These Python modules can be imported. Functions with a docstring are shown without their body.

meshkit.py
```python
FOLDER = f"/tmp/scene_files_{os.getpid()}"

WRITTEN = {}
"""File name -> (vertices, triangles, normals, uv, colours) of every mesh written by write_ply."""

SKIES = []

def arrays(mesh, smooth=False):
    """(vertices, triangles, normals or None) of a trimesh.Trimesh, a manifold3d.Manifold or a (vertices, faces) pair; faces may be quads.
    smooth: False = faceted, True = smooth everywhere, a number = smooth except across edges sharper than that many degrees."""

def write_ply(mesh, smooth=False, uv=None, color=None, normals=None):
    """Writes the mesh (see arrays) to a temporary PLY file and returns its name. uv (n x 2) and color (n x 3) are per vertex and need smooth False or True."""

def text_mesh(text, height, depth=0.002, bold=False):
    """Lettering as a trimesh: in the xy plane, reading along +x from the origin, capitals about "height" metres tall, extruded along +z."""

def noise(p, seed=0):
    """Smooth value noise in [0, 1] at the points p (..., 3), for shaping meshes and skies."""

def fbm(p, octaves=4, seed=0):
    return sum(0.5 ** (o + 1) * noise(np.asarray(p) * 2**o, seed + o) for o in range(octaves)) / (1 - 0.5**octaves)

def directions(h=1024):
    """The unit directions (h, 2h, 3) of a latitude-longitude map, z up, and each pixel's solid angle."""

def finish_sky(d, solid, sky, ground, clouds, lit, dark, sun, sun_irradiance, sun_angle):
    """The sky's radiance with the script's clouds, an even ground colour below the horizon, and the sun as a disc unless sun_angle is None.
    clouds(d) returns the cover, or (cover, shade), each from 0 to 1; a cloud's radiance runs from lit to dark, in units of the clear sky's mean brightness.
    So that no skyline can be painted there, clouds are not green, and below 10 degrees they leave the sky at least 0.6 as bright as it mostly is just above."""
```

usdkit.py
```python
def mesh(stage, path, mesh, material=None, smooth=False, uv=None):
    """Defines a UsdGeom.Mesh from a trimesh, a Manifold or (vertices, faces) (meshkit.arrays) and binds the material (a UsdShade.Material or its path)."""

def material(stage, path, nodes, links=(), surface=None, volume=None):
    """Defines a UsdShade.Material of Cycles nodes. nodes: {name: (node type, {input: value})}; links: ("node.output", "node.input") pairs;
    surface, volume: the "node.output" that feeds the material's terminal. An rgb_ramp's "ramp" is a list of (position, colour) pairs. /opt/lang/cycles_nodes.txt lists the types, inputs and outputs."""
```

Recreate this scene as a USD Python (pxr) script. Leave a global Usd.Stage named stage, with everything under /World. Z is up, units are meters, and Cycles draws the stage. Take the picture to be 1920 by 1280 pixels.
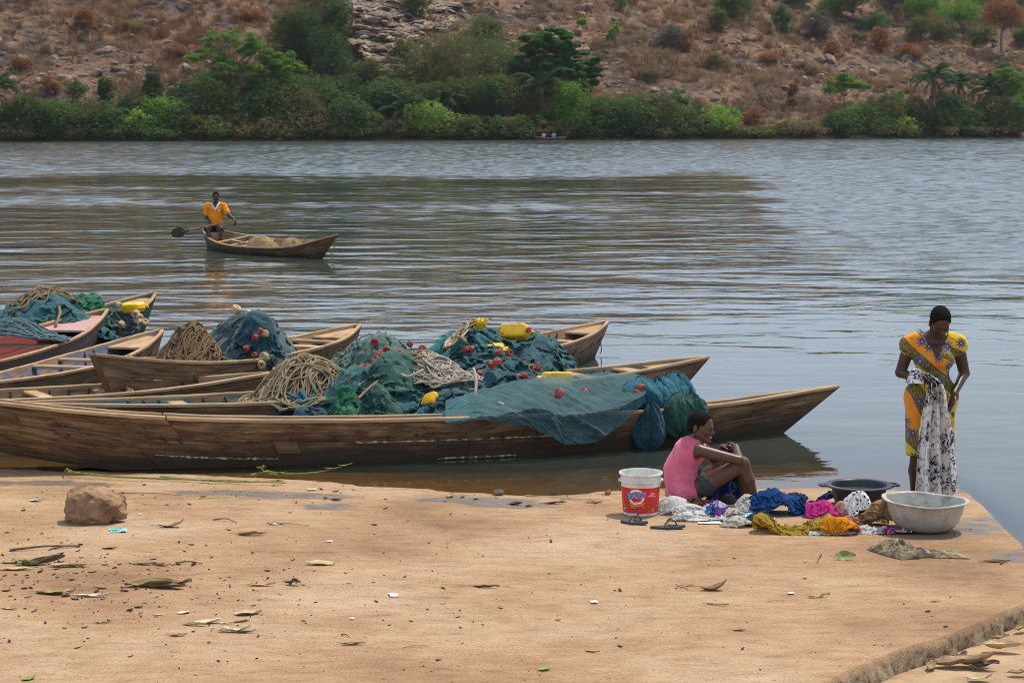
import math
import numpy as np
import trimesh
import usdkit
import meshkit
from pxr import Usd, UsdGeom, UsdLux, UsdShade, Gf, Sdf, Vt

stage = Usd.Stage.CreateInMemory()
UsdGeom.SetStageUpAxis(stage, 'Z')
UsdGeom.SetStageMetersPerUnit(stage, 1.0)
UsdGeom.Xform.Define(stage, '/World')
UsdGeom.Scope.Define(stage, '/World/Looks')

# ---------------------------------------------------------------- camera
F, CX, CY, EYE = 3800.0, 960.0, 640.0, 3.15          # pixels of the 1920 wide photograph; metres above the water
PITCH = math.atan(423.0 / F)
cam = UsdGeom.Camera.Define(stage, '/World/camera')
cam.AddTranslateOp().Set(Gf.Vec3d(0, 0, EYE))
cam.AddRotateXOp().Set(90.0 - math.degrees(PITCH))
cam.CreateHorizontalApertureAttr(36.0)
cam.CreateVerticalApertureAttr(24.0)
cam.CreateFocalLengthAttr(36.0 * F / 1920.0)
cam.CreateClippingRangeAttr(Gf.Vec2f(0.1, 5000.0))
cam.CreateExposureAttr(0.30)

# ---------------------------------------------------------------- sky and sun
SUN_DIR = np.array([0.30, 0.32, 0.90]); SUN_DIR /= np.linalg.norm(SUN_DIR)
sun_el = math.asin(SUN_DIR[2]); sun_rot = math.atan2(SUN_DIR[0], SUN_DIR[1])
sun = UsdLux.DistantLight.Define(stage, '/World/sun')
sun.CreateIntensityAttr(0.92); sun.CreateAngleAttr(1.2); sun.CreateColorAttr(Gf.Vec3f(1.0, 0.92, 0.79))
sun.CreateNormalizeAttr(True)
sun.AddRotateZOp().Set(-math.degrees(sun_rot))
sun.AddRotateXOp().Set(-(90.0 - math.degrees(sun_el)))
dome = UsdLux.DomeLight.Define(stage, '/World/sky')
dome.CreateIntensityAttr(1.0)
dome.GetPrim().SetCustomDataByKey('kind', 'structure')
sky_m = usdkit.material(stage, '/World/Looks/sky_look', {
    'sky': ('sky_texture', {'sky_type': 'single_scattering', 'sun_disc': False, 'sun_elevation': sun_el, 'sun_rotation': sun_rot,
                            'air_density': 1.2, 'aerosol_density': 3.5, 'ozone_density': 1.2, 'altitude': 100.0}),
    'tc': ('texture_coordinate', {}),
    'mp': ('mapping', {'scale': (1.0, 1.0, 3.0)}),
    'n': ('noise_texture', {'scale': 1.6, 'detail': 5.0, 'roughness': 0.55}),
    'rm': ('map_range', {'from_min': 0.30, 'from_max': 0.75, 'to_min': 0.45, 'to_max': 0.9, 'clamp': True}),
    'mix': ('mix_color', {'b': (5.0, 6.05, 7.7)}),
    'bg': ('background_shader', {'strength': 0.118}),
}, [('tc.generated', 'mp.vector'), ('mp.vector', 'n.vector'), ('n.fac', 'rm.value'), ('rm.result', 'mix.fac'), ('sky.color', 'mix.a'),
    ('mix.result', 'bg.color')], surface='bg.background')
UsdShade.MaterialBindingAPI.Apply(dome.GetPrim()).Bind(sky_m)

# ---------------------------------------------------------------- helpers: pixels to places
_a = math.pi / 2 - PITCH


def ray(px, py):
    x, y, z = (px - CX) / F, (CY - py) / F, -1.0
    return np.array([x, y * math.cos(_a) - z * math.sin(_a), y * math.sin(_a) + z * math.cos(_a)])


def at(px, py, z=0.0):
    r = ray(px, py)
    t = (z - EYE) / r[2]
    return np.array([r[0] * t, r[1] * t, z])


def aty(px, py, Y):
    r = ray(px, py)
    t = Y / r[1]
    return np.array([r[0] * t, Y, EYE + r[2] * t])


_made = {}


def number(name, parent='/World'):
    k = parent + '/' + name
    n = _made.get(k, 0)
    _made[k] = n + 1
    return k if n == 0 else f'{k}_{n:03d}'


def path_of(p):
    return p if isinstance(p, str) else str(p.GetPath())


def tag(o, label=None, cat=None, group=None, kind=None):
    p = o.GetPrim() if hasattr(o, 'GetPrim') else o
    for k, v in (('label', label), ('category', cat), ('group', group), ('kind', kind)):
        if v:
            p.SetCustomDataByKey(k, v)
    return p


def obj(name, mesh, mat, parent=None, smooth=False, label=None, cat=None, group=None, kind=None):
    m = usdkit.mesh(stage, number(name, path_of(parent) if parent else '/World'), mesh, mat, smooth=smooth)
    if isinstance(smooth, bool) or True:
        m.CreateDoubleSidedAttr(True)
    return tag(m, label, cat, group, kind)


def thing(name, label, cat, loc=(0, 0, 0), rz=0.0, group=None, kind=None):
    x = UsdGeom.Xform.Define(stage, number(name))
    if tuple(loc) != (0, 0, 0):
        x.AddTranslateOp().Set(Gf.Vec3d(*map(float, loc)))
    if rz:
        x.AddRotateZOp().Set(math.degrees(rz))
    return tag(x, label, cat, group, kind)


def place(proto, name, label, cat, loc, rz=0.0, sc=1.0, group=None, rx=0.0):
    x = UsdGeom.Xform.Define(stage, number(name))
    x.AddTranslateOp().Set(Gf.Vec3d(*map(float, loc)))
    if rz:
        x.AddRotateZOp().Set(math.degrees(rz))
    if rx:
        x.AddRotateXOp().Set(math.degrees(rx))
    if np.ndim(sc) or sc != 1.0:
        x.AddScaleOp().Set(Gf.Vec3f(*map(float, np.broadcast_to(sc, 3))))
    x.GetPrim().GetReferences().AddInternalReference(path_of(proto))
    x.GetPrim().SetInstanceable(True)
    return tag(x, label, cat, group)


# ---------------------------------------------------------------- helpers: shapes
def join(ms):
    vs, fs, n = [], [], 0
    for m in ms:
        v, f = (m.vertices, m.faces) if hasattr(m, 'vertices') else m
        v, f = np.asarray(v, float), np.asarray(f, int)
        if f.shape[1] == 4:
            f = np.vstack([f[:, [0, 1, 2]], f[:, [0, 2, 3]]])
        vs.append(v); fs.append(f + n); n += len(v)
    return np.vstack(vs), np.vstack(fs)


def grid(P, wrap_u=False, wrap_v=False):
    """P: (nu, nv, 3) points as a quad sheet."""
    nu, nv = P.shape[:2]
    iu = np.arange(nu if wrap_u else nu - 1); iv = np.arange(nv if wrap_v else nv - 1)
    I, J = np.meshgrid(iu, iv, indexing='ij')
    a, b = (I % nu) * nv + J % nv, ((I + 1) % nu) * nv + J % nv
    c, d = ((I + 1) % nu) * nv + (J + 1) % nv, (I % nu) * nv + (J + 1) % nv
    q = np.stack([a, b, c, d], -1).reshape(-1, 4)
    return P.reshape(-1, 3), np.vstack([q[:, [0, 1, 2]], q[:, [0, 2, 3]]])


def tube(pts, r, sides=6, cap=True, squash=1.0):
    p = np.asarray(pts, float); n = len(p)
    r = np.broadcast_to(np.asarray(r, float), (n,))
    t = np.gradient(p, axis=0); t /= np.linalg.norm(t, axis=1, keepdims=True) + 1e-12
    ref = np.array([0, 0, 1.0]) if abs(t[:, 2].mean()) < 0.8 else np.array([1.0, 0, 0])
    a = np.cross(t, ref); a /= np.linalg.norm(a, axis=1, keepdims=True) + 1e-9
    b = np.cross(a, t)
    an = np.arange(sides) * 2 * np.pi / sides
    P = p[:, None] + r[:, None, None] * (np.cos(an)[None, :, None] * a[:, None] + squash * np.sin(an)[None, :, None] * b[:, None])
    v, f = grid(P, wrap_v=True)
    if cap:
        m = len(v)
        v = np.vstack([v, p[0], p[-1]])
        k = np.arange(sides); k2 = (k + 1) % sides
        f = np.vstack([f, np.stack([np.full(sides, m), k2, k], 1), np.stack([np.full(sides, m + 1), (n - 1) * sides + k, (n - 1) * sides + k2], 1)])
    return v, f


def box(lo, hi):
    lo, hi = np.asarray(lo, float), np.asarray(hi, float)
    m = trimesh.creation.box(hi - lo); m.apply_translation((lo + hi) / 2)
    return np.array(m.vertices), np.array(m.faces)


def beam(a, b, w, h, up=(0, 0, 1)):
    """A bevelled plank from a to b, w wide, h thick."""
    a, b = np.asarray(a, float), np.asarray(b, float)
    t = b - a; L = np.linalg.norm(t); t = t / L
    s = np.cross(t, up); s /= np.linalg.norm(s); u = np.cross(s, t)
    e = min(w, h) * 0.18
    sec = [(-w/2+e, -h/2), (w/2-e, -h/2), (w/2, -h/2+e), (w/2, h/2-e), (w/2-e, h/2), (-w/2+e, h/2), (-w/2, h/2-e), (-w/2, -h/2+e)]
    P = np.array([[o + s * x + u * y for x, y in sec] for o in (a, b)])
    v, f = grid(P, wrap_v=True)
    k = np.arange(1, 7)
    f = np.vstack([f, np.stack([0*k, k, k+1], 1), np.stack([0*k+8, k+9, k+8], 1)])
    return v, f


def lathe(prof, n=32, wob=0.0, seed=0):
    """prof: (r, z) pairs."""
    th = np.arange(n) * 2 * np.pi / n
    pr = np.asarray(prof, float)
    r = pr[:, 0][:, None] * np.ones(n); z = pr[:, 1][:, None] * np.ones(n)
    if wob:
        w = 1 + wob * (meshkit.noise(np.stack([np.cos(th) * 1.3, np.sin(th) * 1.3, th * 0], -1), seed) - 0.5)
        r = r * w[None]
    return grid(np.stack([r * np.cos(th), r * np.sin(th), z], -1), wrap_v=True)


def xf(mesh, loc=(0, 0, 0), rz=0.0, rx=0.0, ry=0.0, sc=1.0):
    v, f = mesh if isinstance(mesh, tuple) else (mesh.vertices, mesh.faces)
    v = np.array(v, float) * np.asarray(sc)
    for ang, ax in ((rx, 0), (ry, 1), (rz, 2)):
        if ang:
            c, s = math.cos(ang), math.sin(ang); i, j = [(1, 2), (2, 0), (0, 1)][ax]
            w = v.copy(); w[:, i] = c * v[:, i] - s * v[:, j]; w[:, j] = s * v[:, i] + c * v[:, j]; v = w
    return v + np.asarray(loc, float), np.asarray(f)


def ridged(p, seed, octaves=3):
    out, amp, tot = 0, 1.0, 0
    for o in range(octaves):
        out = out + amp * (1 - np.abs(2 * meshkit.noise(p * 2.0**o, seed + 17 * o) - 1)); tot += amp; amp *= 0.5
    return out / tot


def fold(p, seed, octaves=3):
    """Warped ridges: how cloth and nets wrinkle."""
    w = np.stack([meshkit.fbm(p * 0.8 + 3.1, 2, seed + 5), meshkit.fbm(p * 0.8 + 9.7, 2, seed + 6), meshkit.fbm(p * 0.8 + 21.3, 2, seed + 7)], -1) - 0.5
    return ridged(p + 1.6 * w, seed, octaves)


def spline(pts, n):
    """Catmull-Rom through pts."""
    p = np.asarray(pts, float)
    if len(p) == 2:
        return p[0] + np.linspace(0, 1, n)[:, None] * (p[1] - p[0])
    p = np.vstack([2 * p[0] - p[1], p, 2 * p[-1] - p[-2]])
    u = np.linspace(0, len(p) - 3 - 1e-9, n); i = u.astype(int); t = (u - i)[:, None]
    a, b, c, d = p[i], p[i + 1], p[i + 2], p[i + 3]
    return 0.5 * (2*b + (c - a)*t + (2*a - 5*b + 4*c - d)*t**2 + (3*b - a - 3*c + d)*t**3)


# ---------------------------------------------------------------- helpers: materials
def look(name, stops, scale=3.0, rough=0.8, bump=0.0, bump_scale=None, stretch=(1, 1, 1), detail=5.0, rough_n=0.55, spec=0.3, extra=None, coord='position',
         distortion=0.0, sheen=0.0, bump_d=0.02, metallic=0.0, trans=0.0, island=0.0, coat=0.0):
    """A principled material: noise through a colour ramp, with relief; island > 0 mixes in a per-piece shift; trans > 0 lets light through thin sheets."""
    n = {'geo': ('geometry', {}), 'mp': ('mapping', {'scale': stretch}),
         'n': ('noise_texture', {'scale': scale, 'detail': detail, 'roughness': rough_n, 'distortion': distortion}),
         'r': ('rgb_ramp', {'ramp': stops}),
         'p': ('principled_bsdf', {'roughness': rough, 'specular_ior_level': spec, 'sheen_weight': sheen, 'metallic': metallic, 'coat_weight': coat})}
    l = [('geo.position', 'mp.vector'), ('mp.vector', 'n.vector')]
    col = 'r.color'
    if island:
        n['ad'] = ('math', {'math_type': 'multiply_add', 'value2': island, 'value3': -island / 2})
        n['ad2'] = ('math', {'math_type': 'add', 'use_clamp': True})
        l += [('geo.random_per_island', 'ad.value1'), ('ad.value', 'ad2.value1'), ('n.fac', 'ad2.value2'), ('ad2.value', 'r.fac')]
    else:
        l += [('n.fac', 'r.fac')]
    l += [(col, 'p.base_color')]
    if bump:
        n['n2'] = ('noise_texture', {'scale': bump_scale or scale * 6, 'detail': 5.0, 'roughness': 0.6})
        n['b'] = ('bump', {'strength': bump, 'distance': bump_d})
        l += [('mp.vector', 'n2.vector'), ('n2.fac', 'b.height'), ('b.normal', 'p.normal')]
    surf = 'p.BSDF'
    if trans:
        n['tl'] = ('translucent_bsdf', {}); n['mx'] = ('mix_closure', {'fac': trans})
        l += [(col, 'tl.color'), ('p.BSDF', 'mx.closure1'), ('tl.BSDF', 'mx.closure2')]
        surf = 'mx.closure'
    return usdkit.material(stage, '/World/Looks/' + name, n, l, surface=surf)


def flat(name, col, rough=0.6, spec=0.4, **k):
    c = np.asarray(col, float)
    return look(name, [(0.3, tuple(c * 0.85)), (0.7, tuple(np.minimum(c * 1.12, 0.95)))], rough=rough, spec=spec, **k)


rng = np.random.default_rng(11)
# ================================================================ terrain
_bx = np.array([-400, -76, -40, 0, 40, 76, 400.0])
_by = np.array([215, 243, 252, 263, 276, 292, 330.0])           # distance of the far waterline
_rx = np.array([0, 600, 1000, 1400, 1700, 1920.0])
_re = np.array([335, 350, 315, 262, 232, 205.0])                # crest above eye level, by direction


def hill_z(x, y):
    x, y = np.asarray(x, float), np.asarray(y, float)
    b = np.interp(x, _bx, _by)
    t = y - b
    px = np.clip(CX + x / np.maximum(y, 50) * F, -3000, 5000)
    crest = 3.15 + (b + 95) * np.interp(px, _rx, _re) / F
    p = np.stack([x, y, 0 * x], -1)
    n1 = meshkit.fbm(p / 28.0, 4, 3) - 0.5
    n2 = meshkit.fbm(p / 6.0, 3, 8) - 0.5
    s = np.clip((t - 5) / 92.0, 0, 1)
    prof = crest * (1 - (1 - s) ** 1.25) * 0.97
    up = np.clip(t / 12.0, 0, 1)
    z = np.where(t < 0, t * 0.25, np.minimum(t * 0.35, 1.1)) + prof + up * (n1 * 5.0 * np.clip(t / 40, 0, 1) + n2 * 1.3)
    # beyond the crest it runs level
    z = np.where(t > 97, z + (t - 97) * 0.02, z)
    # a gully beside the cliff
    g = np.exp(-((px - 610) / 55.0) ** 2) * np.clip(t / 20, 0, 1)
    z = z - g * 2.0
    return np.maximum(z, -3.0)


xs = np.concatenate([np.arange(-420, -110, 12.0), np.arange(-110, 110, 1.0), np.arange(110, 421, 12.0)])
ts = np.concatenate([np.arange(-14, 100, 1.0), np.arange(100, 420, 12.0)])
XX, TT = np.meshgrid(xs, ts, indexing='ij')
YY = np.interp(XX, _bx, _by) + TT
ZZ = hill_z(XX, YY)
hill_m = usdkit.material(stage, '/World/Looks/dry_hillside', {
    'geo': ('geometry', {}),
    'n1': ('noise_texture', {'scale': 0.045, 'detail': 5.0, 'roughness': 0.6}),
    'n2': ('noise_texture', {'scale': 0.9, 'detail': 6.0, 'roughness': 0.68}),
    'n3': ('noise_texture', {'scale': 0.11, 'detail': 6.0, 'roughness': 0.62}),
    'r2': ('rgb_ramp', {'ramp': [(0.25, (0.055, 0.034, 0.024)), (0.42, (0.14, 0.082, 0.050)), (0.55, (0.22, 0.135, 0.083)), (0.72, (0.31, 0.205, 0.135))]}),
    'burn': ('rgb_ramp', {'ramp': [(0.30, (0.030, 0.027, 0.026)), (0.5, (0.072, 0.06, 0.055)), (0.72, (0.17, 0.135, 0.11))]}),
    'rm': ('map_range', {'from_min': 0.47, 'from_max': 0.57, 'to_min': 0.0, 'to_max': 0.9, 'clamp': True}),
    'mix': ('mix_color', {}),
    'rg': ('map_range', {'from_min': 0.60, 'from_max': 0.72, 'to_min': 0.0, 'to_max': 0.4, 'clamp': True}),
    'mix2': ('mix_color', {'b': (0.085, 0.088, 0.032)}),
    'n4': ('noise_texture', {'scale': 3.0, 'detail': 5.0, 'roughness': 0.7}),
    'b': ('bump', {'strength': 0.9, 'distance': 0.5}),
    'p': ('principled_bsdf', {'roughness': 0.95, 'specular_ior_level': 0.1}),
}, [('geo.position', 'n1.vector'), ('geo.position', 'n2.vector'), ('geo.position', 'n3.vector'), ('geo.position', 'n4.vector'),
    ('n2.fac', 'r2.fac'), ('n2.fac', 'burn.fac'), ('n3.fac', 'rm.value'), ('rm.result', 'mix.fac'), ('r2.color', 'mix.a'), ('burn.color', 'mix.b'),
    ('n1.fac', 'rg.value'), ('rg.result', 'mix2.fac'), ('mix.result', 'mix2.a'), ('mix2.result', 'p.base_color'), ('n4.fac', 'b.height'), ('b.normal', 'p.normal')], surface='p.BSDF')
hill = UsdGeom.Xform.Define(stage, '/World/hillside')
tag(hill, kind='structure')
obj('slope', grid(np.stack([XX, YY, ZZ], -1)), hill_m, hill, smooth=True)


def hit(px, py, lo=200.0, hi=420.0):
    """Where the view through a pixel meets the far hillside."""
    r = ray(px, py)
    Y = np.arange(lo, hi, 0.5)
    P = r[None] * (Y / r[1])[:, None] + np.array([0, 0, EYE])
    below = P[:, 2] < hill_z(P[:, 0], P[:, 1])
    k = int(np.argmax(below)) if below.any() else len(Y) - 1
    p = P[k]
    return np.array([p[0], p[1], float(hill_z(p[0], p[1]))])


def shore_pt(px, off=1.5):
    y = 255.0
    for _ in range(6):
        x = (px - CX) / F * y
        y = float(np.interp(x, _bx, _by)) + off
    return np.array([x, y, float(hill_z(x, y))])


# ---------------------------------------------------------------- the landing
_sx = np.array([-60, -12, -4.5, -3.07, -1.83, -1.17, 0.175, 0.8, 1.4, 1.96, 2.7, 3.83, 5])
_sy = np.array([18.6, 18.3, 17.92, 17.7, 17.4, 17.1, 16.66, 16.85, 17.0, 17.0, 17.05, 16.75, 16.7])   # waterline of the slab
_ey = np.array([-40, 4, 8.9, 10.38, 11.05, 11.48, 12.27, 13.0, 14.15, 16.5, 19])
_ex = np.array([-6.0, -2.0, 0.50, 1.64, 2.15, 2.56, 3.16, 3.50, 3.64, 3.82, 3.9])                                          # its right-hand edge


def slab_z(x, y):
    d = np.interp(x, _sx, _sy) - y                                   # metres back from the waterline
    p = np.stack([np.asarray(x, float), np.asarray(y, float), 0 * np.asarray(x, float)], -1)
    z = np.where(d < 1.2, 0.05 * np.clip(d, 0, 9) / 1.2, 0.05 + (d - 1.2) * 0.028)
    z = np.where(d < 0, np.maximum(0.055 * d, -0.3), z)
    und = (meshkit.fbm(p * 0.9, 3, 21) - 0.5) * 0.035 * np.clip(d / 1.5, 0.35, 1)
    fine = (meshkit.fbm(p * 7, 3, 31) - 0.5) * 0.006
    return z + und + fine


def G(px, py):
    """The spot of the landing seen through a pixel."""
    z = 0.08
    for _ in range(6):
        p = at(px, py, z)
        z = float(slab_z(p[0], p[1]))
    p = at(px, py, z); p[2] = z
    return p


nu, nv = 330, 300
U = np.concatenate([np.linspace(0, 0.5, 40)[:-1], np.linspace(0.5, 1, nu - 40)])
V = np.concatenate([np.linspace(0, 0.82, 60)[:-1], np.linspace(0.82, 1, nv - 59)])
UU, VV = np.meshgrid(U, V, indexing='ij')
X = np.zeros_like(UU); Y = -40 + VV * 58
for _ in range(8):
    xe = np.interp(Y, _ey, _ex) + 0.05 * (meshkit.fbm(np.stack([Y * 1.7, 0 * Y, 0 * Y], -1), 3, 2) - 0.5)
    X = -16 + UU * (xe + 16)
    Y = -40 + VV * (np.interp(X, _sx, _sy) + 1.7 + 40)
Z = slab_z(X, Y)
edge = []
ne = 7
for k in range(1, ne + 1):                                            # the broken face that drops to the lower ground
    q = k / ne
    xe, yl, zl = X[-1], Y[-1], Z[-1]
    base = np.stack([xe, yl, 0 * yl + q * 0.35], -1)
    out = 0.15 * (meshkit.fbm(base * 7, 4, 9) - 0.44) * math.sin(min(q, 0.9) * math.pi) + 0.05 * q
    edge.append(np.stack([xe + 0.8 * out + 0.012, yl - 0.6 * out, zl - 0.30 * q + 0.01 * (meshkit.noise(base * 14, 4) - 0.5)], -1))
P = np.concatenate([np.stack([X, Y, Z], -1), np.array(edge)], 0)
slab_m = usdkit.material(stage, '/World/Looks/sandy_concrete', {
    'geo': ('geometry', {}), 'sep': ('separate_xyz', {}),
    'n1': ('noise_texture', {'scale': 0.55, 'detail': 5.0, 'roughness': 0.6, 'distortion': 0.3}),
    'mp': ('mapping', {'scale': (1.0, 2.2, 1.0)}),
    'n2': ('noise_texture', {'scale': 4.5, 'detail': 7.0, 'roughness': 0.72}),
    'n3': ('noise_texture', {'scale': 60.0, 'detail': 3.0, 'roughness': 0.6}),
    'r1': ('rgb_ramp', {'ramp': [(0.30, (0.225, 0.125, 0.064)), (0.42, (0.305, 0.182, 0.095)), (0.54, (0.362, 0.232, 0.130)), (0.68, (0.395, 0.280, 0.180))]}),
    'r2': ('rgb_ramp', {'ramp': [(0.27, (0.52, 0.45, 0.38)), (0.40, (0.84, 0.81, 0.78)), (0.55, (1.0, 1.0, 1.0)), (0.72, (1.16, 1.14, 1.12))]}),
    'mul': ('mix_color', {'blend_type': 'multiply', 'fac': 1.0, 'use_clamp': False}),
    'r3': ('rgb_ramp', {'ramp': [(0.32, (0.78, 0.74, 0.70)), (0.5, (1.0, 1.0, 1.0)), (0.72, (1.06, 1.05, 1.04))]}),
    'mul2': ('mix_color', {'blend_type': 'multiply', 'fac': 1.0}),
    'n5': ('noise_texture', {'scale': 75.0, 'detail': 2.5, 'roughness': 0.55}),
    'r5': ('rgb_ramp', {'ramp': [(0.0, (0.42, 0.36, 0.30)), (0.325, (0.50, 0.44, 0.38)), (0.365, (1.0, 1.0, 1.0)), (0.66, (1.0, 1.0, 1.0)), (0.70, (1.12, 1.12, 1.12))]}),
    'mul3': ('mix_color', {'blend_type': 'multiply', 'fac': 1.0}),
    # grey wet stains: a band along the waterline, and blotches
    'wet_y': ('attribute', {'attribute': 'wet'}),
    'wn': ('noise_texture', {'scale': 3.4, 'detail': 7.0, 'roughness': 0.66, 'distortion': 0.8}),
    'wadd': ('math', {'math_type': 'multiply_add', 'value2': 2.2, 'value3': -1.1}),
    'wsum': ('math', {'math_type': 'add'}),
    'wr': ('map_range', {'from_min': 0.40, 'from_max': 0.78, 'to_min': 0.0, 'to_max': 1.0, 'clamp': True}),
    'wc': ('rgb_ramp', {'ramp': [(0.3, (0.05, 0.042, 0.036)), (0.55, (0.115, 0.096, 0.080)), (0.75, (0.22, 0.175, 0.135))]}),
    'mixw': ('mix_color', {}),
    'wf': ('math', {'math_type': 'multiply', 'value2': 0.78}),
    'rr': ('map_range', {'from_min': 0.0, 'from_max': 1.0, 'to_min': 0.9, 'to_max': 0.48, 'clamp': True}),
    'ex': ('attribute', {'attribute': 'edge'}),
    'en': ('noise_texture', {'scale': 16.0, 'detail': 5.0, 'roughness': 0.7}),
    'er': ('rgb_ramp', {'ramp': [(0.36, (0.045, 0.035, 0.022)), (0.46, (0.19, 0.135, 0.08)), (0.60, (0.29, 0.215, 0.135)), (0.72, (0.36, 0.28, 0.18))]}),
    'mixe': ('mix_color', {}),
    'b': ('bump', {'strength': 0.5, 'distance': 0.012}), 'b2': ('bump', {'strength': 0.35, 'distance': 0.03}),
    'p': ('principled_bsdf', {'specular_ior_level': 0.3}),
}, [('geo.position', 'n1.vector'), ('geo.position', 'mp.vector'), ('mp.vector', 'n2.vector'), ('geo.position', 'n3.vector'), ('n1.fac', 'r1.fac'), ('n2.fac', 'r2.fac'),
    ('n3.fac', 'r3.fac'), ('r1.color', 'mul.a'), ('r2.color', 'mul.b'), ('mul.result', 'mul2.a'), ('r3.color', 'mul2.b'), ('geo.position', 'wn.vector'), ('wn.fac', 'wadd.value1'),
    ('wadd.value', 'wsum.value1'), ('wet_y.fac', 'wsum.value2'), ('wsum.value', 'wr.value'), ('wr.result', 'wf.value1'), ('n2.fac', 'wc.fac'), ('wc.color', 'mixw.b'), ('wf.value', 'mixw.fac'), ('geo.position', 'n5.vector'), ('n5.fac', 'r5.fac'), ('mul2.result', 'mul3.a'), ('r5.color', 'mul3.b'), ('mul3.result', 'mixw.a'),
    ('geo.position', 'en.vector'), ('en.fac', 'er.fac'), ('ex.fac', 'mixe.fac'), ('mixw.result', 'mixe.a'), ('er.color', 'mixe.b'),
    ('mixe.result', 'p.base_color'), ('wr.result', 'rr.value'), ('rr.result', 'p.roughness'), ('n2.fac', 'b2.height'), ('n3.fac', 'b.height'),
    ('b2.normal', 'b.normal'), ('b.normal', 'p.normal')], surface='p.BSDF')
slab = usdkit.mesh(stage, '/World/landing_slab', grid(P), slab_m, smooth=True)
tag(slab, kind='structure')
# wetness and broken-edge masks, by place
_d = np.interp(P[..., 0], _sx, _sy) - P[..., 1]
wv = np.where(_d > 0, np.clip(0.42 - _d * 0.42, 0, 1.3), np.clip(0.42 + _d * 0.6, -0.4, 1))


def _blob(px, py, rx, ry, s):
    c = G(px, py)
    return 1.3 * s * np.exp(-(((P[..., 0] - c[0]) / rx) ** 2 + ((P[..., 1] - c[1]) / ry) ** 2) ** 1.5)


for b in [(60, 905, 0.55, 0.16, .75), (150, 908, .4, .12, .5), (420, 924, .55, .16, .8), (560, 930, .45, .22, .85), (610, 950, .32, .2, .6), (900, 938, .5, .2, .6), (960, 948, .5, .16, .55), (1860, 985, .4, .5, .55), (1800, 1000, .3, .3, .4),
          (1310, 1043, .28, .10, .36), (1440, 1041, .3, .06, .3), (1400, 1058, .10, .08, .4), (1905, 1045, .22, .3, .7), (820, 938, .3, .12, .5)]:
    wv = wv + _blob(*b)
ev = np.zeros(P.shape[:2]); ev[nu - 1:] = 1.0
pv = UsdGeom.PrimvarsAPI(slab)
for nm, val in (('wet', wv), ('edge', ev)):
    pv.CreatePrimvar(nm, Sdf.ValueTypeNames.FloatArray, 'vertex').Set(Vt.FloatArray.FromNumpy(val.reshape(-1).astype(np.float32)))

# lower ground to the right of the slab, the river bed, and the ground all round: one sheet
gx = np.unique(np.concatenate([np.linspace(-420, -20, 24), np.linspace(-20, 14, 110), np.linspace(14, 420, 24)]))
gy = np.unique(np.concatenate([np.linspace(-260, 0, 20), np.linspace(0, 22, 120), np.linspace(22, 60, 20), np.linspace(60, 270, 20)]))
GX, GY = np.meshgrid(gx, gy, indexing='ij')
sh = np.interp(GX, _sx, _sy)
d = np.minimum(sh, 13.6 + 0.25 * np.sin(GX * 1.3)) - GY
low = np.where(d > 0, 0.012 + 0.022 * np.minimum(d, 60), np.maximum(0.10 * d, -0.25 + 0.16 * (d + 2.5)))
under = np.where((GX < np.interp(GY, _ey, _ex) + 0.02) & (GY < sh + 1.0), slab_z(GX, np.minimum(GY, sh + 1)) - 0.33, low)
GZ = np.maximum(np.where(GX < np.interp(GY, _ey, _ex) - 0.3, np.minimum(under, low - 0.1), low), -3.0) + 0.02 * (meshkit.fbm(np.stack([GX, GY, 0 * GX], -1) * 1.3, 3, 5) - 0.5)
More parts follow.
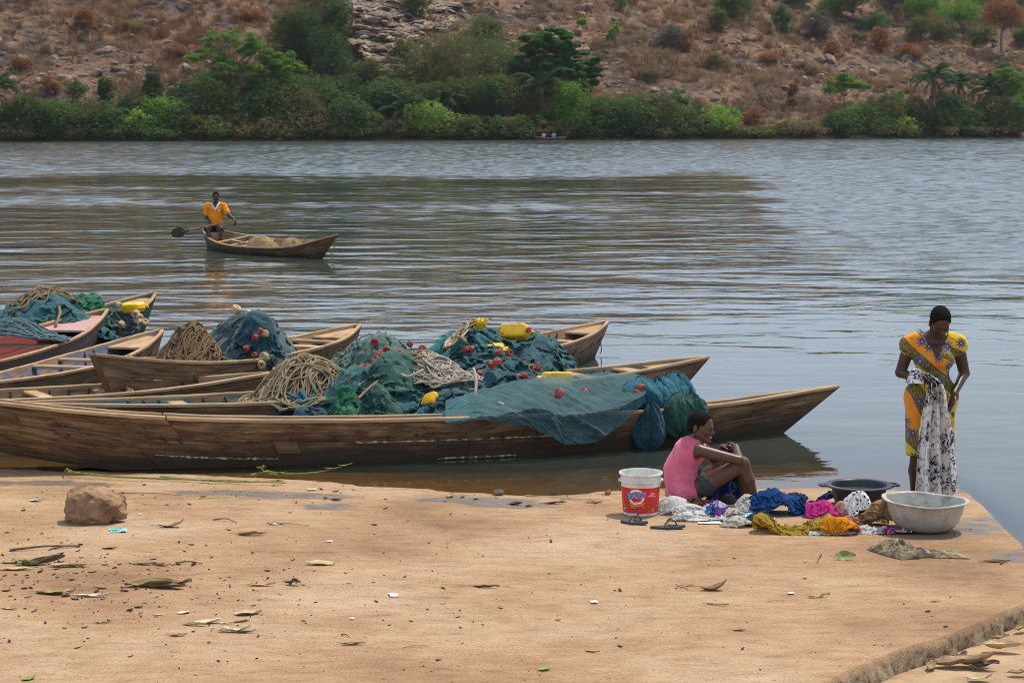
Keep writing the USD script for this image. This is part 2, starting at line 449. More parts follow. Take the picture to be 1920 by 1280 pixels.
bed_m = look('sandy_bed', [(0.3, (0.21, 0.13, 0.07)), (0.5, (0.36, 0.235, 0.135)), (0.7, (0.46, 0.32, 0.20))], scale=1.8, detail=7.0, rough=0.9, bump=0.5, bump_scale=30, bump_d=0.02, rough_n=0.68)
obj('ground', grid(np.stack([GX, GY, GZ], -1)), bed_m, smooth=True, kind='structure')

# ---------------------------------------------------------------- the river
water_m = usdkit.material(stage, '/World/Looks/river_water', {
    'geo': ('geometry', {}), 'sep': ('separate_xyz', {}),
    'mpa': ('mapping', {'scale': (0.26, 0.46, 1.0), 'rotation': (0, 0, 0.06)}),
    'na': ('noise_texture', {'dimensions': '2D', 'scale': 1.0, 'detail': 1.0, 'roughness': 0.4, 'distortion': 0.4}),
    'mpb': ('mapping', {'scale': (0.75, 1.7, 1.0), 'rotation': (0, 0, -0.08)}),
    'nb': ('noise_texture', {'dimensions': '2D', 'scale': 1.0, 'detail': 2.0, 'roughness': 0.5, 'distortion': 0.3}),
    'mpc': ('mapping', {'scale': (1.0, 1.5, 1.0)}),
    'nc': ('noise_texture', {'dimensions': '2D', 'scale': 2.6, 'detail': 3.0, 'roughness': 0.6}),
    # wind: a rippled band beyond a wavering line
    'wm': ('attribute', {'attribute': 'wind'}),
    'calm': ('map_range', {'from_min': 18.0, 'from_max': 46.0, 'to_min': 0.25, 'to_max': 1.0, 'clamp': True}),
    'ka': ('math', {'math_type': 'multiply', 'value2': 0.054}),
    'kb': ('math', {'math_type': 'multiply', 'value2': 0.018}),
    'kc0': ('math', {'math_type': 'multiply_add', 'value2': 0.030, 'value3': 0.0016}),
    'kc': ('math', {'math_type': 'multiply'}),
    'sab': ('math', {'math_type': 'add'}), 'sabc': ('math', {'math_type': 'multiply'}), 'sum': ('math', {'math_type': 'add'}),
    'b': ('bump', {'strength': 1.0, 'distance': 1.0}),
    'ro': ('map_range', {'from_min': 0.0, 'from_max': 1.0, 'to_min': 0.015, 'to_max': 0.12, 'clamp': True}),
    'p': ('principled_bsdf', {'base_color': (0.030, 0.034, 0.026), 'ior': 1.333, 'specular_ior_level': 0.5}),
    'fr': ('fresnel', {'IOR': 1.333}),
    'tr': ('transparent_bsdf', {'color': (0.50, 0.46, 0.33)}),
    'gl': ('glossy_bsdf', {'color': (1, 1, 1), 'roughness': 0.015}),
    'sh': ('mix_closure', {}),
    'dep': ('attribute', {'attribute': 'deep'}),
    'mix': ('mix_closure', {}),
}, [('geo.position', 'sep.vector'), ('geo.position', 'mpa.vector'), ('geo.position', 'mpb.vector'), ('geo.position', 'mpc.vector'), 
    ('mpa.vector', 'na.vector'), ('mpb.vector', 'nb.vector'), ('mpc.vector', 'nc.vector'), 
        ('sep.y', 'calm.value'),
    ('na.fac', 'ka.value1'), ('nb.fac', 'kb.value1'), ('ka.value', 'sab.value1'), ('kb.value', 'sab.value2'), ('sab.value', 'sabc.value1'), ('calm.result', 'sabc.value2'),
    ('wm.fac', 'kc0.value1'), ('kc0.value', 'kc.value1'), ('nc.fac', 'kc.value2'), ('sabc.value', 'sum.value1'), ('kc.value', 'sum.value2'),
    ('sum.value', 'b.height'), ('b.normal', 'p.normal'), ('b.normal', 'gl.normal'), ('wm.fac', 'ro.value'), ('ro.result', 'p.roughness'),
    ('fr.fac', 'sh.fac'), ('tr.BSDF', 'sh.closure1'), ('gl.BSDF', 'sh.closure2'), ('dep.fac', 'mix.fac'), ('sh.closure', 'mix.closure1'), ('p.BSDF', 'mix.closure2')], surface='mix.closure')
wx = np.unique(np.concatenate([np.linspace(-400, -85, 16), np.linspace(-85, -20, 110), np.linspace(-20, 20, 160), np.linspace(20, 85, 110), np.linspace(85, 400, 16)]))
wy = np.unique(np.concatenate([np.linspace(10.5, 26, 100), np.linspace(26, 40, 30), np.arange(40, 300, 0.20), np.linspace(300, 345, 20)]))
WX, WY = np.meshgrid(wx, wy, indexing='ij')
# the breeze: a rippled zone with a wavering edge
wpx = np.clip(CX + WX / WY * F, -600, 2600)
line = np.interp(wpx, [-600, 0, 300, 600, 900, 1100, 1250, 1380, 1440, 1500, 1700, 2000, 2600], [86, 88, 90, 92, 86, 88, 97, 97, 78, 58, 46, 44, 42])
pw = np.stack([WX, WY, 0 * WX], -1)
wind = np.clip((WY / line - 1) * 2.5 + 2.3 * (meshkit.fbm(pw * np.array([0.03, 0.05, 1]), 3, 14) - 0.42) + 1.3 * (meshkit.fbm(pw * np.array([0.10, 0.35, 1]), 4, 15) - 0.5), 0, 1)
wind = wind * np.clip(0.75 + 0.9 * (meshkit.fbm(pw * np.array([0.02, 0.012, 1]), 3, 16) - 0.4), 0.3, 1.0)
rw = np.random.default_rng(4)
WZ = np.zeros_like(WX)
for i in range(34):
    lam = rw.uniform(0.55, 1.7); th = rw.normal() * 0.75
    k = 2 * np.pi / lam
    WZ += 0.040 * lam / 34 ** 0.5 * 0.78 * np.sin(k * (WX * math.sin(th) + WY * math.cos(th)) + rw.uniform(0, 6.28))
WZ *= wind
river = usdkit.mesh(stage, '/World/river', grid(np.stack([WX, WY, WZ], -1)), water_m, smooth=True)
tag(river, kind='structure')
deep = np.clip((WY - np.interp(WX, _sx, _sy) - 0.1) / 2.6, 0, 1)
deep = np.where(WX > 3.9, np.maximum(deep, np.clip((WY - 13.5) / 4, 0, 1)), deep)
UsdGeom.PrimvarsAPI(river).CreatePrimvar('deep', Sdf.ValueTypeNames.FloatArray, 'vertex').Set(Vt.FloatArray.FromNumpy(deep.reshape(-1).astype(np.float32)))
UsdGeom.PrimvarsAPI(river).CreatePrimvar('wind', Sdf.ValueTypeNames.FloatArray, 'vertex').Set(Vt.FloatArray.FromNumpy(wind.reshape(-1).astype(np.float32)))

# the dusty air
haze_m = usdkit.material(stage, '/World/Looks/haze_air', {'v': ('principled_volume', {'color': (0.85, 0.88, 0.93), 'density': 0.00006, 'anisotropy': 0.2})}, [], volume='v.volume')
obj('haze', box((-460, -300, -5), (460, 800, 75)), haze_m, kind='stuff')
# ================================================================ loose cloth: a sheet too large for its place, pressed into folds
def sheet(lx, ly, n, m, c, rx, ry, rot_, floor, ceil, seed, steps=90, bend=0.82, warp=0.30, soft=0.5):
    """Relaxes an lx x ly sheet (n x m points) between a floor and a ceiling, inside an ellipse. Returns (n, m, 3)."""
    r = np.random.default_rng(seed)
    u, v = np.meshgrid(np.linspace(-1, 1, n), np.linspace(-1, 1, m), indexing='ij')
    a, b = u * np.sqrt(1 - v * v / 2), v * np.sqrt(1 - u * u / 2)
    q = np.stack([u * 1.3, v * 1.3, 0 * u], -1)
    a = a * 0.93 + warp * (meshkit.fbm(q + 5, 2, seed) - 0.5); b = b * 0.93 + warp * (meshkit.fbm(q + 15, 2, seed + 1) - 0.5)
    cr, sr = math.cos(rot_), math.sin(rot_)
    P = np.zeros((n, m, 3))
    P[..., 0] = c[0] + a * rx * cr - b * ry * sr; P[..., 1] = c[1] + a * rx * sr + b * ry * cr
    f0, c0 = floor(P[..., 0], P[..., 1]), ceil(P[..., 0], P[..., 1])
    P[..., 2] = f0 + (c0 - f0) * np.clip(0.5 + 1.5 * (meshkit.fbm(q * 3.2 + seed, 2, seed + 2) - 0.5) + 0.25 * r.normal(size=u.shape), 0, 1)
    dx, dy = lx / (n - 1), ly / (m - 1)
    V = np.zeros_like(P)

    def sat(A, Bv, L, k, only_min=False):
        d = Bv - A
        w = np.sqrt((d * d).sum(-1, keepdims=True)) + 1e-9
        e = (w - L) / w
        if only_min:
            e = np.minimum(e, 0)
        d *= 0.5 * k * e
        A += d; Bv -= d

    g = 0.10 * min(dx, dy)
    for s in range(steps):
        O = P.copy()
        P += 0.86 * V
        P[..., 2] -= g
        for it in range(2):
            for o in (0, 1):
                k = (n - o) // 2; sat(P[o:o + 2 * k:2], P[o + 1:o + 1 + 2 * k:2], dx, 0.9)
                k = (m - o) // 2; sat(P[:, o:o + 2 * k:2], P[:, o + 1:o + 1 + 2 * k:2], dy, 0.9)
            dd = math.hypot(dx, dy)
            for o in (0, 1):
                k = (n - o) // 2
                sat(P[o:o + 2 * k:2, :-1], P[o + 1:o + 1 + 2 * k:2, 1:], dd, soft)
                sat(P[o:o + 2 * k:2, 1:], P[o + 1:o + 1 + 2 * k:2, :-1], dd, soft)
            for st in (3,):
                for o in range(0, st):
                    A, Bq = P[o:n - st:2 * st], P[o + st::2 * st]; k = min(len(A), len(Bq)); sat(A[:k], Bq[:k], dx * st * bend, 0.35, True)
                    A, Bq = P[:, o:m - st:2 * st], P[:, o + st::2 * st]; k = min(A.shape[1], Bq.shape[1]); sat(A[:, :k], Bq[:, :k], dy * st * bend, 0.35, True)
        X, Y = P[..., 0] - c[0], P[..., 1] - c[1]
        a, b = (X * cr + Y * sr) / rx, (-X * sr + Y * cr) / ry
        e = np.sqrt(a * a + b * b); k = np.where(e > 1, 1 / e, 1.0)
        a, b = a * k * rx, b * k * ry
        P[..., 0] = c[0] + a * cr - b * sr; P[..., 1] = c[1] + a * sr + b * cr
        f0, c0 = floor(P[..., 0], P[..., 1]), ceil(P[..., 0], P[..., 1])
        low_ = P[..., 2] < f0 + 0.002
        P[..., 2] = np.maximum(np.where(P[..., 2] > c0, c0 + 0.3 * (P[..., 2] - c0), P[..., 2]), f0)
        V = P - O
        V[low_] *= 0.35
    return P


def finer(P, k=2, fine=0.0, seed=0):
    from scipy.ndimage import zoom
    n, m = P.shape[:2]
    Q = np.stack([zoom(P[..., i], ((n * k - k + 1) / n, (m * k - k + 1) / m), order=3, mode='nearest', grid_mode=False) for i in range(3)], -1)
    if fine:
        nn = np.cross(np.gradient(Q, axis=0), np.gradient(Q, axis=1)); nn /= np.linalg.norm(nn, axis=-1, keepdims=True) + 1e-12
        Q = Q + nn * (fine * (fold(Q * 16, seed, 2) - 0.6))[..., None]
    return Q
# ================================================================ the far bank: rocks, dry grass, trees
rock_m = look('hill_rock', [(0.25, (0.13, 0.085, 0.06)), (0.45, (0.27, 0.19, 0.135)), (0.62, (0.38, 0.28, 0.205)), (0.8, (0.48, 0.37, 0.28))], scale=0.7, detail=6, rough=0.92, bump=0.7, bump_scale=2.5, bump_d=0.25, island=0.35, spec=0.15)


def rock_mesh(seed, sub=1, flat_=0.6, cut=True):
    m = trimesh.creation.icosphere(sub, 1.0)
    v = np.array(m.vertices)
    r = np.random.default_rng(seed)
    for _ in range(7):                                               # chip flat faces off
        n = r.normal(size=3); n /= np.linalg.norm(n); dd = r.uniform(0.55, 0.85)
        ex = np.clip(v @ n - dd, 0, None); v = v - ex[:, None] * n
    v *= np.array([r.uniform(0.8, 1.4), r.uniform(0.7, 1.1), flat_ * r.uniform(0.7, 1.2)])
    v += 0.12 * (meshkit.noise(v * 2.2 + seed, seed)[:, None] - 0.5)
    return v, np.array(m.faces)


rock_protos = [rock_mesh(s, 2 if s < 4 else 1) for s in range(10)]
# where rocks lie, in the picture: (px, py, spread x, spread y, weight)
fields = [(60, 90, 120, 60, 3), (200, 120, 120, 50, 3), (320, 130, 70, 30, 1.6), (80, 150, 90, 30, 1.5), (900, 60, 120, 40, 3.2), (1050, 70, 90, 45, 2.4), (830, 20, 80, 25, 2), (1180, 110, 60, 50, 1.2), (1090, 190, 50, 30, 1.0),
          (1600, 110, 150, 30, 2.4), (1450, 80, 120, 30, 1.2), (1850, 110, 80, 20, 1.6), (1300, 100, 60, 30, .8), (1560, 40, 60, 20, .8), (1500, 180, 160, 30, 0.8), (170, 30, 130, 30, 1.0), (1250, 180, 60, 25, .7), (1700, 140, 120, 20, .9)]
fw = np.array([f[4] for f in fields]); fw = fw / fw.sum()
r_ = np.random.default_rng(5)
pts = []
while len(pts) < 3000:
    f = fields[r_.choice(len(fields), p=fw)]
    px, py = f[0] + r_.normal() * f[2], f[1] + r_.normal() * f[3]
    if -40 < px < 1960 and -60 < py < 228 and not (560 < px < 660 and py > 20):
        pts.append((px, py))
pts = np.array(pts)


def hits(px, py, lo=228.0, hi=430.0, step=0.7):
    """hit() for many pixels."""
    x, y = (px - CX) / F, (CY - py) / F
    ry, rz_ = y * math.cos(_a) + math.sin(_a), y * math.sin(_a) - math.cos(_a)
    Yv = np.arange(lo, hi, step)
    out = np.zeros((len(px), 3))
    for s in range(0, len(px), 400):
        e = slice(s, s + 400)
        Xg = (x[e] / ry[e])[:, None] * Yv; Zg = EYE + (rz_[e] / ry[e])[:, None] * Yv
        k = np.argmax(Zg < hill_z(Xg, np.broadcast_to(Yv, Xg.shape)), axis=1)
        i = np.arange(len(k))
        out[e] = np.stack([Xg[i, k], Yv[k], Zg[i, k]], -1)
    return out


W = hits(pts[:, 0], pts[:, 1])
size = np.clip(np.exp(r_.normal(-1.12, 0.55, len(W))), 0.13, 1.35)
order = np.argsort(-size)
scat_v = []
for i, k in enumerate(order):
    v, f = rock_protos[r_.integers(0, 4) if i < 300 else r_.integers(4, 10)]
    m = xf((v, f), W[k] + np.array([0, 0, size[k] * 0.15]), rz=r_.uniform(0, 6.28), rx=r_.normal() * 0.35 + 0.3, sc=size[k])
    if i < 300:
        obj('rock', m, rock_m, hill)
    else:
        scat_v.append(m)
obj('scattered_rocks', join(scat_v), rock_m, hill, kind='stuff')

# the rocky outcrop in the middle: ledges of broken blocks
cl = UsdGeom.Xform.Define(stage, '/World/rock_outcrop')
tag(cl, 'pale broken rock cliff rising from the trees near the middle of the far hillside', 'cliff')
nu_, nv_ = 190, 120
cb = hit(745, 165); cyl = cb[1] - 2.0
pu, pvv = np.meshgrid(np.linspace(0, 1, nu_), np.linspace(-40, 178, nv_), indexing='ij')
lft = 656 + np.clip((pvv - 70) / 80, 0, 1) ** 1.3 * 62 + 8 * (meshkit.fbm(np.stack([pvv * 0.05, 0 * pvv, 0 * pvv], -1), 3, 3) - 0.5) * 2
rgt = 905 - np.clip((pvv + 20) / 180, 0, 1) * 130
pu2 = lft + pu * (rgt - lft)
uu = pu
hy = hits(pu2.ravel(), np.minimum(pvv, 200).ravel()).reshape(nu_, nv_, 3)[..., 1]
yy = hy - 9.5 * np.clip(1.0 - uu * 1.15, 0, 1) ** 0.7 * np.clip((185 - pvv) / 60, 0.25, 1) + 0.4 + 7 * np.clip(0.06 - uu, 0, 1) / 0.06 * 0.8
bl = np.stack([pu2 * 0.075, pvv * 0.075, yy * 0], -1)
led = np.floor(meshkit.noise(np.stack([bl[..., 0] * 0.22, bl[..., 1] * 0.9 + bl[..., 0] * 0.25, 0 * uu], -1), 4) * 7) / 7
yy = yy - 3.6 * (led - 0.5) - 5.5 * (meshkit.fbm(bl * np.array([0.35, 0.9, 1]), 4, 12) - 0.5)
cx_, cz_ = (pu2 - CX) / F * yy, None
cz_ = EYE + (-(pvv - 217.0) / F) * yy
cliff_m = look('cliff_rock', [(0.30, (0.035, 0.027, 0.022)), (0.44, (0.13, 0.095, 0.072)), (0.57, (0.28, 0.21, 0.155)), (0.74, (0.43, 0.335, 0.255))], scale=0.45, stretch=(1, 1, 2.2), detail=7, rough=0.93, bump=0.9, bump_scale=1.6, bump_d=0.5, spec=0.12)  # darkest stops paint the shade of cavities into the rock colour
obj('rock_face', grid(np.stack([cx_, yy, cz_], -1)), cliff_m, cl)
for k in range(150):
    i, j = int(nu_ * (0.04 + 0.94 * r_.uniform() ** 1.3)), r_.integers(4, nv_ - 4)
    s = r_.uniform(0.4, 1.35)
    obj('block', xf(rock_protos[r_.integers(0, 4)], (cx_[i, j], yy[i, j] - 0.2, cz_[i, j]), rz=r_.uniform(0, 6.28), rx=r_.normal() * 0.25 + 0.3, sc=(s * 1.3, s, s * 0.62)), rock_m if k % 3 else cliff_m, cl)

# dry grass: blades in tufts
def tuft(seed, n=26, h=0.9, spread=0.42, lean=0.45):
    r = np.random.default_rng(seed)
    b = np.stack([r.normal(size=n) * spread * 0.5, r.normal(size=n) * spread * 0.5, np.zeros(n) - 0.08], -1)
    d = np.stack([r.normal(size=n) * lean, r.normal(size=n) * lean, np.ones(n)], -1)
    hh = h * r.uniform(0.45, 1.1, n)
    w = np.stack([r.normal(size=n), r.normal(size=n), np.zeros(n)], -1); w /= np.linalg.norm(w, axis=1, keepdims=True); w *= r.uniform(0.02, 0.045, n)[:, None]
    m = b + d * (hh * 0.55)[:, None]
    t = b + d * hh[:, None] + np.stack([d[:, 0], d[:, 1], -0.3 * np.ones(n)], -1) * (0.4 * hh)[:, None] * 0.6
    v = np.concatenate([b - w, b + w, m + w, m - w, t], 0)
    k = np.arange(n)
    f = np.concatenate([np.stack([k, k + n, k + 2*n], 1), np.stack([k, k + 2*n, k + 3*n], 1), np.stack([k + 3*n, k + 2*n, k + 4*n], 1)])
    return v, f


grass_cols = {'straw': [(0.3, (0.21, 0.13, 0.072)), (0.7, (0.36, 0.24, 0.14))], 'rust': [(0.3, (0.155, 0.072, 0.038)), (0.7, (0.26, 0.13, 0.068))],
              'brown': [(0.3, (0.12, 0.074, 0.044)), (0.7, (0.235, 0.148, 0.088))], 'olive': [(0.3, (0.075, 0.08, 0.028)), (0.7, (0.15, 0.145, 0.055))]}
n_g = 15000
gx_, gy_ = r_.uniform(-60, 1980, n_g), r_.uniform(-70, 262, n_g)
gp = hits(gx_, gy_)
tt = gp[:, 1] - np.interp(gp[:, 0], _bx, _by)
dens = meshkit.fbm(np.stack([gp[:, 0] * 0.11, gp[:, 1] * 0.11, 0 * gp[:, 0]], -1), 4, 44)
fd = np.zeros(n_g)
for f in fields:
    fd = np.maximum(fd, min(f[4], 2.5) / 2.5 * np.exp(-0.5 * (((gx_ - f[0]) / f[2]) ** 2 + ((gy_ - f[1]) / f[3]) ** 2)))
keep = (r_.uniform(size=n_g) > 0.85 * fd) & (dens > 0.42 + 0.18 * r_.uniform(-1, 1, n_g)) & (tt > 3)
gp, dens = gp[keep], dens[keep]
kind_n = meshkit.noise(gp * np.array([0.07, 0.07, 0.0]), 71) + 0.22 * r_.normal(size=len(gp))
kinds = np.where(kind_n > 0.72, 1, np.where(kind_n < 0.22, 2, 0)); kinds = np.where(r_.uniform(size=len(gp)) < 0.03, 3, kinds)
for ki, (nm, st) in enumerate(grass_cols.items()):
    gm = look('grass_' + nm, st, scale=0.6, rough=0.95, spec=0.05, trans=0.25, detail=2)
    g_ = UsdGeom.PointInstancer.Define(stage, f'/World/{nm}_grass')
    tag(g_, kind='stuff')
    ps = []
    for j in range(4):
        p_ = usdkit.mesh(stage, f'/World/{nm}_grass/protos/tuft_{j:03d}', tuft(ki * 10 + j), gm)
        p_.CreateDoubleSidedAttr(True); ps.append(p_.GetPath())
    UsdGeom.Scope.Define(stage, f'/World/{nm}_grass/protos')
    sel = gp[kinds == ki]
    n = len(sel)
    g_.CreatePrototypesRel().SetTargets(ps)
    g_.CreateProtoIndicesAttr(Vt.IntArray.FromNumpy(r_.integers(0, 4, n).astype(np.int32)))
    g_.CreatePositionsAttr(Vt.Vec3fArray.FromNumpy(sel.astype(np.float32)))
    an = r_.uniform(0, np.pi, n)
    g_.CreateOrientationsAttr(Vt.QuathArray([Gf.Quath(float(math.cos(a)), 0, 0, float(math.sin(a))) for a in an]))
    sc = r_.uniform(0.6, 1.5, n)
    g_.CreateScalesAttr(Vt.Vec3fArray.FromNumpy(np.stack([sc * 1.25, sc * 1.25, sc * (1.25 if ki != 1 else 1.6)], -1).astype(np.float32)))

# ---------------------------------------------------------------- trees and shrubs
leaf_cols = {
    'dark': [(0.2, (0.020, 0.038, 0.012)), (0.5, (0.036, 0.064, 0.020)), (0.85, (0.062, 0.096, 0.032))],
    'mid': [(0.2, (0.034, 0.060, 0.017)), (0.5, (0.058, 0.098, 0.027)), (0.85, (0.095, 0.140, 0.042))],
    'bright': [(0.2, (0.050, 0.102, 0.016)), (0.5, (0.085, 0.168, 0.026)), (0.85, (0.130, 0.225, 0.042))],
    'lime': [(0.2, (0.085, 0.135, 0.024)), (0.5, (0.130, 0.190, 0.036)), (0.85, (0.19, 0.245, 0.06))],
    'olive': [(0.2, (0.046, 0.052, 0.018)), (0.5, (0.080, 0.088, 0.032)), (0.85, (0.120, 0.125, 0.052))],
    'drab': [(0.2, (0.070, 0.058, 0.030)), (0.5, (0.115, 0.098, 0.052)), (0.85, (0.165, 0.145, 0.082))],
    'rust': [(0.2, (0.105, 0.050, 0.026)), (0.5, (0.170, 0.085, 0.045)), (0.85, (0.24, 0.135, 0.075))],
    'grey': [(0.2, (0.055, 0.048, 0.045)), (0.5, (0.090, 0.078, 0.072)), (0.85, (0.13, 0.115, 0.10))],
    'emerald': [(0.2, (0.026, 0.072, 0.014)), (0.5, (0.048, 0.128, 0.024)), (0.85, (0.085, 0.185, 0.040))],
}
leaf_m = {k: look('leaves_' + k, [(q_, tuple(np.array([2.45, 2.35, 1.9]) * np.array(c_))) for q_, c_ in st], scale=0.35, rough=0.7, spec=0.25, trans=0.35, island=0.75, detail=3) for k, st in leaf_cols.items()}
bark_m = look('bark', [(0.3, (0.085, 0.065, 0.05)), (0.7, (0.21, 0.17, 0.135))], scale=3.0, stretch=(1, 1, 0.3), rough=0.95, spec=0.1)
pale_bark_m = look('pale_bark', [(0.3, (0.24, 0.21, 0.18)), (0.7, (0.44, 0.40, 0.35))], scale=3.0, stretch=(1, 1, 0.3), rough=0.95, spec=0.1)


def leaves(c, s, r, up=0.5, flatn=0.0):
    """c: (n, 3) leaf centres; s: sizes. Each leaf is a bent diamond."""
    n = len(c)
    nn = r.normal(size=(n, 3)); nn[:, 2] = np.abs(nn[:, 2]) + up
    nn /= np.linalg.norm(nn, axis=1, keepdims=True)
    a = np.cross(nn, r.normal(size=(n, 3))); a /= np.linalg.norm(a, axis=1, keepdims=True) + 1e-9
    b = np.cross(nn, a)
    s = s[:, None]
    v = np.concatenate([c - a * s, c - b * s * 0.55 + nn * s * 0.12, c + a * s - nn * s * 0.2, c + b * s * 0.55 + nn * s * 0.12], 0)
    k = np.arange(n)
    return v, np.concatenate([np.stack([k, k + n, k + 2*n], 1), np.stack([k, k + 2*n, k + 3*n], 1)])


def crown_points(lobes, n, r, shell=0.55):
    """Points in clumps on and inside a set of lobes (cx, cy, cz, rx, ry, rz)."""
    L = np.asarray(lobes, float)
    vol = (L[:, 3] * L[:, 4] * L[:, 5]) ** 0.7
    k = r.choice(len(L), n, p=vol / vol.sum())
    d = r.normal(size=(n, 3)); d /= np.linalg.norm(d, axis=1, keepdims=True)
    q = shell + (1 - shell) * r.uniform(size=n) ** 0.5
    d[:, 2] = np.where((d[:, 2] < -0.2) & (r.uniform(size=n) < 0.45), -d[:, 2], d[:, 2])
    p = L[k, :3] + d * q[:, None] * L[k, 3:6]
    clump = meshkit.noise(p * 1.3, 3) + 0.5 * meshkit.noise(p * 3.0, 9)
    keep = clump > np.quantile(clump, 0.22)
    return p[keep]


def limb(a, b, ra, rb, r, wig=0.12, n=7):
    a, b = np.asarray(a, float), np.asarray(b, float)
    t = np.linspace(0, 1, n)[:, None]
    L = np.linalg.norm(b - a)
    off = np.cumsum(r.normal(size=(n, 3)) * wig * L / n, axis=0) * np.sin(t * np.pi) ** 0.7
    off[0] = off[-1] = 0
    return tube(a + (b - a) * t + off, np.linspace(ra, rb, n), 5)


def shrub(base, w, h, col, label, seed, cat='bush', group=None, n=None, leaf=0.17, rag=1.0, trunk=0.0, bark=None, name=None, lobes_n=None):
    """A bush or a rounded tree: base on the ground, w wide, h tall; trunk = share of the height that is bare stem."""
    r = np.random.default_rng(seed)
    t = thing(name or ('shrub' if cat == 'bush' else 'tree'), label, cat, base, 0, group)
    nl = lobes_n or int(9 + w * 1.6)
    h0 = h * trunk
    hc = h - h0
    lob = []
    for i in range(nl):
        an, q = r.uniform(0, 6.28), math.sqrt(r.uniform()) * 0.62
        zz = r.uniform(0.12, 0.80)
        wid = 1.0 - 0.55 * abs(zz - 0.38) * 1.4 if trunk < 0.1 else 1.0 - abs(zz - 0.45) * 0.9
        s = r.uniform(0.20, 0.36)
        lob.append((math.cos(an) * q * w / 2 * wid * rag, math.sin(an) * q * w / 2.4 * wid, h0 + hc * zz, w * s * wid, w * s * 0.85 * wid, min(hc * 0.32, w * s * 0.8)))
    lob.append((0, 0, h0 + hc * 0.45, w * 0.33, w * 0.3, hc * 0.42))
    nn = n or int(np.clip(170 * w * hc, 900, 9000) * (0.17 / leaf) ** 2 * 0.85)
    c = crown_points(lob, nn, r)
    c[:, 2] = np.maximum(c[:, 2], 0.02 if trunk < 0.1 else h0 * 0.8)
    obj('crown', leaves(c, leaf * r.uniform(0.6, 1.3, len(c)), r), leaf_m[col], t)
    parts = []
    k = 4 if trunk < 0.1 else 6
    tr = max(0.05, 0.022 * h)
    if trunk >= 0.1:
        parts.append(limb((0, 0, -0.3), (r.normal() * 0.1, 0, h0 * 1.05), tr * 1.3, tr * 0.85, r))
    for i in range(k):
        q = lob[r.integers(0, nl)]
        parts.append(limb((0, 0, h0 * 0.9 - (0.2 if trunk < 0.1 else 0)), (q[0], q[1], q[2]), tr * 0.7, tr * 0.2, r))
    obj('trunk' if trunk >= 0.1 else 'stem', join(parts), bark or bark_m, t)
    return t


def flat_tree(base, w, h, col, label, seed, layers, bark=None, lean=0.0, leaf=0.15, group=None, n_mul=1.0):
    """A spreading tree: foliage in level plates. layers: (dx, height share, half-width, half-thickness)."""
    r = np.random.default_rng(seed)
    t = thing('tree', label, 'tree', base, 0, group)
    lob, parts = [], []
    fork = np.array([lean * 0.5, 0, h * 0.36])
    parts.append(limb((0, 0, -0.4), fork, 0.026 * h, 0.018 * h, r, 0.08))
    for dx, hz, hw, ht in layers:
        for i in range(int(6 + hw * 3.5)):
            an, q = r.uniform(0, 6.28), math.sqrt(r.uniform())
            lob.append((dx + math.cos(an) * q * hw * 0.9, math.sin(an) * q * hw * 0.75, h * hz + r.normal() * ht * 1.1 - 0.10 * h * q * q, r.uniform(0.5, 1.2), r.uniform(0.5, 1.0), r.uniform(0.22, 0.55)))
        for i in range(3):
            q = lob[-1 - i * 2]
            parts.append(limb(fork, (dx + r.normal() * hw * 0.3, r.normal() * 0.4, h * hz * 0.95), 0.012 * h, 0.005 * h, r, 0.18))
            parts.append(limb((dx * 0.5, 0, h * hz * 0.85), q[:3], 0.007 * h, 0.003 * h, r, 0.2))
    c = crown_points(lob, int(len(lob) * 210 * n_mul), r, 0.2)
    obj('crown', leaves(c, leaf * r.uniform(0.6, 1.25, len(c)), r, up=1.2), leaf_m[col], t)
    obj('trunk', join(parts), bark or bark_m, t)
    return t


frond_mats = {'green': look('palm_green', [(0.3, (0.034, 0.068, 0.026)), (0.7, (0.085, 0.135, 0.055))], scale=0.8, rough=0.85, spec=0.1, trans=0.25, island=0.6),
              'dead': look('palm_dead', [(0.3, (0.13, 0.095, 0.06)), (0.7, (0.27, 0.21, 0.14))], scale=0.8, rough=0.8, spec=0.2, trans=0.2, island=0.5)}


def frond(L, az, el, droop, r, nl=34, wid=0.72):
    """A feather frond: a rib that arches over, leaflets on both sides."""
    s = np.linspace(0, 1, 12)
    e = el - droop * s ** 1.4
    dr = np.cumsum(np.cos(e)) * L / 12; dz = np.cumsum(np.sin(e)) * L / 12
    rib = np.stack([dr * math.cos(az), dr * math.sin(az), dz], -1)
    parts = [tube(rib, np.linspace(0.035, 0.01, 12), 4)]
    side = np.array([-math.sin(az), math.cos(az), 0])
    u = np.repeat(np.linspace(0.12, 0.99, nl), 2); sg = np.tile([1.0, -1.0], nl)
    p = np.stack([np.interp(u, s, rib[:, i]) for i in range(3)], -1)
    tg = np.gradient(rib, axis=0); tg /= np.linalg.norm(tg, axis=1, keepdims=True)
    tu = np.stack([np.interp(u, s, tg[:, i]) for i in range(3)], -1)
    ln = wid * (0.45 + 0.9 * np.sin(u * np.pi) ** 0.7) * r.uniform(0.8, 1.15, len(u))
    dd = side * sg[:, None] * 0.8 + tu * 0.55 + np.array([0, 0, -0.45]) + r.normal(size=(len(u), 3)) * 0.12
    dd /= np.linalg.norm(dd, axis=1, keepdims=True)
    w = tu * 0.075
    k = np.arange(len(u)); n = len(u)
    v = np.concatenate([p - w, p + w, p + dd * ln[:, None]], 0)
    parts.append((v, np.stack([k, k + n, k + 2 * n], 1)))
    return join(parts)


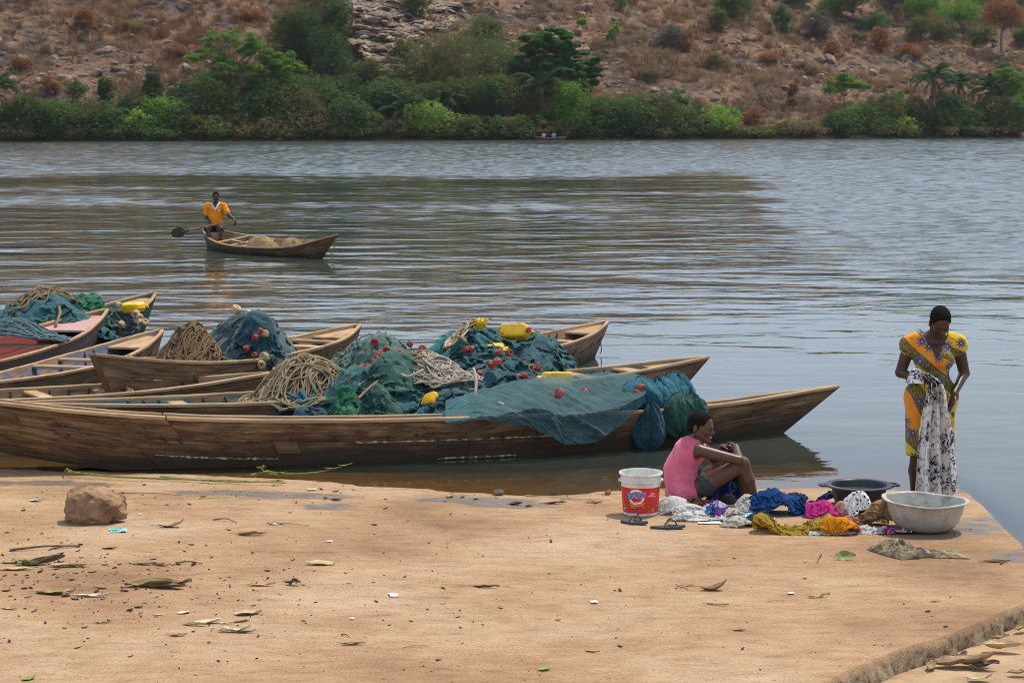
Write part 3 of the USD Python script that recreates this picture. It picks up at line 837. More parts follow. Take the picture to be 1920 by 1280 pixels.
def palm(base, trunk_h, L, label, seed, nf=16, nd=5, spread=1.0, tr=0.22, group=None):
    r = np.random.default_rng(seed)
    t = thing('palm_tree', label, 'palm tree', base, 0, group)
    z = np.linspace(-0.3, trunk_h, 14)
    tk = tube(np.stack([0.1 * np.sin(z * 0.5), 0 * z, z], -1), tr * (1 + 0.12 * np.sin(np.arange(14) * 2.3)), 8)
    obj('trunk', tk, bark_m, t)
    for i in range(nf):
        az = i * 2.4 + r.normal() * 0.2; el = np.interp(i / nf, [0, 1], [1.35, 0.15]) + r.normal() * 0.1
        obj('frond', xf(frond(L * r.uniform(0.85, 1.1), az, el, 1.5 * spread, r), (0, 0, trunk_h)), frond_mats['green'], t)
    for i in range(nd):
        az = r.uniform(0, 6.28)
        obj('frond', xf(frond(L * 0.75, az, -0.7 + r.normal() * 0.2, 0.9, r, 18, 0.35), (0, 0, trunk_h)), frond_mats['dead'], t, label='dead brown hanging frond')
    return t


def ppm(p):
    return F / p[1]


# the river-bank shrubs: (px, top py, width px, colour, label, [base py or None = at the water], off, extra)
def bank(px, top, wpx, col, label, seed, base=None, off=2.0, **k):
    p = shore_pt(px, off) if base is None else hit(px, base)
    s = ppm(p)
    by = base if base is not None else 217 + F * (EYE - p[2]) / p[1]
    return shrub(p, 1.22 * wpx / s, 1.13 * (by - top) / s, col, label, seed, **k)


B = bank
B(45, 188, 95, 'dark', 'dark leafy bush right of the palm cut off by the left edge', 101)
B(108, 196, 95, 'mid', 'green bush on the bank, second bush from the left', 102)
B(168, 192, 90, 'olive', 'olive bush on the bank below the leftmost ivy column', 103)
B(205, 137, 42, 'dark', 'tall narrow column of dark creeper behind the left bank bushes', 104, off=5)
B(218, 205, 85, 'mid', 'low mid green bush left of the bright green one', 105)
B(258, 212, 60, 'lime', 'small yellow green bush low on the left bank', 106, off=1.2)
B(250, 182, 90, 'dark', 'dark bush between the two creeper columns', 107, off=5)
B(292, 128, 46, 'dark', 'tall column of creeper with an arching top', 108, off=6)
B(312, 190, 90, 'bright', 'bright green bush at the foot of the arching creeper', 109, off=3)
B(335, 205, 70, 'dark', 'dark bush right of the bright green one on the left bank', 110)
B(282, 222, 60, 'bright', 'low bright bush touching the water on the left', 111, off=1.0)
B(395, 175, 100, 'dark', 'dark shrub under the left side of the flat topped tree', 112, off=6)
B(395, 222, 90, 'drab', 'dry grey brown scrub at the water under the flat topped tree', 113)
B(450, 218, 80, 'drab', 'dry drab bush at the water below the twin pale trunks', 114)
B(470, 180, 110, 'olive', 'olive shrub behind the drab bushes below the flat topped tree', 115, off=7)
B(545, 172, 120, 'olive', 'big olive bush with bare twigs on the left centre bank', 116, off=4)
B(525, 215, 70, 'mid', 'small green bush at the water beside the olive bush with twigs', 117)
B(590, 150, 120, 'mid', 'broad leafy green shrub at the mouth of the dark gully', 118, off=8)
B(575, 205, 100, 'drab', 'twiggy drab bush at the waterline below the dark gully', 119)
B(640, 190, 110, 'dark', 'dark bush at the water below the rocky cliff', 120)
B(690, 215, 80, 'mid', 'low green bush at the water right of the dark bush under the cliff', 121)
B(640, 150, 90, 'dark', 'dark shrub filling the gully left of the cliff foot', 122, off=10)
B(715, 165, 110, 'dark', 'dark tall shrub under the right foot of the cliff', 123, off=7)
B(800, 200, 110, 'lime', 'yellow green round bush on the bank right of the feathery palm', 124, off=2)
B(870, 222, 120, 'olive', 'low olive scrub on the bank left of the dry mound', 125)
B(962, 222, 80, 'drab', 'dry straw coloured mound at the water under the great green tree', 126, off=1.2)
B(945, 155, 130, 'olive', 'rounded olive tree in front of the great green tree', 127, off=7)
B(1015, 215, 60, 'dark', 'dark small bush by the tiny boat on the far bank', 128)
B(1062, 165, 92, 'bright', 'bright rounded bush right of the far boat', 129, off=2.5)
B(1055, 225, 50, 'bright', 'low bright bush right beside the tiny boat', 130, off=1.0)
B(1125, 185, 90, 'mid', 'green bush beside the bright rounded bush', 131, off=3)
B(1180, 190, 110, 'mid', 'wide green bush in the middle of the right bank hedge', 132)
B(1225, 182, 100, 'olive', 'olive green bush in the hedge left of the dark gap', 133, off=2.5)
B(1270, 178, 55, 'emerald', 'small dark green tree standing over the right bank hedge', 134, off=8)
B(1285, 208, 80, 'olive', 'olive bush right of the small dark tree', 135)
B(1308, 200, 45, 'dark', 'dark spiky bush beside the yellow green bush', 136, off=4)
B(1350, 206, 85, 'lime', 'yellow green bush at the right end of the long hedge', 137, off=1.5)
B(1410, 206, 42, 'rust', 'rust brown dry bush standing alone on the right bank', 138, off=4)
B(1395, 238, 80, 'drab', 'low dry grass clump at the water below the rust brown bush', 139, off=1.0)
B(1478, 226, 70, 'drab', 'pale reed clump at the water in the open stretch', 140, off=1.2)
B(1440, 236, 60, 'olive', 'low olive clump between the rust bush and the reeds', 141, off=1.2)
B(1522, 240, 60, 'rust', 'low rusty grass clump right of the pale reeds', 142, off=1.2)
B(1570, 215, 70, 'dark', 'dark bush at the left end of the bushes under the palms', 143, off=2)
B(1620, 198, 110, 'mid', 'wide green bush on the bank below the small flat topped tree', 144, off=4)
B(1640, 222, 90, 'mid', 'lower green bush in front of the wide one on the right bank', 145)
B(1700, 190, 90, 'olive', 'olive bush left of the tall palm', 146, off=5)
B(1695, 225, 60, 'lime', 'small yellow green bush at the water left of the tall palm', 147, off=1.2)
B(1752, 208, 80, 'dark', 'dark bush at the foot of the tall palm', 148)
B(1805, 200, 90, 'mid', 'leafy green bush between the two right palms', 149, off=3)
B(1800, 228, 80, 'dark', 'dark bush at the water between the right palms', 150, off=1.2)
B(1880, 218, 100, 'dark', 'dark bush at the water at the right edge', 151)
B(1915, 175, 90, 'bright', 'bright foliage at the right edge behind the leaning pale trunk', 152, off=8)
B(1683, 168, 30, 'lime', 'thin yellow green sapling left of the tall palm', 153, off=7)

# up on the slope
S = lambda px, base, top, wpx, col, label, seed, **k: bank(px, top, wpx, col, label, seed, base=base, **k)
S(145, 200, 158, 42, 'mid', 'small pale green sapling on the rocky slope at the left', 201, trunk=0.3)
S(605, 105, -30, 110, 'olive', 'tall olive tree with bare branches at the head of the gully', 202, trunk=0.2, cat='tree')
S(628, 150, 0, 70, 'dark', 'tall dark tree pressed against the left side of the cliff', 203, cat='tree')
S(575, 150, 35, 90, 'dark', 'dark tree in the gully behind the flat topped tree', 204, cat='tree')
S(620, 190, 60, 90, 'dark', 'dark creeper covered tree deep in the gully', 205, cat='tree')
S(545, 115, 20, 70, 'olive', 'olive shrub above the right end of the flat topped tree', 206)
S(780, 45, -15, 60, 'olive', 'olive shrub growing on top of the cliff', 207)
S(752, 130, 80, 50, 'olive', 'greyish olive shrub clinging to the middle of the cliff', 208)
S(905, 95, 44, 85, 'olive', 'dark olive shrub capping the trees left of the great green tree', 209)
S(800, 190, 92, 130, 'olive', 'olive tree at the left of the central thicket', 210, cat='tree')
S(865, 200, 72, 160, 'olive', 'broad olive tree in the middle of the central thicket', 211, cat='tree')
S(930, 190, 84, 130, 'mid', 'green tree in the thicket just left of the great green tree', 212, cat='tree')
S(1148, 80, 56, 20, 'bright', 'tiny bright sapling on the slope right of the great green tree', 213)
S(1092, 48, 38, 18, 'lime', 'tiny yellow green shrub high on the slope right of the cliff', 214)
S(1165, 20, -12, 25, 'bright', 'bright shrub cut by the top edge above the middle', 215)
S(1372, 40, -25, 75, 'mid', 'green bush cut by the top edge right of the middle', 216)
S(1465, 68, 15, 40, 'mid', 'green shrub with a dark foot on the upper right slope', 217)
S(1532, 72, 25, 55, 'grey', 'grey brown bare shrub on the upper right slope', 218)
S(1485, 205, 155, 26, 'rust', 'rusty shrub with a yellow top standing alone on the right slope', 219)
S(1720, 75, 38, 55, 'olive', 'olive shrub below the skyline trees', 220)
S(1650, 95, 55, 45, 'rust', 'reddish dry shrub on the upper right slope', 221)
S(1600, 38, -20, 90, 'olive', 'olive tree on the skyline, left of the grey one', 222, trunk=0.3, cat='tree')
S(1668, 40, -15, 70, 'grey', 'grey bare tree on the skyline', 223, trunk=0.35, cat='tree')
S(1730, 45, -10, 90, 'bright', 'bright green tree on the skyline right of the grey tree', 224, trunk=0.3, cat='tree')
S(1800, 62, 10, 90, 'bright', 'rounded bright green tree below the skyline at the right', 225, trunk=0.25, cat='tree')
S(1850, 40, -15, 110, 'dark', 'dark green tree on the skyline at the right', 226, trunk=0.3, cat='tree')
S(1878, 105, 8, 80, 'rust', 'reddish brown tree with a dark trunk near the right edge', 227, trunk=0.45, cat='tree', rag=1.1)
S(1915, 85, 55, 40, 'mid', 'green shrub at the right edge below the reddish tree', 228)
S(1880, 150, 122, 30, 'mid', 'small green shrub above the palms at the right edge', 229)
S(1775, 20, -40, 100, 'olive', 'olive tree on the skyline above the rounded bright one', 230, trunk=0.3, cat='tree')
S(1405, 55, -12, 60, 'olive', 'thin branched tree with sparse olive leaves near the top edge', 231, trunk=0.5, cat='tree', n=500)
S(1500, 10, -30, 60, 'mid', 'green shrub on the skyline right of the sparse tree', 232)
S(1155, 65, 42, 14, 'lime', 'tiny lime shrub on the rocks above the great green tree', 233)
S(95, 175, 148, 40, 'rust', 'rusty dry shrub on the slope at the left', 234)
S(155, 60, 20, 50, 'rust', 'reddish dry shrub among the rocks at the upper left', 235)
S(1255, 95, 55, 70, 'grey', 'grey leafless shrub on the burnt slope right of the middle', 236)
S(1285, 98, 60, 40, 'rust', 'orange dry shrub beside the grey leafless one', 237)

S(1560, 30, -5, 70, 'mid', 'green bush just left of the olive skyline tree', 240)
S(1640, 62, 28, 60, 'mid', 'mid green bush below the grey skyline tree', 241)
S(1700, 22, -30, 80, 'dark', 'dark green tree between the grey and the bright skyline trees', 242, trunk=0.25, cat='tree')
S(1762, 75, 40, 60, 'olive', 'olive bush left of the rounded bright green tree', 243)
S(1840, 88, 52, 60, 'olive', 'olive bush left of the reddish brown tree with a dark trunk', 244)
S(1905, 40, -20, 90, 'mid', 'green tree on the skyline in the top right corner', 245, trunk=0.25, cat='tree')
S(1560, 105, 82, 45, 'rust', 'rusty shrub below the grey brown bare shrub', 246)
S(1610, 80, 60, 40, 'drab', 'drab dry shrub left of the reddish one on the upper right slope', 247)
S(1700, 110, 85, 50, 'rust', 'reddish dry shrub right below the olive skyline shrub', 248)
S(1440, 120, 98, 45, 'rust', 'rusty shrub in the middle of the right slope', 249)
S(1340, 130, 104, 50, 'drab', 'drab shrub on the burnt slope above the hedge end', 250)
S(1515, 140, 120, 40, 'drab', 'drab shrub above the small flat topped tree, to its left', 251)
S(1215, 150, 128, 45, 'drab', 'drab shrub right of the great green tree on the burnt slope', 252)
S(1345, 60, 20, 40, 'olive', 'thin olive shrub left of the bush cut by the top edge', 253)
S(40, 130, 108, 50, 'rust', 'rusty grass clump near the left edge of the rocky slope', 254)
S(330, 110, 85, 55, 'rust', 'rusty grass clump left of the flat topped tree', 255)
S(250, 60, 40, 60, 'drab', 'drab dry clump high on the left slope', 256)
S(470, 40, 20, 60, 'rust', 'rusty clump above the flat topped tree', 257)

S(985, 205, 112, 90, 'mid', 'leafy green tree filling in under the left of the great green tree', 260, cat='tree')
S(1075, 205, 128, 90, 'mid', 'leafy green tree filling in under the right of the great green tree', 261, cat='tree')
S(392, 205, 148, 80, 'mid', 'green bush climbing the slope below the flat topped crown', 262)
S(478, 212, 138, 85, 'olive', 'olive bush climbing the slope below the second flat crown', 263)
S(525, 200, 118, 75, 'mid', 'irregular green tree right below the second flat crown', 264, cat='tree')
S(345, 215, 162, 60, 'dark', 'dark bush at the slope foot left of the flat topped tree', 265)
S(690, 190, 120, 70, 'olive', 'olive tree with a ragged crown at the cliff foot', 266, trunk=0.2, cat='tree')
S(590, 150, 58, 70, 'mid', 'taller green tree standing out of the gully', 267, trunk=0.2, cat='tree', rag=1.3)
S(760, 190, 135, 70, 'mid', 'ragged green bush between the cliff and the central thicket', 268)

# the flat topped tree at the left, two crowns on twin trunks
p = shore_pt(438, 7.0); s = ppm(p)
flat_tree(p, 150 / s, (217 + F * (EYE - p[2]) / p[1] - 50) / s, 'bright', 'flat topped bright green tree with layered crown at the left of the gully', 301,
          [(0.0, 0.93, 4.6, 0.5), (-3.0, 0.74, 3.2, 0.35), (1.0, 0.62, 4.6, 0.35), (3.2, 0.80, 2.6, 0.3), (-1.0, 0.50, 2.6, 0.3)], bark=bark_m)
p = shore_pt(468, 8.0); s = ppm(p)
flat_tree(p, 100 / s, (217 + F * (EYE - p[2]) / p[1] - 92) / s, 'bright', 'second flat crowned tree reaching right from the flat topped one', 302,
          [(3.6, 0.93, 3.4, 0.35), (4.6, 0.78, 3.2, 0.3), (2.4, 0.68, 2.4, 0.3)], bark=bark_m, lean=1.6)
# the great green tree in the middle
p = shore_pt(1035, 9.0); s = ppm(p)
flat_tree(p, 170 / s, (217 + F * (EYE - p[2]) / p[1] - 54) / s, 'emerald', 'great spreading deep green tree in the middle of the far bank', 303,
          [(-1.6, 0.93, 3.2, 0.9), (1.8, 0.86, 3.4, 0.9), (-2.6, 0.72, 3.8, 0.9), (2.6, 0.68, 4.2, 0.9), (4.4, 0.55, 2.2, 0.5), (0, 0.56, 4.6, 0.8), (0.5, 0.78, 3.6, 0.9), (-1.0, 0.64, 3.6, 0.9)], leaf=0.24, n_mul=2.0)
# small flat topped tree on the right bank
p = hit(1582, 205); s = ppm(p)
flat_tree(p, 95 / s, 60 / s, 'bright', 'small flat topped bright green tree alone on the right slope', 304, [(-0.3, 0.92, 2.3, 0.25), (1.6, 0.76, 2.2, 0.2), (-1.2, 0.66, 1.6, 0.2)], leaf=0.14)
# right edge tree with leaning pale trunk
p = shore_pt(1868, 3.0); s = ppm(p)
flat_tree(p, 120 / s, 108 / s, 'bright', 'bright tree with a leaning pale trunk at the right edge', 305, [(1.6, 0.95, 2.6, 0.4), (2.8, 0.80, 2.4, 0.4), (1.2, 0.72, 1.8, 0.3)], bark=pale_bark_m, lean=2.2)

rb = np.random.default_rng(606)
bank_px = [20, 75, 130, 190, 240, 300, 350, 365, 410, 430, 480, 500, 540, 565, 610, 630, 665, 700, 725, 745, 775, 820, 850, 880, 910, 935, 975, 1030, 1085, 1100, 1150, 1165, 1205, 1215, 1250, 1265, 1295, 1325, 1375, 1590, 1600, 1650, 1670, 1710, 1725, 1770, 1785, 1830, 1845, 1900, 1910]
MARK = [(8, 'the palm cut by the left edge'), (45, 'the first dark bush'), (150, 'the leftmost olive bush'), (205, 'the narrow creeper column'), (292, 'the arching creeper column'), (335, 'the bright bush under the creeper'), (395, 'the drab scrub'), (438, 'the twin trunks'),
        (500, 'the second flat crowned tree'), (560, 'the twiggy olive bush'), (610, 'the gully mouth'), (655, 'the cliff foot'), (700, 'the dark bush under the cliff'), (762, 'the feathery palm'), (800, 'the yellow green round bush'), (870, 'the low olive scrub'), (915, 'the low palm'), (962, 'the dry straw mound'),
        (1025, 'the tiny boat'), (1062, 'the bright rounded bush'), (1125, 'the start of the right hedge'), (1180, 'the wide hedge bush'), (1270, 'the small dark tree'), (1308, 'the dark spiky bush'), (1350, 'the yellow green hedge end'), (1410, 'the rust brown bush'), (1478, 'the pale reeds'), (1570, 'the dark end bush'),
        (1640, 'the small flat topped tree'), (1700, 'the olive bush by the tall palm'), (1745, 'the tall palm'), (1790, 'the smaller palm'), (1850, 'the broad palm'), (1905, 'the leaning pale trunk')]
_said = set()
CW = {'dark': 'dark green', 'mid': 'mid green', 'olive': 'olive green', 'drab': 'drab brown'}


def where_(px, col, kind):
    for d, m in sorted((abs(px - m[0]), m) for m in MARK):
        side = 'left of' if px < m[0] else 'right of'
        for how in ('just ', 'a little '):
            t = f'{CW[col]} {kind}, {how}{side} {m[1]}'
            if t not in _said:
                _said.add(t)
                return t


for i, px in enumerate(bank_px):
    tall = 150 if 360 < px < 680 else (140 if 690 < px < 1000 else (178 if px < 1100 or px > 1560 else 186))
    c = ['mid', 'olive', 'mid', 'dark', 'mid', 'olive', 'olive'][i % 7]
    bank(px, tall + rb.uniform(5, 38), rb.uniform(60, 100), c, where_(px, c, 'back row bush'), 700 + i, off=rb.uniform(3.5, 9), group='bushes of the far bank thicket')
for i, px in enumerate(np.arange(6, 1930, 44)):
    if 1370 < px < 1560 and i % 2: continue
    c = ['dark', 'olive', 'mid', 'drab'][rb.integers(0, 4)]
    px = px + rb.uniform(-12, 12)
    bank(px, rb.uniform(222, 240), rb.uniform(50, 85), c, where_(px, c, 'waterline bush'), 800 + i, off=rb.uniform(0.3, 1.0), group='low bushes along the far waterline')
p = shore_pt(1745, 4.0); palm(p, 7.3, 4.1, 'tall palm with a skirt of dead fronds at the right', 401, nf=18, nd=11, tr=0.3)
p = shore_pt(1790, 7.0); palm(p, 5.8, 3.4, 'smaller palm just behind the tall one', 402, nf=14, nd=4)
p = shore_pt(1850, 5.0); palm(p, 5.6, 4.4, 'broad palm with pale hanging fronds near the right edge', 403, nf=18, nd=8)
p = shore_pt(-4, 2.5); palm(p, 5.4, 4.4, 'dark palm cut off by the left edge', 404, nf=18, nd=3)
p = shore_pt(762, 3.0); palm(p, 2.4, 4.6, 'low feathery palm on the bank below the cliff', 405, nf=20, nd=2, spread=0.9)
p = shore_pt(838, 6.0); palm(p, 3.2, 4.0, 'palm among the bushes left of the olive tree', 406, nf=16, nd=1)
p = shore_pt(1015, 5.0); palm(p, 5.4, 4.6, 'dark palm with broad fronds under the great green tree', 407, nf=20, nd=3)
p = shore_pt(915, 2.0); palm(p, 1.2, 2.7, 'low palm above the dry mound at the water', 408, nf=14, nd=2)
p = shore_pt(990, 2.0); palm(p, 1.4, 2.4, 'small palm beside the tiny boat', 409, nf=12, nd=2)
# ================================================================ canoes
def wood(name, stops, wet=None, paint=None, paint_amt=0.5, scale=1.0, rough=0.85, low=0.16):
    """Weathered boards: grain along the hull (primvar 'run'), stains, and worn paint."""
    n = {'run': ('attribute', {'attribute': 'run'}), 'geo': ('geometry', {}), 'sep': ('separate_xyz', {}),
         'mp': ('mapping', {'scale': (1.6 * scale, 40.0 * scale, 1.0)}),
         'n': ('noise_texture', {'scale': 1.0, 'detail': 6.0, 'roughness': 0.66, 'distortion': 0.4}),
         'mp2': ('mapping', {'scale': (0.9, 4.0, 1.0)}),
         'n2': ('noise_texture', {'scale': 2.2, 'detail': 6.0, 'roughness': 0.65, 'distortion': 0.5}),
         'av': ('mix_float', {'fac': 0.5}),
         'r': ('rgb_ramp', {'ramp': stops}),
         'b': ('bump', {'strength': 0.7, 'distance': 0.006}),
         'p': ('principled_bsdf', {'roughness': rough, 'specular_ior_level': 0.2})}
    l = [('run.vector', 'mp.vector'), ('mp.vector', 'n.vector'), ('run.vector', 'mp2.vector'), ('mp2.vector', 'n2.vector'), ('n.fac', 'av.a'), ('n2.fac', 'av.b'),
         ('av.result', 'r.fac'), ('n.fac', 'b.height'), ('b.normal', 'p.normal'), ('geo.position', 'sep.vector')]
    out = 'r.color'
    if paint:
        n['np'] = ('noise_texture', {'scale': 3.0, 'detail': 8.0, 'roughness': 0.72})
        n['rp'] = ('map_range', {'from_min': 0.62 - 0.3 * paint_amt, 'from_max': 0.68 - 0.3 * paint_amt, 'to_min': 0.0, 'to_max': 0.92, 'clamp': True})
        n['mixp'] = ('mix_color', {'b': paint})
        l += [('mp2.vector', 'np.vector'), ('np.fac', 'rp.value'), ('rp.result', 'mixp.fac'), (out, 'mixp.a')]
        out = 'mixp.result'
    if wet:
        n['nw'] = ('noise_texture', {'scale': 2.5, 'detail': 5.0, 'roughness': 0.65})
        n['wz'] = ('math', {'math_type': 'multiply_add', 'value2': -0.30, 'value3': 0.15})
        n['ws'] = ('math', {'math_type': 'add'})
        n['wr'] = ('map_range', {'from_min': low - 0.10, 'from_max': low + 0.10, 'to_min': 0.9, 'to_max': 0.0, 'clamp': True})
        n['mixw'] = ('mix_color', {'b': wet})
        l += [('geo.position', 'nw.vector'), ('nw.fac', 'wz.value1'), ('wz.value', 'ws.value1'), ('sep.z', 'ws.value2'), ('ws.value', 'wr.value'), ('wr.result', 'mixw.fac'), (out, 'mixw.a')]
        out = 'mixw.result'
    l.append((out, 'p.base_color'))
    return usdkit.material(stage, '/World/Looks/' + name, n, l, surface='p.BSDF')


DRY = [(0.30, (0.075, 0.043, 0.023)), (0.43, (0.20, 0.122, 0.066)), (0.54, (0.33, 0.21, 0.118)), (0.70, (0.47, 0.33, 0.20))]
BROWN = [(0.30, (0.030, 0.016, 0.009)), (0.43, (0.088, 0.048, 0.024)), (0.53, (0.165, 0.096, 0.049)), (0.68, (0.31, 0.20, 0.11))]
wood_rail = wood('wood_rail', [(0.30, (0.12, 0.072, 0.038)), (0.43, (0.27, 0.17, 0.092)), (0.54, (0.41, 0.27, 0.155)), (0.70, (0.54, 0.385, 0.24))])
wood_in = wood('wood_inside', DRY)
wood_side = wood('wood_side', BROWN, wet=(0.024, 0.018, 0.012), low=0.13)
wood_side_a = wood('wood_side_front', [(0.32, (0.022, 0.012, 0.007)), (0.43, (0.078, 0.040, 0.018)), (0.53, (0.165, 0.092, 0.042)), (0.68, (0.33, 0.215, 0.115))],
                   wet=(0.030, 0.020, 0.013), paint=(0.095, 0.036, 0.022), paint_amt=0.30, low=0.19)  # waterline wet stain, carried higher to paint shade on the lower side
wood_floor = wood('wood_floor', [(0.28, (0.05, 0.035, 0.024)), (0.5, (0.12, 0.085, 0.058)), (0.72, (0.22, 0.165, 0.115))])
wood_red = wood('wood_red', BROWN, paint=(0.20, 0.036, 0.030), paint_amt=0.9)
wood_pink = wood('wood_pink', DRY, paint=(0.42, 0.255, 0.24), paint_amt=0.95)
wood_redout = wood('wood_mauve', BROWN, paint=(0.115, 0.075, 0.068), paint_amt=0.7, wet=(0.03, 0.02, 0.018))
wood_blue = wood('wood_blue', DRY, paint=(0.075, 0.125, 0.30), paint_amt=0.50)
wood_teal = wood('wood_teal', DRY, paint=(0.085, 0.16, 0.155), paint_amt=0.55)
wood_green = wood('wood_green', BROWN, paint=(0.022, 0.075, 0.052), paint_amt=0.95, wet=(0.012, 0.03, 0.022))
char_m = flat('charred_wood', (0.03, 0.023, 0.018), rough=0.9)


def wobj(name, mesh, run, mat, parent, smooth=False, label=None):
    """A wooden piece with its grain coordinates (n x 2: along, across)."""
    v, f = mesh
    m = UsdGeom.Mesh.Define(stage, number(name, path_of(parent)))
    m.CreatePointsAttr(Vt.Vec3fArray.FromNumpy(np.asarray(v, np.float32)))
    m.CreateFaceVertexCountsAttr(Vt.IntArray.FromNumpy(np.full(len(f), 3, np.int32)))
    m.CreateFaceVertexIndicesAttr(Vt.IntArray.FromNumpy(np.asarray(f, np.int32).ravel()))
    m.CreateSubdivisionSchemeAttr('none'); m.CreateDoubleSidedAttr(True)
    r3 = np.zeros((len(v), 3), np.float32); r3[:, :2] = run
    UsdGeom.PrimvarsAPI(m).CreatePrimvar('run', Sdf.ValueTypeNames.Float3Array, 'vertex').Set(Vt.Vec3fArray.FromNumpy(r3))
    UsdShade.MaterialBindingAPI.Apply(m.GetPrim()).Bind(mat)
    return tag(m, label)


_grain = [0]


def board(a, b, w, h, mat, parent, name, up=(0, 0, 1), jag=0.0):
    v, f = beam(a, b, w, h, up)
    _grain[0] += 1
    L = np.linalg.norm(np.asarray(b, float) - np.asarray(a, float))
    run = np.zeros((len(v), 2)); run[:, 0] = np.repeat([0, L], 8) + _grain[0] * 7.7
    run[:, 1] = np.tile(np.linspace(0, (w + h), 8), 2) + _grain[0] * 1.3
    return wobj(name, (v, f), run, mat, parent)


class Hull:
    """A plank canoe. axis: (x, y) points from one tip to the other; top, low: heights of gunwale and bottom along it; w: half-width of the gunwale;
    rake: how far (share of length) each tip overhangs its foot; power: fullness of the plan."""

    def __init__(s, axis, top, low, w, rake=(0.08, 0.08), power=(2.2, 2.2), blunt=0.035, lean=0.0):
        s.ax = spline(np.array([(x, y, 0) for x, y in axis]), 200)[:, :2]
        dl = np.r_[0, np.cumsum(np.linalg.norm(np.diff(s.ax, axis=0), axis=1))]
        s.L = dl[-1]; s.dl = dl / dl[-1]
        s.top, s.low, s.w, s.rake, s.pw, s.blunt, s.lean = top, low, w, rake, power, blunt, lean

    def pos(s, u):
        return np.stack([np.interp(u, s.dl, s.ax[:, 0]), np.interp(u, s.dl, s.ax[:, 1])], -1)

    def nrm(s, u):
        d = s.pos(np.clip(u + 0.02, 0, 1)) - s.pos(np.clip(u - 0.02, 0, 1))
        d /= np.linalg.norm(d, axis=-1, keepdims=True)
        return np.stack([-d[..., 1], d[..., 0]], -1)                  # to the left of the axis

    def hw(s, u):
        c = 2 * u - 1
        p = np.where(c < 0, s.pw[0], s.pw[1])
        return s.blunt + (s.w - s.blunt) * (1 - np.abs(c) ** p)

    def zt(s, u):
        k = np.linspace(0, 1, len(s.top)); q = spline(np.stack([k, s.top, 0 * k], -1), 120)
        return np.interp(u, q[:, 0], q[:, 1])

    def zb(s, u):
        k = np.linspace(0, 1, len(s.low)); q = spline(np.stack([k, s.low, 0 * k], -1), 120)
        return np.interp(u, q[:, 0], q[:, 1])

    def side(s, u, q, sg, off=0.0):
        """A point of the side: u along, q from gunwale (0) to chine (1), sg +1 left, -1 right; off: outwards."""
        u = np.asarray(u, float); q = np.asarray(q, float)
        ub = s.rake[0] + u * (1 - s.rake[0] - s.rake[1])
        uu = u + (ub - u) * q
        P, N = s.pos(uu), s.nrm(uu)
        hb = s.hw(u) * (0.60 + 0.05 * np.sin(u * np.pi))
        h = s.hw(u) + (hb - s.hw(u)) * q ** 1.25
        z = s.zt(u) + (s.zb(u) - s.zt(u)) * q
        xy = P + N * (sg * np.maximum(h + off, 0.004))[..., None]
        return np.concatenate([xy, (z + s.lean * sg * s.hw(u) * (1 - q))[..., None]], -1)

    def strake(s, u0, u1, q0, q1, sg, off, th=0.028, n=26):
        u = np.linspace(u0, u1, n)
        o1, o2 = s.side(u, np.full(n, q0), sg, off), s.side(u, np.full(n, (q0 + q1) / 2), sg, off + 0.004)
        o3 = s.side(u, np.full(n, q1), sg, off)
        i1, i2, i3 = (s.side(u, np.full(n, q), sg, off - th) for q in (q0, (q0 + q1) / 2, q1))
        P = np.stack([o1, o2, o3, i3, i2, i1], 1)
        wv_ = 0.004 * (meshkit.noise(P * 9.0, 3)[..., None] - 0.5)
        P = P + wv_
        v, f = grid(P, wrap_v=True)
        caps = [[0, 1, 2], [0, 2, 3], [0, 3, 4], [0, 4, 5]]
        m = (n - 1) * 6
        f = np.vstack([f, np.array(caps)[:, ::-1], np.array(caps) + m])
        H = abs(s.zt(0.5) - s.zb(0.5)) * (q1 - q0)
        run = np.stack([np.repeat(u, 6) * s.L, np.tile([0, H / 2, H, H, H / 2, 0], n)], -1)
        _grain[0] += 1
        return (v, f), run + np.array([_grain[0] * 5.3, _grain[0] * 2.1])

    def inside(s, u, q, sg):
        return s.side(u, q, sg, -0.03)


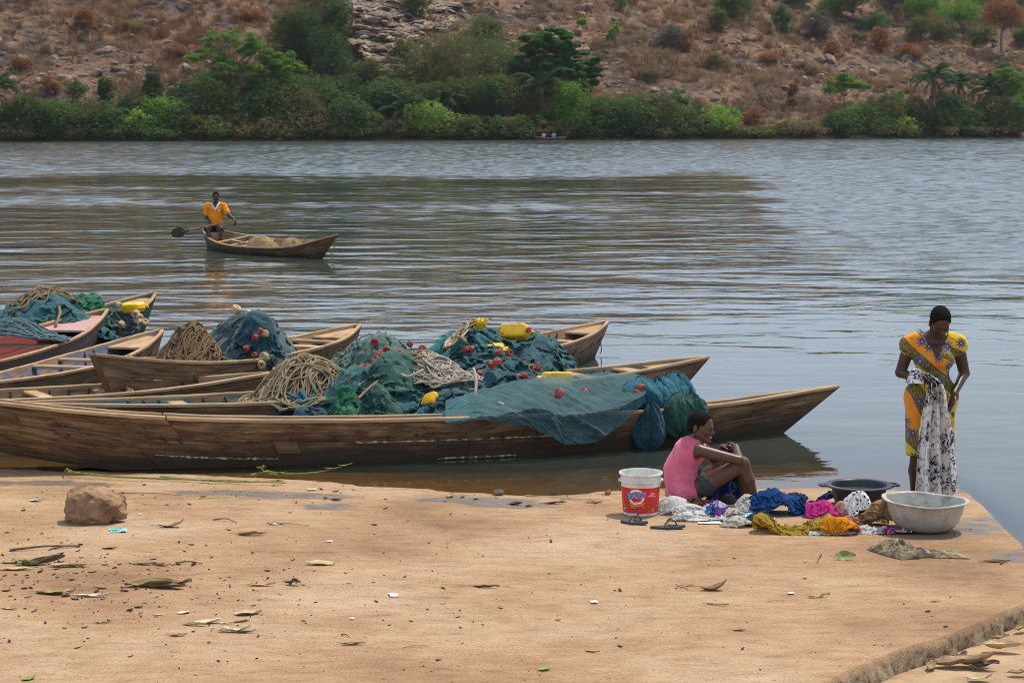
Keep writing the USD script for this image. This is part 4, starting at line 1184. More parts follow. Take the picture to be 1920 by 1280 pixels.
def canoe(name, label, hull, mats, rail_w=0.045, rails=True, joints=(0.22, 0.45, 0.70), rows=(0.0, 0.38, 1.0), benches=(), decks=(), ribs=(), group=None, bench_mat=None, deck_mat=None, rail_m=None, in_low=True, inner_mat=None, extra_rail=True):
    t = thing(name, label, 'canoe', group=group)
    out_m, in_m = mats
    for sg in (1, -1):
        for r in range(len(rows) - 1):
            cuts = [0.0, *[j + (0.05 if r % 2 else 0) * sg for j in joints], 1.0]
            for a, b in zip(cuts[:-1], cuts[1:]):
                g = 0.0003
                m, run = hull.strake(a + (g if a else 0), b - (g if b < 1 else 0), rows[r] + (0.006 if r else 0), rows[r + 1], sg, 0.006 * r)
                wobj('plank', m, run, out_m, t)
            # lining: the inner face of the same row
            n = 40
            u = np.linspace(0.015, 0.985, n); qq = np.linspace(rows[r] + 0.01, min(rows[r + 1], 0.97), 4)
            Pi = hull.side(u[:, None] * np.ones(4), qq[None] * np.ones((n, 1)), sg, -0.034)
            _grain[0] += 1
            run = np.stack([np.repeat(u, 4) * hull.L + _grain[0] * 3.1, np.tile(qq * 0.5, n) + _grain[0]], -1)
            wobj('lining', grid(Pi), run, inner_mat or in_m, t)
    # bottom
    n = 40
    u = np.linspace(0.0, 1.0, n); k = np.linspace(-1, 1, 7)
    A, Bq = hull.side(u, np.full(n, 0.985), 1, 0.0), hull.side(u, np.full(n, 0.985), -1, 0.0)
    Pb = Bq[:, None] + (A - Bq)[:, None] * ((k + 1) / 2)[None, :, None]
    Pb[..., 2] -= 0.03 * (1 - k[None] ** 2)
    run = np.stack([np.repeat(u, 7) * hull.L + 3, np.tile(k * 0.3, n)], -1)
    wobj('bottom', grid(Pb), run, wood_floor, t)
    # end posts close the tips
    for e in (0.0, 1.0):
        q = np.linspace(0, 1, 8)
        a, b = hull.side(np.full(8, e), q, 1, 0.012), hull.side(np.full(8, e), q, -1, 0.012)
        d = hull.pos(1.0) - hull.pos(0.97) if e else hull.pos(0.0) - hull.pos(0.03)
        d = np.append(d / np.linalg.norm(d), 0) * 0.05
        P = np.stack([a, (a + b) / 2 + d, b, (a + b) / 2 - d * 0.3], 1)
        v, f = grid(P, wrap_v=True)
        f = np.vstack([f, [[0, 1, 2], [0, 2, 3], [28, 30, 29], [28, 31, 30]]])
        wobj('stem_post', (v, f), np.stack([np.repeat(q, 4) * 0.6, np.tile([0, .05, .1, .05], 8)], -1), out_m, t)
    # gunwale rails
    if rails:
        for sg in (1, -1):
            cuts = (0.0, 0.34, 0.68, 1.0) if extra_rail else (0.0, 1.0)
            for a, b in zip(cuts[:-1], cuts[1:]):
                u = np.linspace(a + (0.0008 if a else 0), b - (0.0008 if b < 1 else 0), 24)
                c = hull.side(u, 0 * u, sg, -0.012)
                N = hull.nrm(u) * sg
                N = np.concatenate([N, 0 * u[:, None]], -1)
                up = np.array([0, 0, 1.0])
                jit = (0.004 * (meshkit.noise(np.stack([u * 40, 0 * u + sg, 0 * u], -1), 5) - 0.5))[:, None]
                hh = 0.016
                sec = [(-rail_w / 2, -hh), (rail_w / 2, -hh), (rail_w / 2 + 0.004, hh * 0.6), (rail_w / 2 - 0.005, hh), (-rail_w / 2 + 0.005, hh), (-rail_w / 2, hh * 0.6)]
                P = np.stack([c + N * (x + jit) + up * (z + jit + 0.004) for x, z in sec], 1)
                v, f = grid(P, wrap_v=True)
                m = 23 * 6
                f = np.vstack([f, [[0, 2, 1], [0, 3, 2], [0, 4, 3], [0, 5, 4]], np.array([[0, 1, 2], [0, 2, 3], [0, 3, 4], [0, 4, 5]]) + m])
                _grain[0] += 1
                wobj('gunwale', (v, f), np.stack([np.repeat(u, 6) * hull.L + _grain[0] * 3.3, np.tile(np.linspace(0, .12, 6), 24) + _grain[0]], -1), rail_m or wood_rail, t)
    for u, w, q in benches:
        a = hull.side(np.array(u), np.array(q), 1, -0.02); b = hull.side(np.array(u), np.array(q), -1, -0.02)
        board(a, b, w, 0.032, bench_mat or wood_rail, t, 'bench')
    for u0, u1, dz in decks:                                          # boards across a tip
        n = 14
        u = np.linspace(u0, u1, n)
        A, Bq = hull.side(u, 0 * u + 0.04, 1, -0.03), hull.side(u, 0 * u + 0.04, -1, -0.03)
        A[:, 2] += dz; Bq[:, 2] += dz
        P = np.stack([Bq, A, A - [0, 0, 0.025], Bq - [0, 0, 0.025]], 1)
        v, f = grid(P, wrap_v=True)
        m = (n - 1) * 4
        f = np.vstack([f, [[0, 2, 1], [0, 3, 2]], [[m, m + 1, m + 2], [m, m + 2, m + 3]]])
        _grain[0] += 1
        wobj('deck', (v, f), np.stack([np.repeat(u, 4) * hull.L + _grain[0] * 2.2, np.tile([0, .4, .43, .03], n)], -1), deck_mat or wood_rail, t)
    for u in ribs:
        for sg in (1, -1):
            a = hull.side(np.array(u), np.array(0.03), sg, -0.045); b = hull.side(np.array(u), np.array(0.5), sg, -0.045)
            board(a, b, 0.022, 0.012, char_m, t, 'rib', up=(1, 0, 0.1))
    return t


iron_m = flat('rusty_iron', (0.03, 0.02, 0.015), rough=0.8)
patch_m = wood('wood_patch', [(0.3, (0.05, 0.03, 0.018)), (0.5, (0.12, 0.075, 0.042)), (0.7, (0.22, 0.145, 0.085))])
caulk_m = flat('caulking', (0.36, 0.29, 0.17), rough=0.9, scale=30)


def mend(t, hull, sg, seed, clamps=0, patches_=0, caulk=()):
    """Iron staples over the seams, nailed patches and lines of caulking on one side of a hull."""
    r = np.random.default_rng(seed)
    for i in range(clamps):
        u, q = r.uniform(0.06, 0.94), r.choice([0.36, 0.34, 0.30]) + r.normal() * 0.015
        w, hh = r.uniform(0.004, 0.007), r.uniform(0.03, 0.07)
        a, b = hull.side(np.array(u), np.array(q - hh), sg, 0.012), hull.side(np.array(u), np.array(q + hh), sg, 0.012)
        d = b - a
        v, f = beam(a, b, 0.010 + w, 0.006, up=np.cross(d, hull.pos(np.array(u + 0.01)).tolist() + [0] - np.append(hull.pos(np.array(u)), 0)))
        obj('staple', (v, f), iron_m, t)
    for i in range(patches_):
        u0 = r.uniform(0.12, 0.85); q0 = r.uniform(0.05, 0.5)
        m, run = hull.strake(u0, u0 + r.uniform(0.010, 0.024), q0, q0 + r.uniform(0.10, 0.2), sg, 0.016, 0.012, 6)
        wobj('patch', m, run, patch_m, t)
    for u0, u1, q in caulk:
        n = 70
        u = np.linspace(u0, u1, n)
        qq = q + 0.012 * (meshkit.fbm(np.stack([u * 300, 0 * u, 0 * u], -1), 3, seed) - 0.5) * 2
        P = hull.side(u, qq, sg, 0.010)
        rad_ = 0.002 + 0.010 * np.clip(meshkit.fbm(np.stack([u * 420, 0 * u + 3, 0 * u], -1), 2, seed + 1) - 0.40, 0, 1) * 3
        obj('caulking', tube(P, rad_, 5), caulk_m, t, smooth=True)


# A: the long front canoe
hA = Hull([(-6.6, 17.55), (-4.4, 17.95), (-2.2, 18.42), (0.1, 18.92), (1.8, 19.6), (3.28, 20.3)], [0.98, 0.66, 0.44, 0.36, 0.35, 0.33, 0.43], [0.45, 0.10, -0.10, -0.14, -0.14, -0.12, -0.06], 0.38, rake=(0.10, 0.075), power=(2.6, 2.4), lean=-0.10)
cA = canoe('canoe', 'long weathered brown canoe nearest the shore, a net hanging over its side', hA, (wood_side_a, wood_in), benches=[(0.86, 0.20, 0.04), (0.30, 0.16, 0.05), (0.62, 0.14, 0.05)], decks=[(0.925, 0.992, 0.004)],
           ribs=[0.79, 0.815, 0.84, 0.885, 0.905, 0.44, 0.465, 0.49, 0.515, 0.54], joints=(0.34, 0.66), rows=(0.0, 0.36, 1.0), deck_mat=wood_floor)
mend(cA, hA, -1, 3, 30, 6, [(0.50, 0.72, 0.37), (0.30, 0.42, 0.64), (0.58, 0.66, 0.70)])
# B: behind it, under the great heap
hB = Hull([(-4.75, 19.15), (-3.0, 19.85), (-1.2, 20.75), (0.6, 21.8), (2.22, 22.9)], [0.42, 0.36, 0.34, 0.34, 0.35, 0.42], [0.0, -0.12, -0.14, -0.14, -0.12, -0.05], 0.46, rake=(0.06, 0.07))
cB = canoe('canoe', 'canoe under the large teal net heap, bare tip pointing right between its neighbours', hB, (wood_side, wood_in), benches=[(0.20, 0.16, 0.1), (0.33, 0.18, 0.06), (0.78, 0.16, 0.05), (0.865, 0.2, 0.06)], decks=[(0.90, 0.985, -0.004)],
           ribs=[0.82, 0.84, 0.14, 0.16, 0.18, 0.24, 0.27], inner_mat=wood_teal)
mend(cB, hB, -1, 6, 10, 3)
# C: tucked in at the left
hC = Hull([(-7.2, 19.0), (-5.3, 19.9), (-3.9, 20.75), (-2.6, 21.6)], [0.50, 0.42, 0.37, 0.36, 0.40], [0.0, -0.12, -0.14, -0.12, 0.0], 0.42)
cC = canoe('canoe', 'bare plank canoe half hidden behind the long front canoe at the left', hC, (wood_side, wood_in), benches=[(0.52, 0.14, 0.05), (0.66, 0.12, 0.1)], ribs=[0.44, 0.48, 0.56, 0.6, 0.64])
# D: prow to the left, grey net heap aboard
hD = Hull([(-4.22, 20.25), (-3.75, 21.3), (-3.1, 22.75), (-2.5, 24.2), (-1.95, 25.6)], [0.76, 0.57, 0.47, 0.45, 0.45, 0.51], [-0.02, -0.12, -0.14, -0.14, -0.12, -0.04], 0.50, rake=(0.085, 0.07), power=(2.4, 2.2))
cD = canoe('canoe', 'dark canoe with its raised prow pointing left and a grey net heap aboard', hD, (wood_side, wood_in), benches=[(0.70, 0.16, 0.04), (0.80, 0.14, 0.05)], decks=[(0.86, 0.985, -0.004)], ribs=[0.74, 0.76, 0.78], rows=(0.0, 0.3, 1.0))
mend(cD, hD, -1, 4, 14, 3)
# E: prow at the upper right of the heap
hE = Hull([(-1.35, 22.2), (-0.6, 23.4), (0.1, 24.75), (0.7, 25.8), (1.25, 26.75)], [0.40, 0.36, 0.34, 0.35, 0.43], [-0.02, -0.12, -0.14, -0.12, -0.04], 0.46, rake=(0.07, 0.08))
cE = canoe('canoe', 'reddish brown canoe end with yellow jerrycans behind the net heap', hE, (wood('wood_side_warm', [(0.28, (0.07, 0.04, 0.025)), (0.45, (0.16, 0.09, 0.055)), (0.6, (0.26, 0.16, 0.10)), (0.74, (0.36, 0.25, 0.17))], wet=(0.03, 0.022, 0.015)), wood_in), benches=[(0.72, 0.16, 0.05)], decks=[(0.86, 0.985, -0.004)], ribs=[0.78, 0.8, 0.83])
mend(cE, hE, -1, 5, 8, 2)
# F: blue inside
hF = Hull([(-5.50, 20.2), (-5.22, 21.4), (-4.98, 22.6), (-4.72, 24.1), (-4.43, 25.4)], [0.46, 0.40, 0.37, 0.38, 0.46], [-0.02, -0.12, -0.12, -0.12, -0.03], 0.40, rake=(0.06, 0.07))
cF = canoe('canoe', 'canoe painted flaking blue inside with two thwarts at the left', hF, (wood_side, wood_in), benches=[(0.44, 0.13, 0.03), (0.58, 0.12, 0.04)], decks=[(0.80, 0.95, -0.004)], ribs=[0.7, 0.74], inner_mat=wood_blue)
mend(cF, hF, -1, 7, 10, 2)
# G: red inside
hG = Hull([(-6.35, 20.9), (-6.15, 22.6), (-5.98, 24.3), (-5.78, 25.9), (-5.50, 27.3)], [0.46, 0.42, 0.41, 0.43, 0.54], [-0.02, -0.12, -0.12, -0.1, -0.03], 0.54, rake=(0.06, 0.08))
cG = canoe('canoe', 'canoe with dark red inside and pinkish deck at the left edge', hG, (wood_redout, wood_in), benches=[(0.52, 0.16, 0.02)], decks=[(0.78, 0.955, -0.004)], ribs=[], inner_mat=wood_red, deck_mat=wood_pink)
# H: green, farthest left with nets
hH = Hull([(-7.9, 25.4), (-7.0, 26.5), (-6.2, 27.6), (-5.65, 28.7), (-5.28, 29.8)], [0.40, 0.34, 0.34, 0.40, 0.55], [-0.02, -0.12, -0.12, -0.1, -0.02], 0.52, rake=(0.06, 0.08))
cH = canoe('canoe', 'dark green canoe loaded with nets and tan rope, farthest of the moored ones', hH, (wood_green, wood_in), benches=[(0.72, 0.14, 0.03)], decks=[(0.87, 0.955, -0.004)], inner_mat=wood_green)
# I: the paddler's
hI = Hull([(-7.45, 49.0), (-6.6, 47.6), (-5.6, 46.3), (-4.6, 45.3), (-3.86, 44.6)], [0.46, 0.32, 0.25, 0.25, 0.30, 0.54], [0.0, -0.10, -0.12, -0.12, -0.12, -0.05], 0.50, rake=(0.05, 0.10), power=(2.2, 2.4), lean=0.14)
cI = canoe('canoe', 'canoe out on the river carrying sand and a seated paddler', hI, (wood_side, wood_in), benches=[(0.30, 0.12, 0.03), (0.42, 0.10, 0.03), (0.5, 0.1, 0.03)], joints=(0.5,), rows=(0.0, 1.0), extra_rail=False)
board((-6.5, 47.15, 0.27), (-6.08, 46.55, 0.25), 0.07, 0.02, wood_rail, cI, 'plank')
# ================================================================ nets and ropes
def net_look(name, cols, fine=0.55, alpha=0.0):
    n = {'geo': ('geometry', {}), 'n': ('noise_texture', {'scale': 3.2, 'detail': 5.0, 'roughness': 0.6, 'distortion': 0.8}),
         'r': ('rgb_ramp', {'ramp': [(q_, tuple(1.38 * np.array(c_))) for q_, c_ in cols]}),
         'n2': ('noise_texture', {'scale': 70.0, 'detail': 3.0, 'roughness': 0.7}),
         'r2': ('rgb_ramp', {'ramp': [(0.3, (1 - fine, 1 - fine, 1 - fine)), (0.7, (1.0, 1.0, 1.0))]}),
         'mul': ('mix_color', {'blend_type': 'multiply', 'fac': 1.0}),
         'b': ('bump', {'strength': 0.5, 'distance': 0.01}),
         'p': ('principled_bsdf', {'roughness': 0.75, 'specular_ior_level': 0.2, 'sheen_weight': 0.25, 'sheen_roughness': 0.5, 'sheen_tint': (0.6, 0.85, 0.85)}),
         'tl': ('translucent_bsdf', {}), 'mx': ('mix_closure', {'fac': 0.22})}
    l = [('geo.position', 'n.vector'), ('geo.position', 'n2.vector'), ('n.fac', 'r.fac'), ('n2.fac', 'r2.fac'), ('r.color', 'mul.a'), ('r2.color', 'mul.b'), ('mul.result', 'p.base_color'), ('mul.result', 'tl.color'),
         ('n2.fac', 'b.height'), ('b.normal', 'p.normal'), ('p.BSDF', 'mx.closure1'), ('tl.BSDF', 'mx.closure2')]
    surf = 'mx.closure'
    if alpha:                                                          # gauze: open mesh between the threads
        n['n3'] = ('noise_texture', {'scale': 190.0, 'detail': 2.0, 'roughness': 0.6})
        n['m3'] = ('map_range', {'from_min': 0.36, 'from_max': 0.62, 'to_min': 0.0, 'to_max': 2 * alpha, 'clamp': True})
        n['tr'] = ('transparent_bsdf', {}); n['mx2'] = ('mix_closure', {})
        l += [('geo.position', 'n3.vector'), ('n3.fac', 'm3.value'), ('m3.result', 'mx2.fac'), ('mx.closure', 'mx2.closure1'), ('tr.BSDF', 'mx2.closure2')]
        surf = 'mx2.closure'
    return usdkit.material(stage, '/World/Looks/' + name, n, l, surface=surf)


teal = [(0.28, (0.010, 0.045, 0.052)), (0.42, (0.018, 0.085, 0.092)), (0.52, (0.028, 0.105, 0.120)), (0.62, (0.030, 0.085, 0.085)), (0.75, (0.040, 0.165, 0.175))]
N_teal = net_look('net_teal', teal)
N_deep = net_look('net_deep', [(0.28, (0.012, 0.036, 0.050)), (0.5, (0.022, 0.070, 0.090)), (0.72, (0.040, 0.105, 0.125))])
N_green = net_look('net_green', [(0.28, (0.004, 0.060, 0.030)), (0.5, (0.010, 0.115, 0.052)), (0.72, (0.02, 0.18, 0.085))])
N_bottle = net_look('net_bottle', [(0.28, (0.012, 0.050, 0.038)), (0.5, (0.024, 0.085, 0.062)), (0.72, (0.045, 0.125, 0.092))])
N_sage = net_look('net_sage', [(0.28, (0.05, 0.10, 0.075)), (0.5, (0.085, 0.15, 0.115)), (0.72, (0.13, 0.20, 0.155))])
N_grey = net_look('net_grey', [(0.28, (0.030, 0.042, 0.045)), (0.45, (0.055, 0.080, 0.083)), (0.6, (0.085, 0.115, 0.115)), (0.75, (0.125, 0.155, 0.145))])
N_olive = net_look('net_olive', [(0.3, (0.035, 0.045, 0.022)), (0.7, (0.085, 0.10, 0.052))])
N_blue = net_look('net_blue', [(0.28, (0.008, 0.06, 0.095)), (0.5, (0.014, 0.11, 0.155)), (0.72, (0.03, 0.17, 0.21))])
N_aqua = net_look('net_aqua', [(0.28, (0.015, 0.10, 0.115)), (0.5, (0.028, 0.165, 0.175)), (0.72, (0.05, 0.23, 0.23))])
G_teal = net_look('gauze_teal', [(0.28, (0.020, 0.060, 0.068)), (0.5, (0.034, 0.092, 0.100)), (0.72, (0.055, 0.125, 0.130))], alpha=0.24)
G_over = net_look('gauze_over', [(0.28, (0.020, 0.080, 0.085)), (0.5, (0.040, 0.125, 0.128)), (0.72, (0.070, 0.175, 0.170))], alpha=0.42)
G_sage = net_look('gauze_sage', [(0.28, (0.06, 0.12, 0.10)), (0.5, (0.10, 0.17, 0.14)), (0.72, (0.14, 0.22, 0.18))], alpha=0.42)
G_grey = net_look('gauze_grey', [(0.28, (0.07, 0.095, 0.10)), (0.5, (0.11, 0.14, 0.145)), (0.72, (0.16, 0.19, 0.185))], alpha=0.42)


class Heap:
    """A mound on an uneven round footprint. c: centre of the base; rx, ry: half-sizes; h: height; rot: turn."""

    def __init__(s, c, rx, ry, h, rot=0.0, seed=1, steep=2.4, amp=1.0, wave=1.0, skew=(0, 0)):
        s.c, s.rx, s.ry, s.h, s.rot, s.seed, s.steep, s.amp, s.wave, s.skew = np.asarray(c, float), rx, ry, h, rot, seed, steep, amp, wave, skew

    def z(s, x, y):
        """Smooth height above a place (no wrinkles)."""
        dx, dy = x - s.c[0] - s.skew[0] * 0.5, y - s.c[1] - s.skew[1] * 0.5
        a = (dx * math.cos(s.rot) + dy * math.sin(s.rot)) / s.rx; b = (-dx * math.sin(s.rot) + dy * math.cos(s.rot)) / s.ry
        r = np.sqrt(a * a + b * b)
        return s.c[2] + s.h * (1 - np.clip(r, 0, 1) ** s.steep)

    def mesh(s, nr=70, nt=200, lift=1.0, a0=0.0, a1=2 * np.pi, r0=0.0, r1=1.0, hem=None):
        full = a1 - a0 > 6.28
        r = np.linspace(r0 + 1e-3, r1, nr); th = np.linspace(a0, a1, nt, endpoint=not full)
        R, T = np.meshgrid(r, th, indexing='ij')
        out = 1 + 0.32 * (meshkit.fbm(np.stack([np.cos(T) * 1.6, np.sin(T) * 1.6, 0 * T], -1), 3, s.seed) - 0.5) * 2 * R
        ca, sa = np.cos(T) * R * s.rx * out * lift, np.sin(T) * R * s.ry * out * lift
        top = 1 - R ** s.steep
        x = s.c[0] + ca * math.cos(s.rot) - sa * math.sin(s.rot) + s.skew[0] * top
        y = s.c[1] + ca * math.sin(s.rot) + sa * math.cos(s.rot) + s.skew[1] * top
        z = s.c[2] + s.h * lift * top
        P = np.stack([x, y, z], -1)
        nx = np.stack([np.cos(T + s.rot) * R ** 1.3, np.sin(T + s.rot) * R ** 1.3, 1.05 - R ** 2], -1)
        nx /= np.linalg.norm(nx, axis=-1, keepdims=True)
        q = P * np.array([1, 1, 0.7]) * s.wave
        rr_ = np.random.default_rng(s.seed); k1 = rr_.uniform(0, 3.14); k2 = rr_.uniform(0.3, 0.9)
        rad = np.stack([np.cos(T) * 2.6, np.sin(T) * 2.6, R * 0.9 + s.seed], -1) * (0.75 + 0.5 * s.rx) * s.wave   # creases that run downhill
        ck, sk = math.cos(k1), math.sin(k1)
        ani = np.stack([(P[..., 0] * ck + P[..., 1] * sk) * 2.0 + P[..., 2] * k2 * 3, (-P[..., 0] * sk + P[..., 1] * ck) * 6.5 + P[..., 2] * 3.0, P[..., 2] * 2.0], -1) * s.wave
        mix = np.clip((meshkit.fbm(q * 1.7, 2, s.seed + 9) - 0.38) * 5, 0, 1)
        d = 0.15 * (meshkit.fbm(q * 2.4, 2, s.seed + 3) - 0.45)
        d = d + (0.10 * (fold(rad, s.seed, 2) - 0.6) + 0.055 * (fold(rad * 2.6, s.seed + 21, 2) - 0.6)) * mix * np.clip(R * 2.2, 0, 1) + (0.12 * (fold(ani, s.seed + 50, 2) - 0.6) + 0.045 * (fold(ani * 2.3, s.seed + 61, 2) - 0.6)) * (1 - mix)
        d = d + 0.020 * (fold(q * 17, s.seed + 80, 2) - 0.6)
        d = d * s.amp * (0.35 + 0.65 * np.clip(2.2 * (1.04 - R), 0, 1))
        return grid(P + nx * d[..., None], wrap_v=full)


def bag(c, rx, ry, rz, seed, pinch=0.5, n=(60, 130)):
    """A slack hanging pouch of netting, gathered at its top."""
    ph, th = np.meshgrid(np.linspace(0.01, np.pi - 0.01, n[0]), np.linspace(0, 2 * np.pi, n[1], endpoint=False), indexing='ij')
    u = (1 + np.cos(ph)) / 2                                            # 1 at the top
    k = 1 - pinch * np.clip(u, 0, 1) ** 1.5
    P = np.stack([rx * np.sin(ph) ** 0.8 * np.cos(th) * k, ry * np.sin(ph) ** 0.8 * np.sin(th) * k, rz * np.cos(ph)], -1)
    nrm = P / np.array([rx, ry, rz]) ** 2; nrm /= np.linalg.norm(nrm, axis=-1, keepdims=True)
    q = np.stack([np.cos(th) * 1.1, np.sin(th) * 1.1, u * 1.1 + seed], -1)
    d = 0.34 * rx * (fold(q, seed, 2) - 0.6) + 0.16 * rx * (fold(q * np.array([2.6, 2.6, 1.2]), seed + 9, 2) - 0.6) + 0.75 * rx * (meshkit.fbm(q * 1.1, 2, seed + 4) - 0.5) + 0.06 * rx * (fold(q * 7, seed + 19, 1) - 0.5)
    return grid(P + nrm * d[..., None] + np.asarray(c), wrap_v=True)


def bagged(label, mat, parts):
    t = thing('fishing_net', label, 'fishing net')
    for p in parts:
        obj('netting', bag(*p), mat, t, smooth=True)
    return t


def drape(heap, seed, n=46, full=1.62, sc=1.0, over=0.0, steps=40, lumps=0.62, fine=0.016):
    """A sheet of netting pressed into folds over a mound."""
    cr, sr = math.cos(heap.rot), math.sin(heap.rot)
    wob = np.random.default_rng(seed).uniform(0, 6.28, 3)
    rx, ry = heap.rx * sc, heap.ry * sc

    def body(x, y):
        dx, dy = x - heap.c[0] - heap.skew[0] * 0.5, y - heap.c[1] - heap.skew[1] * 0.5
        a, b = (dx * cr + dy * sr) / rx, (-dx * sr + dy * cr) / ry
        e = np.sqrt(a * a + b * b); t = np.arctan2(b, a)
        q = np.stack([x, y, 0 * x], -1)
        lump = 1 + lumps * (1.5 * (meshkit.fbm(q * (1.1 / heap.rx) + seed, 2, seed) - 0.52) + 0.45 * (fold(q * (1.2 / heap.rx), seed + 3, 1) ** 2 - 0.55))
        return heap.h * np.maximum(1 - np.clip(e * (1 + 0.12 * np.sin(2 * t + wob[0]) + 0.10 * np.sin(3 * t + wob[1])), 0, 1) ** heap.steep, 0) * lump

    fl = lambda x, y: heap.c[2] + over + 0.80 * body(x, y)
    ce = lambda x, y: heap.c[2] + over + 0.02 + 0.80 * body(x, y) + 0.26 * np.minimum(body(x, y), heap.h * 0.6) + 0.10 * heap.h
    P = sheet(2 * rx * full, 2 * ry * full, n, n, heap.c[:2] + np.array(heap.skew) * 0.5, rx, ry, heap.rot, fl, ce, seed, steps=steps, warp=0.45)
    Q = finer(P, 2, fine, seed)
    nn = np.cross(np.gradient(Q, axis=0), np.gradient(Q, axis=1)); nn /= np.linalg.norm(nn, axis=-1, keepdims=True) + 1e-12
    nn *= np.sign(nn[..., 2:] + 1e-9)
    Q = Q + nn * (0.050 * (fold(Q * 5.5, seed + 7, 2) - 0.6) * min(1, heap.rx * 1.6))[..., None]
    return grid(Q)


def layer(t, mat, heap, seed=0, sc=0.7, over=0.03, n=44, dx=0.0, dy=0.0, label='thin outer layer of netting'):
    h = Heap(heap.c + np.array([dx, dy, 0]), heap.rx, heap.ry, heap.h, heap.rot, heap.seed, heap.steep, skew=heap.skew)
    obj('netting', drape(h, heap.seed + 100 + seed, n, 1.4, sc, over), mat, t, smooth=True, label=label)


def net(label, mat, heap, cat='fishing net', name='fishing_net', group=None, nr=0, nt=0):
    t = thing(name, label, cat, group=group)
    n = int(np.clip(26 + 38 * (heap.rx + heap.ry), 36, 74))
    obj('netting', drape(heap, heap.seed, n), mat, t, smooth=True)
    if heap.rx > 0.5:                                                   # what lies under the folds
        core = Heap(heap.c, heap.rx * 0.92, heap.ry * 0.92, heap.h * 0.72, heap.rot, heap.seed, heap.steep, 0.5, 1.0, heap.skew)
        obj('netting', core.mesh(nr=40, nt=120), mat, t, smooth=True, label='packed netting inside the heap')
    return t


rope_m = {k: look('rope_' + k, st, scale=26, rough=0.95, bump=0.8, bump_scale=140, bump_d=0.004, island=0.8, spec=0.1, detail=3) for k, st in {
    'cream': [(0.2, (0.27, 0.21, 0.125)), (0.5, (0.43, 0.355, 0.235)), (0.8, (0.57, 0.49, 0.36))], 'brown': [(0.2, (0.15, 0.10, 0.055)), (0.5, (0.26, 0.18, 0.10)), (0.8, (0.36, 0.26, 0.16))],
    'white': [(0.2, (0.36, 0.31, 0.25)), (0.5, (0.50, 0.45, 0.38)), (0.8, (0.64, 0.59, 0.52))], 'tan': [(0.2, (0.21, 0.15, 0.09)), (0.5, (0.35, 0.26, 0.165)), (0.8, (0.46, 0.36, 0.25))],
    'steel': [(0.2, (0.11, 0.16, 0.165)), (0.5, (0.19, 0.255, 0.255)), (0.8, (0.29, 0.36, 0.355))]}.items()}


def rope_pile(label, mat, zf, c, rx, ry, n, rr, seed, rot=0.0, loop=(0.5, 0.25), hang=0, layer=0.10, name='rope_pile', aniso=None):
    """Many loose loops of one rope heaped on a surface zf(x, y)."""
    r = np.random.default_rng(seed)
    ms = []
    for i in range(n):
        q = math.sqrt(r.uniform()) * 0.62; an = r.uniform(0, 6.28)
        cx_, cy_ = q * math.cos(an) * rx, q * math.sin(an) * ry
        rag_ = r.uniform(0.6, 1.3)
        a = rx * r.uniform(*loop) if False else r.uniform(0.45, 1.0) * loop[0]
        b = r.uniform(0.45, 1.0) * loop[1]
        ph = (aniso if aniso is not None else r.uniform(0, 3.14)) + r.normal() * 0.35
        m = 56
        turns = r.uniform(0.75, 1.6)
        t = np.linspace(0, 2 * np.pi * turns, m) + r.uniform(0, 6.28)
        px = a * np.cos(t) * (1 + 0.12 * np.sin(2.3 * t + i)); py = b * np.sin(t) * (1 + 0.15 * np.cos(1.7 * t + 2 * i))
        x = cx_ + px * math.cos(ph) - py * math.sin(ph); y = cy_ + px * math.sin(ph) + py * math.cos(ph)
        e = np.sqrt((x / rx) ** 2 + (y / ry) ** 2) / (0.8 + 0.35 * rag_); sc = np.where(e > 1, 1 / e ** 0.7, 1)
        x, y = x * sc, y * sc
        X = c[0] + x * math.cos(rot) - y * math.sin(rot); Y = c[1] + x * math.sin(rot) + y * math.cos(rot)
        lay = layer * (i / n) * (1 - np.clip((x / rx) ** 2 + (y / ry) ** 2, 0, 1)) + rr * 0.8
        Z = zf(X, Y) + lay + 0.02 * np.sin(t * 2.1 + i) + 0.025 * (meshkit.noise(np.stack([X * 6, Y * 6, X * 0 + i], -1), seed) - 0.5)
        ms.append(tube(np.stack([X, Y, Z], -1), rr * r.uniform(0.85, 1.15), 5))
    return obj(name, join(ms), rope_m[mat], smooth=True, label=label, cat='rope')


def rope(label, mat, pts, rr, seed=0, n=60, wig=0.012, name='rope', parent=None):
    p = spline(pts, n)
    p = p + wig * (np.stack([meshkit.fbm(p * 5 + k * 7, 2, seed) for k in range(3)], -1) - 0.5) * 2
    return obj(name, tube(p, rr, 6), rope_m[mat], parent, smooth=True, label=label, cat='rope' if parent is None else None)


float_m = look('float_red', [(0.25, (0.20, 0.035, 0.025)), (0.5, (0.40, 0.085, 0.06)), (0.75, (0.48, 0.17, 0.13))], scale=9, rough=0.75, bump=0.3, bump_scale=60, bump_d=0.003, detail=7, island=0.35)
cork_m = flat('float_cork', (0.42, 0.30, 0.17), rough=0.8, scale=12, bump=0.4, bump_scale=80, bump_d=0.003)
yellow_m = look('jerrycan_yellow', [(0.28, (0.40, 0.23, 0.03)), (0.42, (0.66, 0.37, 0.012)), (0.6, (0.80, 0.47, 0.010)), (0.8, (0.82, 0.52, 0.02))], scale=7, rough=0.48, spec=0.4, bump=0.15, bump_scale=9, bump_d=0.01, detail=7, rough_n=0.68)
cap_m = flat('jerrycan_cap', (0.45, 0.03, 0.02), rough=0.4)
# one float: a fat ring with a rounded edge
_fl = lathe([(0.012, -0.028), (0.034, -0.034), (0.046, -0.026), (0.050, 0.0), (0.046, 0.026), (0.034, 0.034), (0.012, 0.028), (0.012, -0.028)], 16)


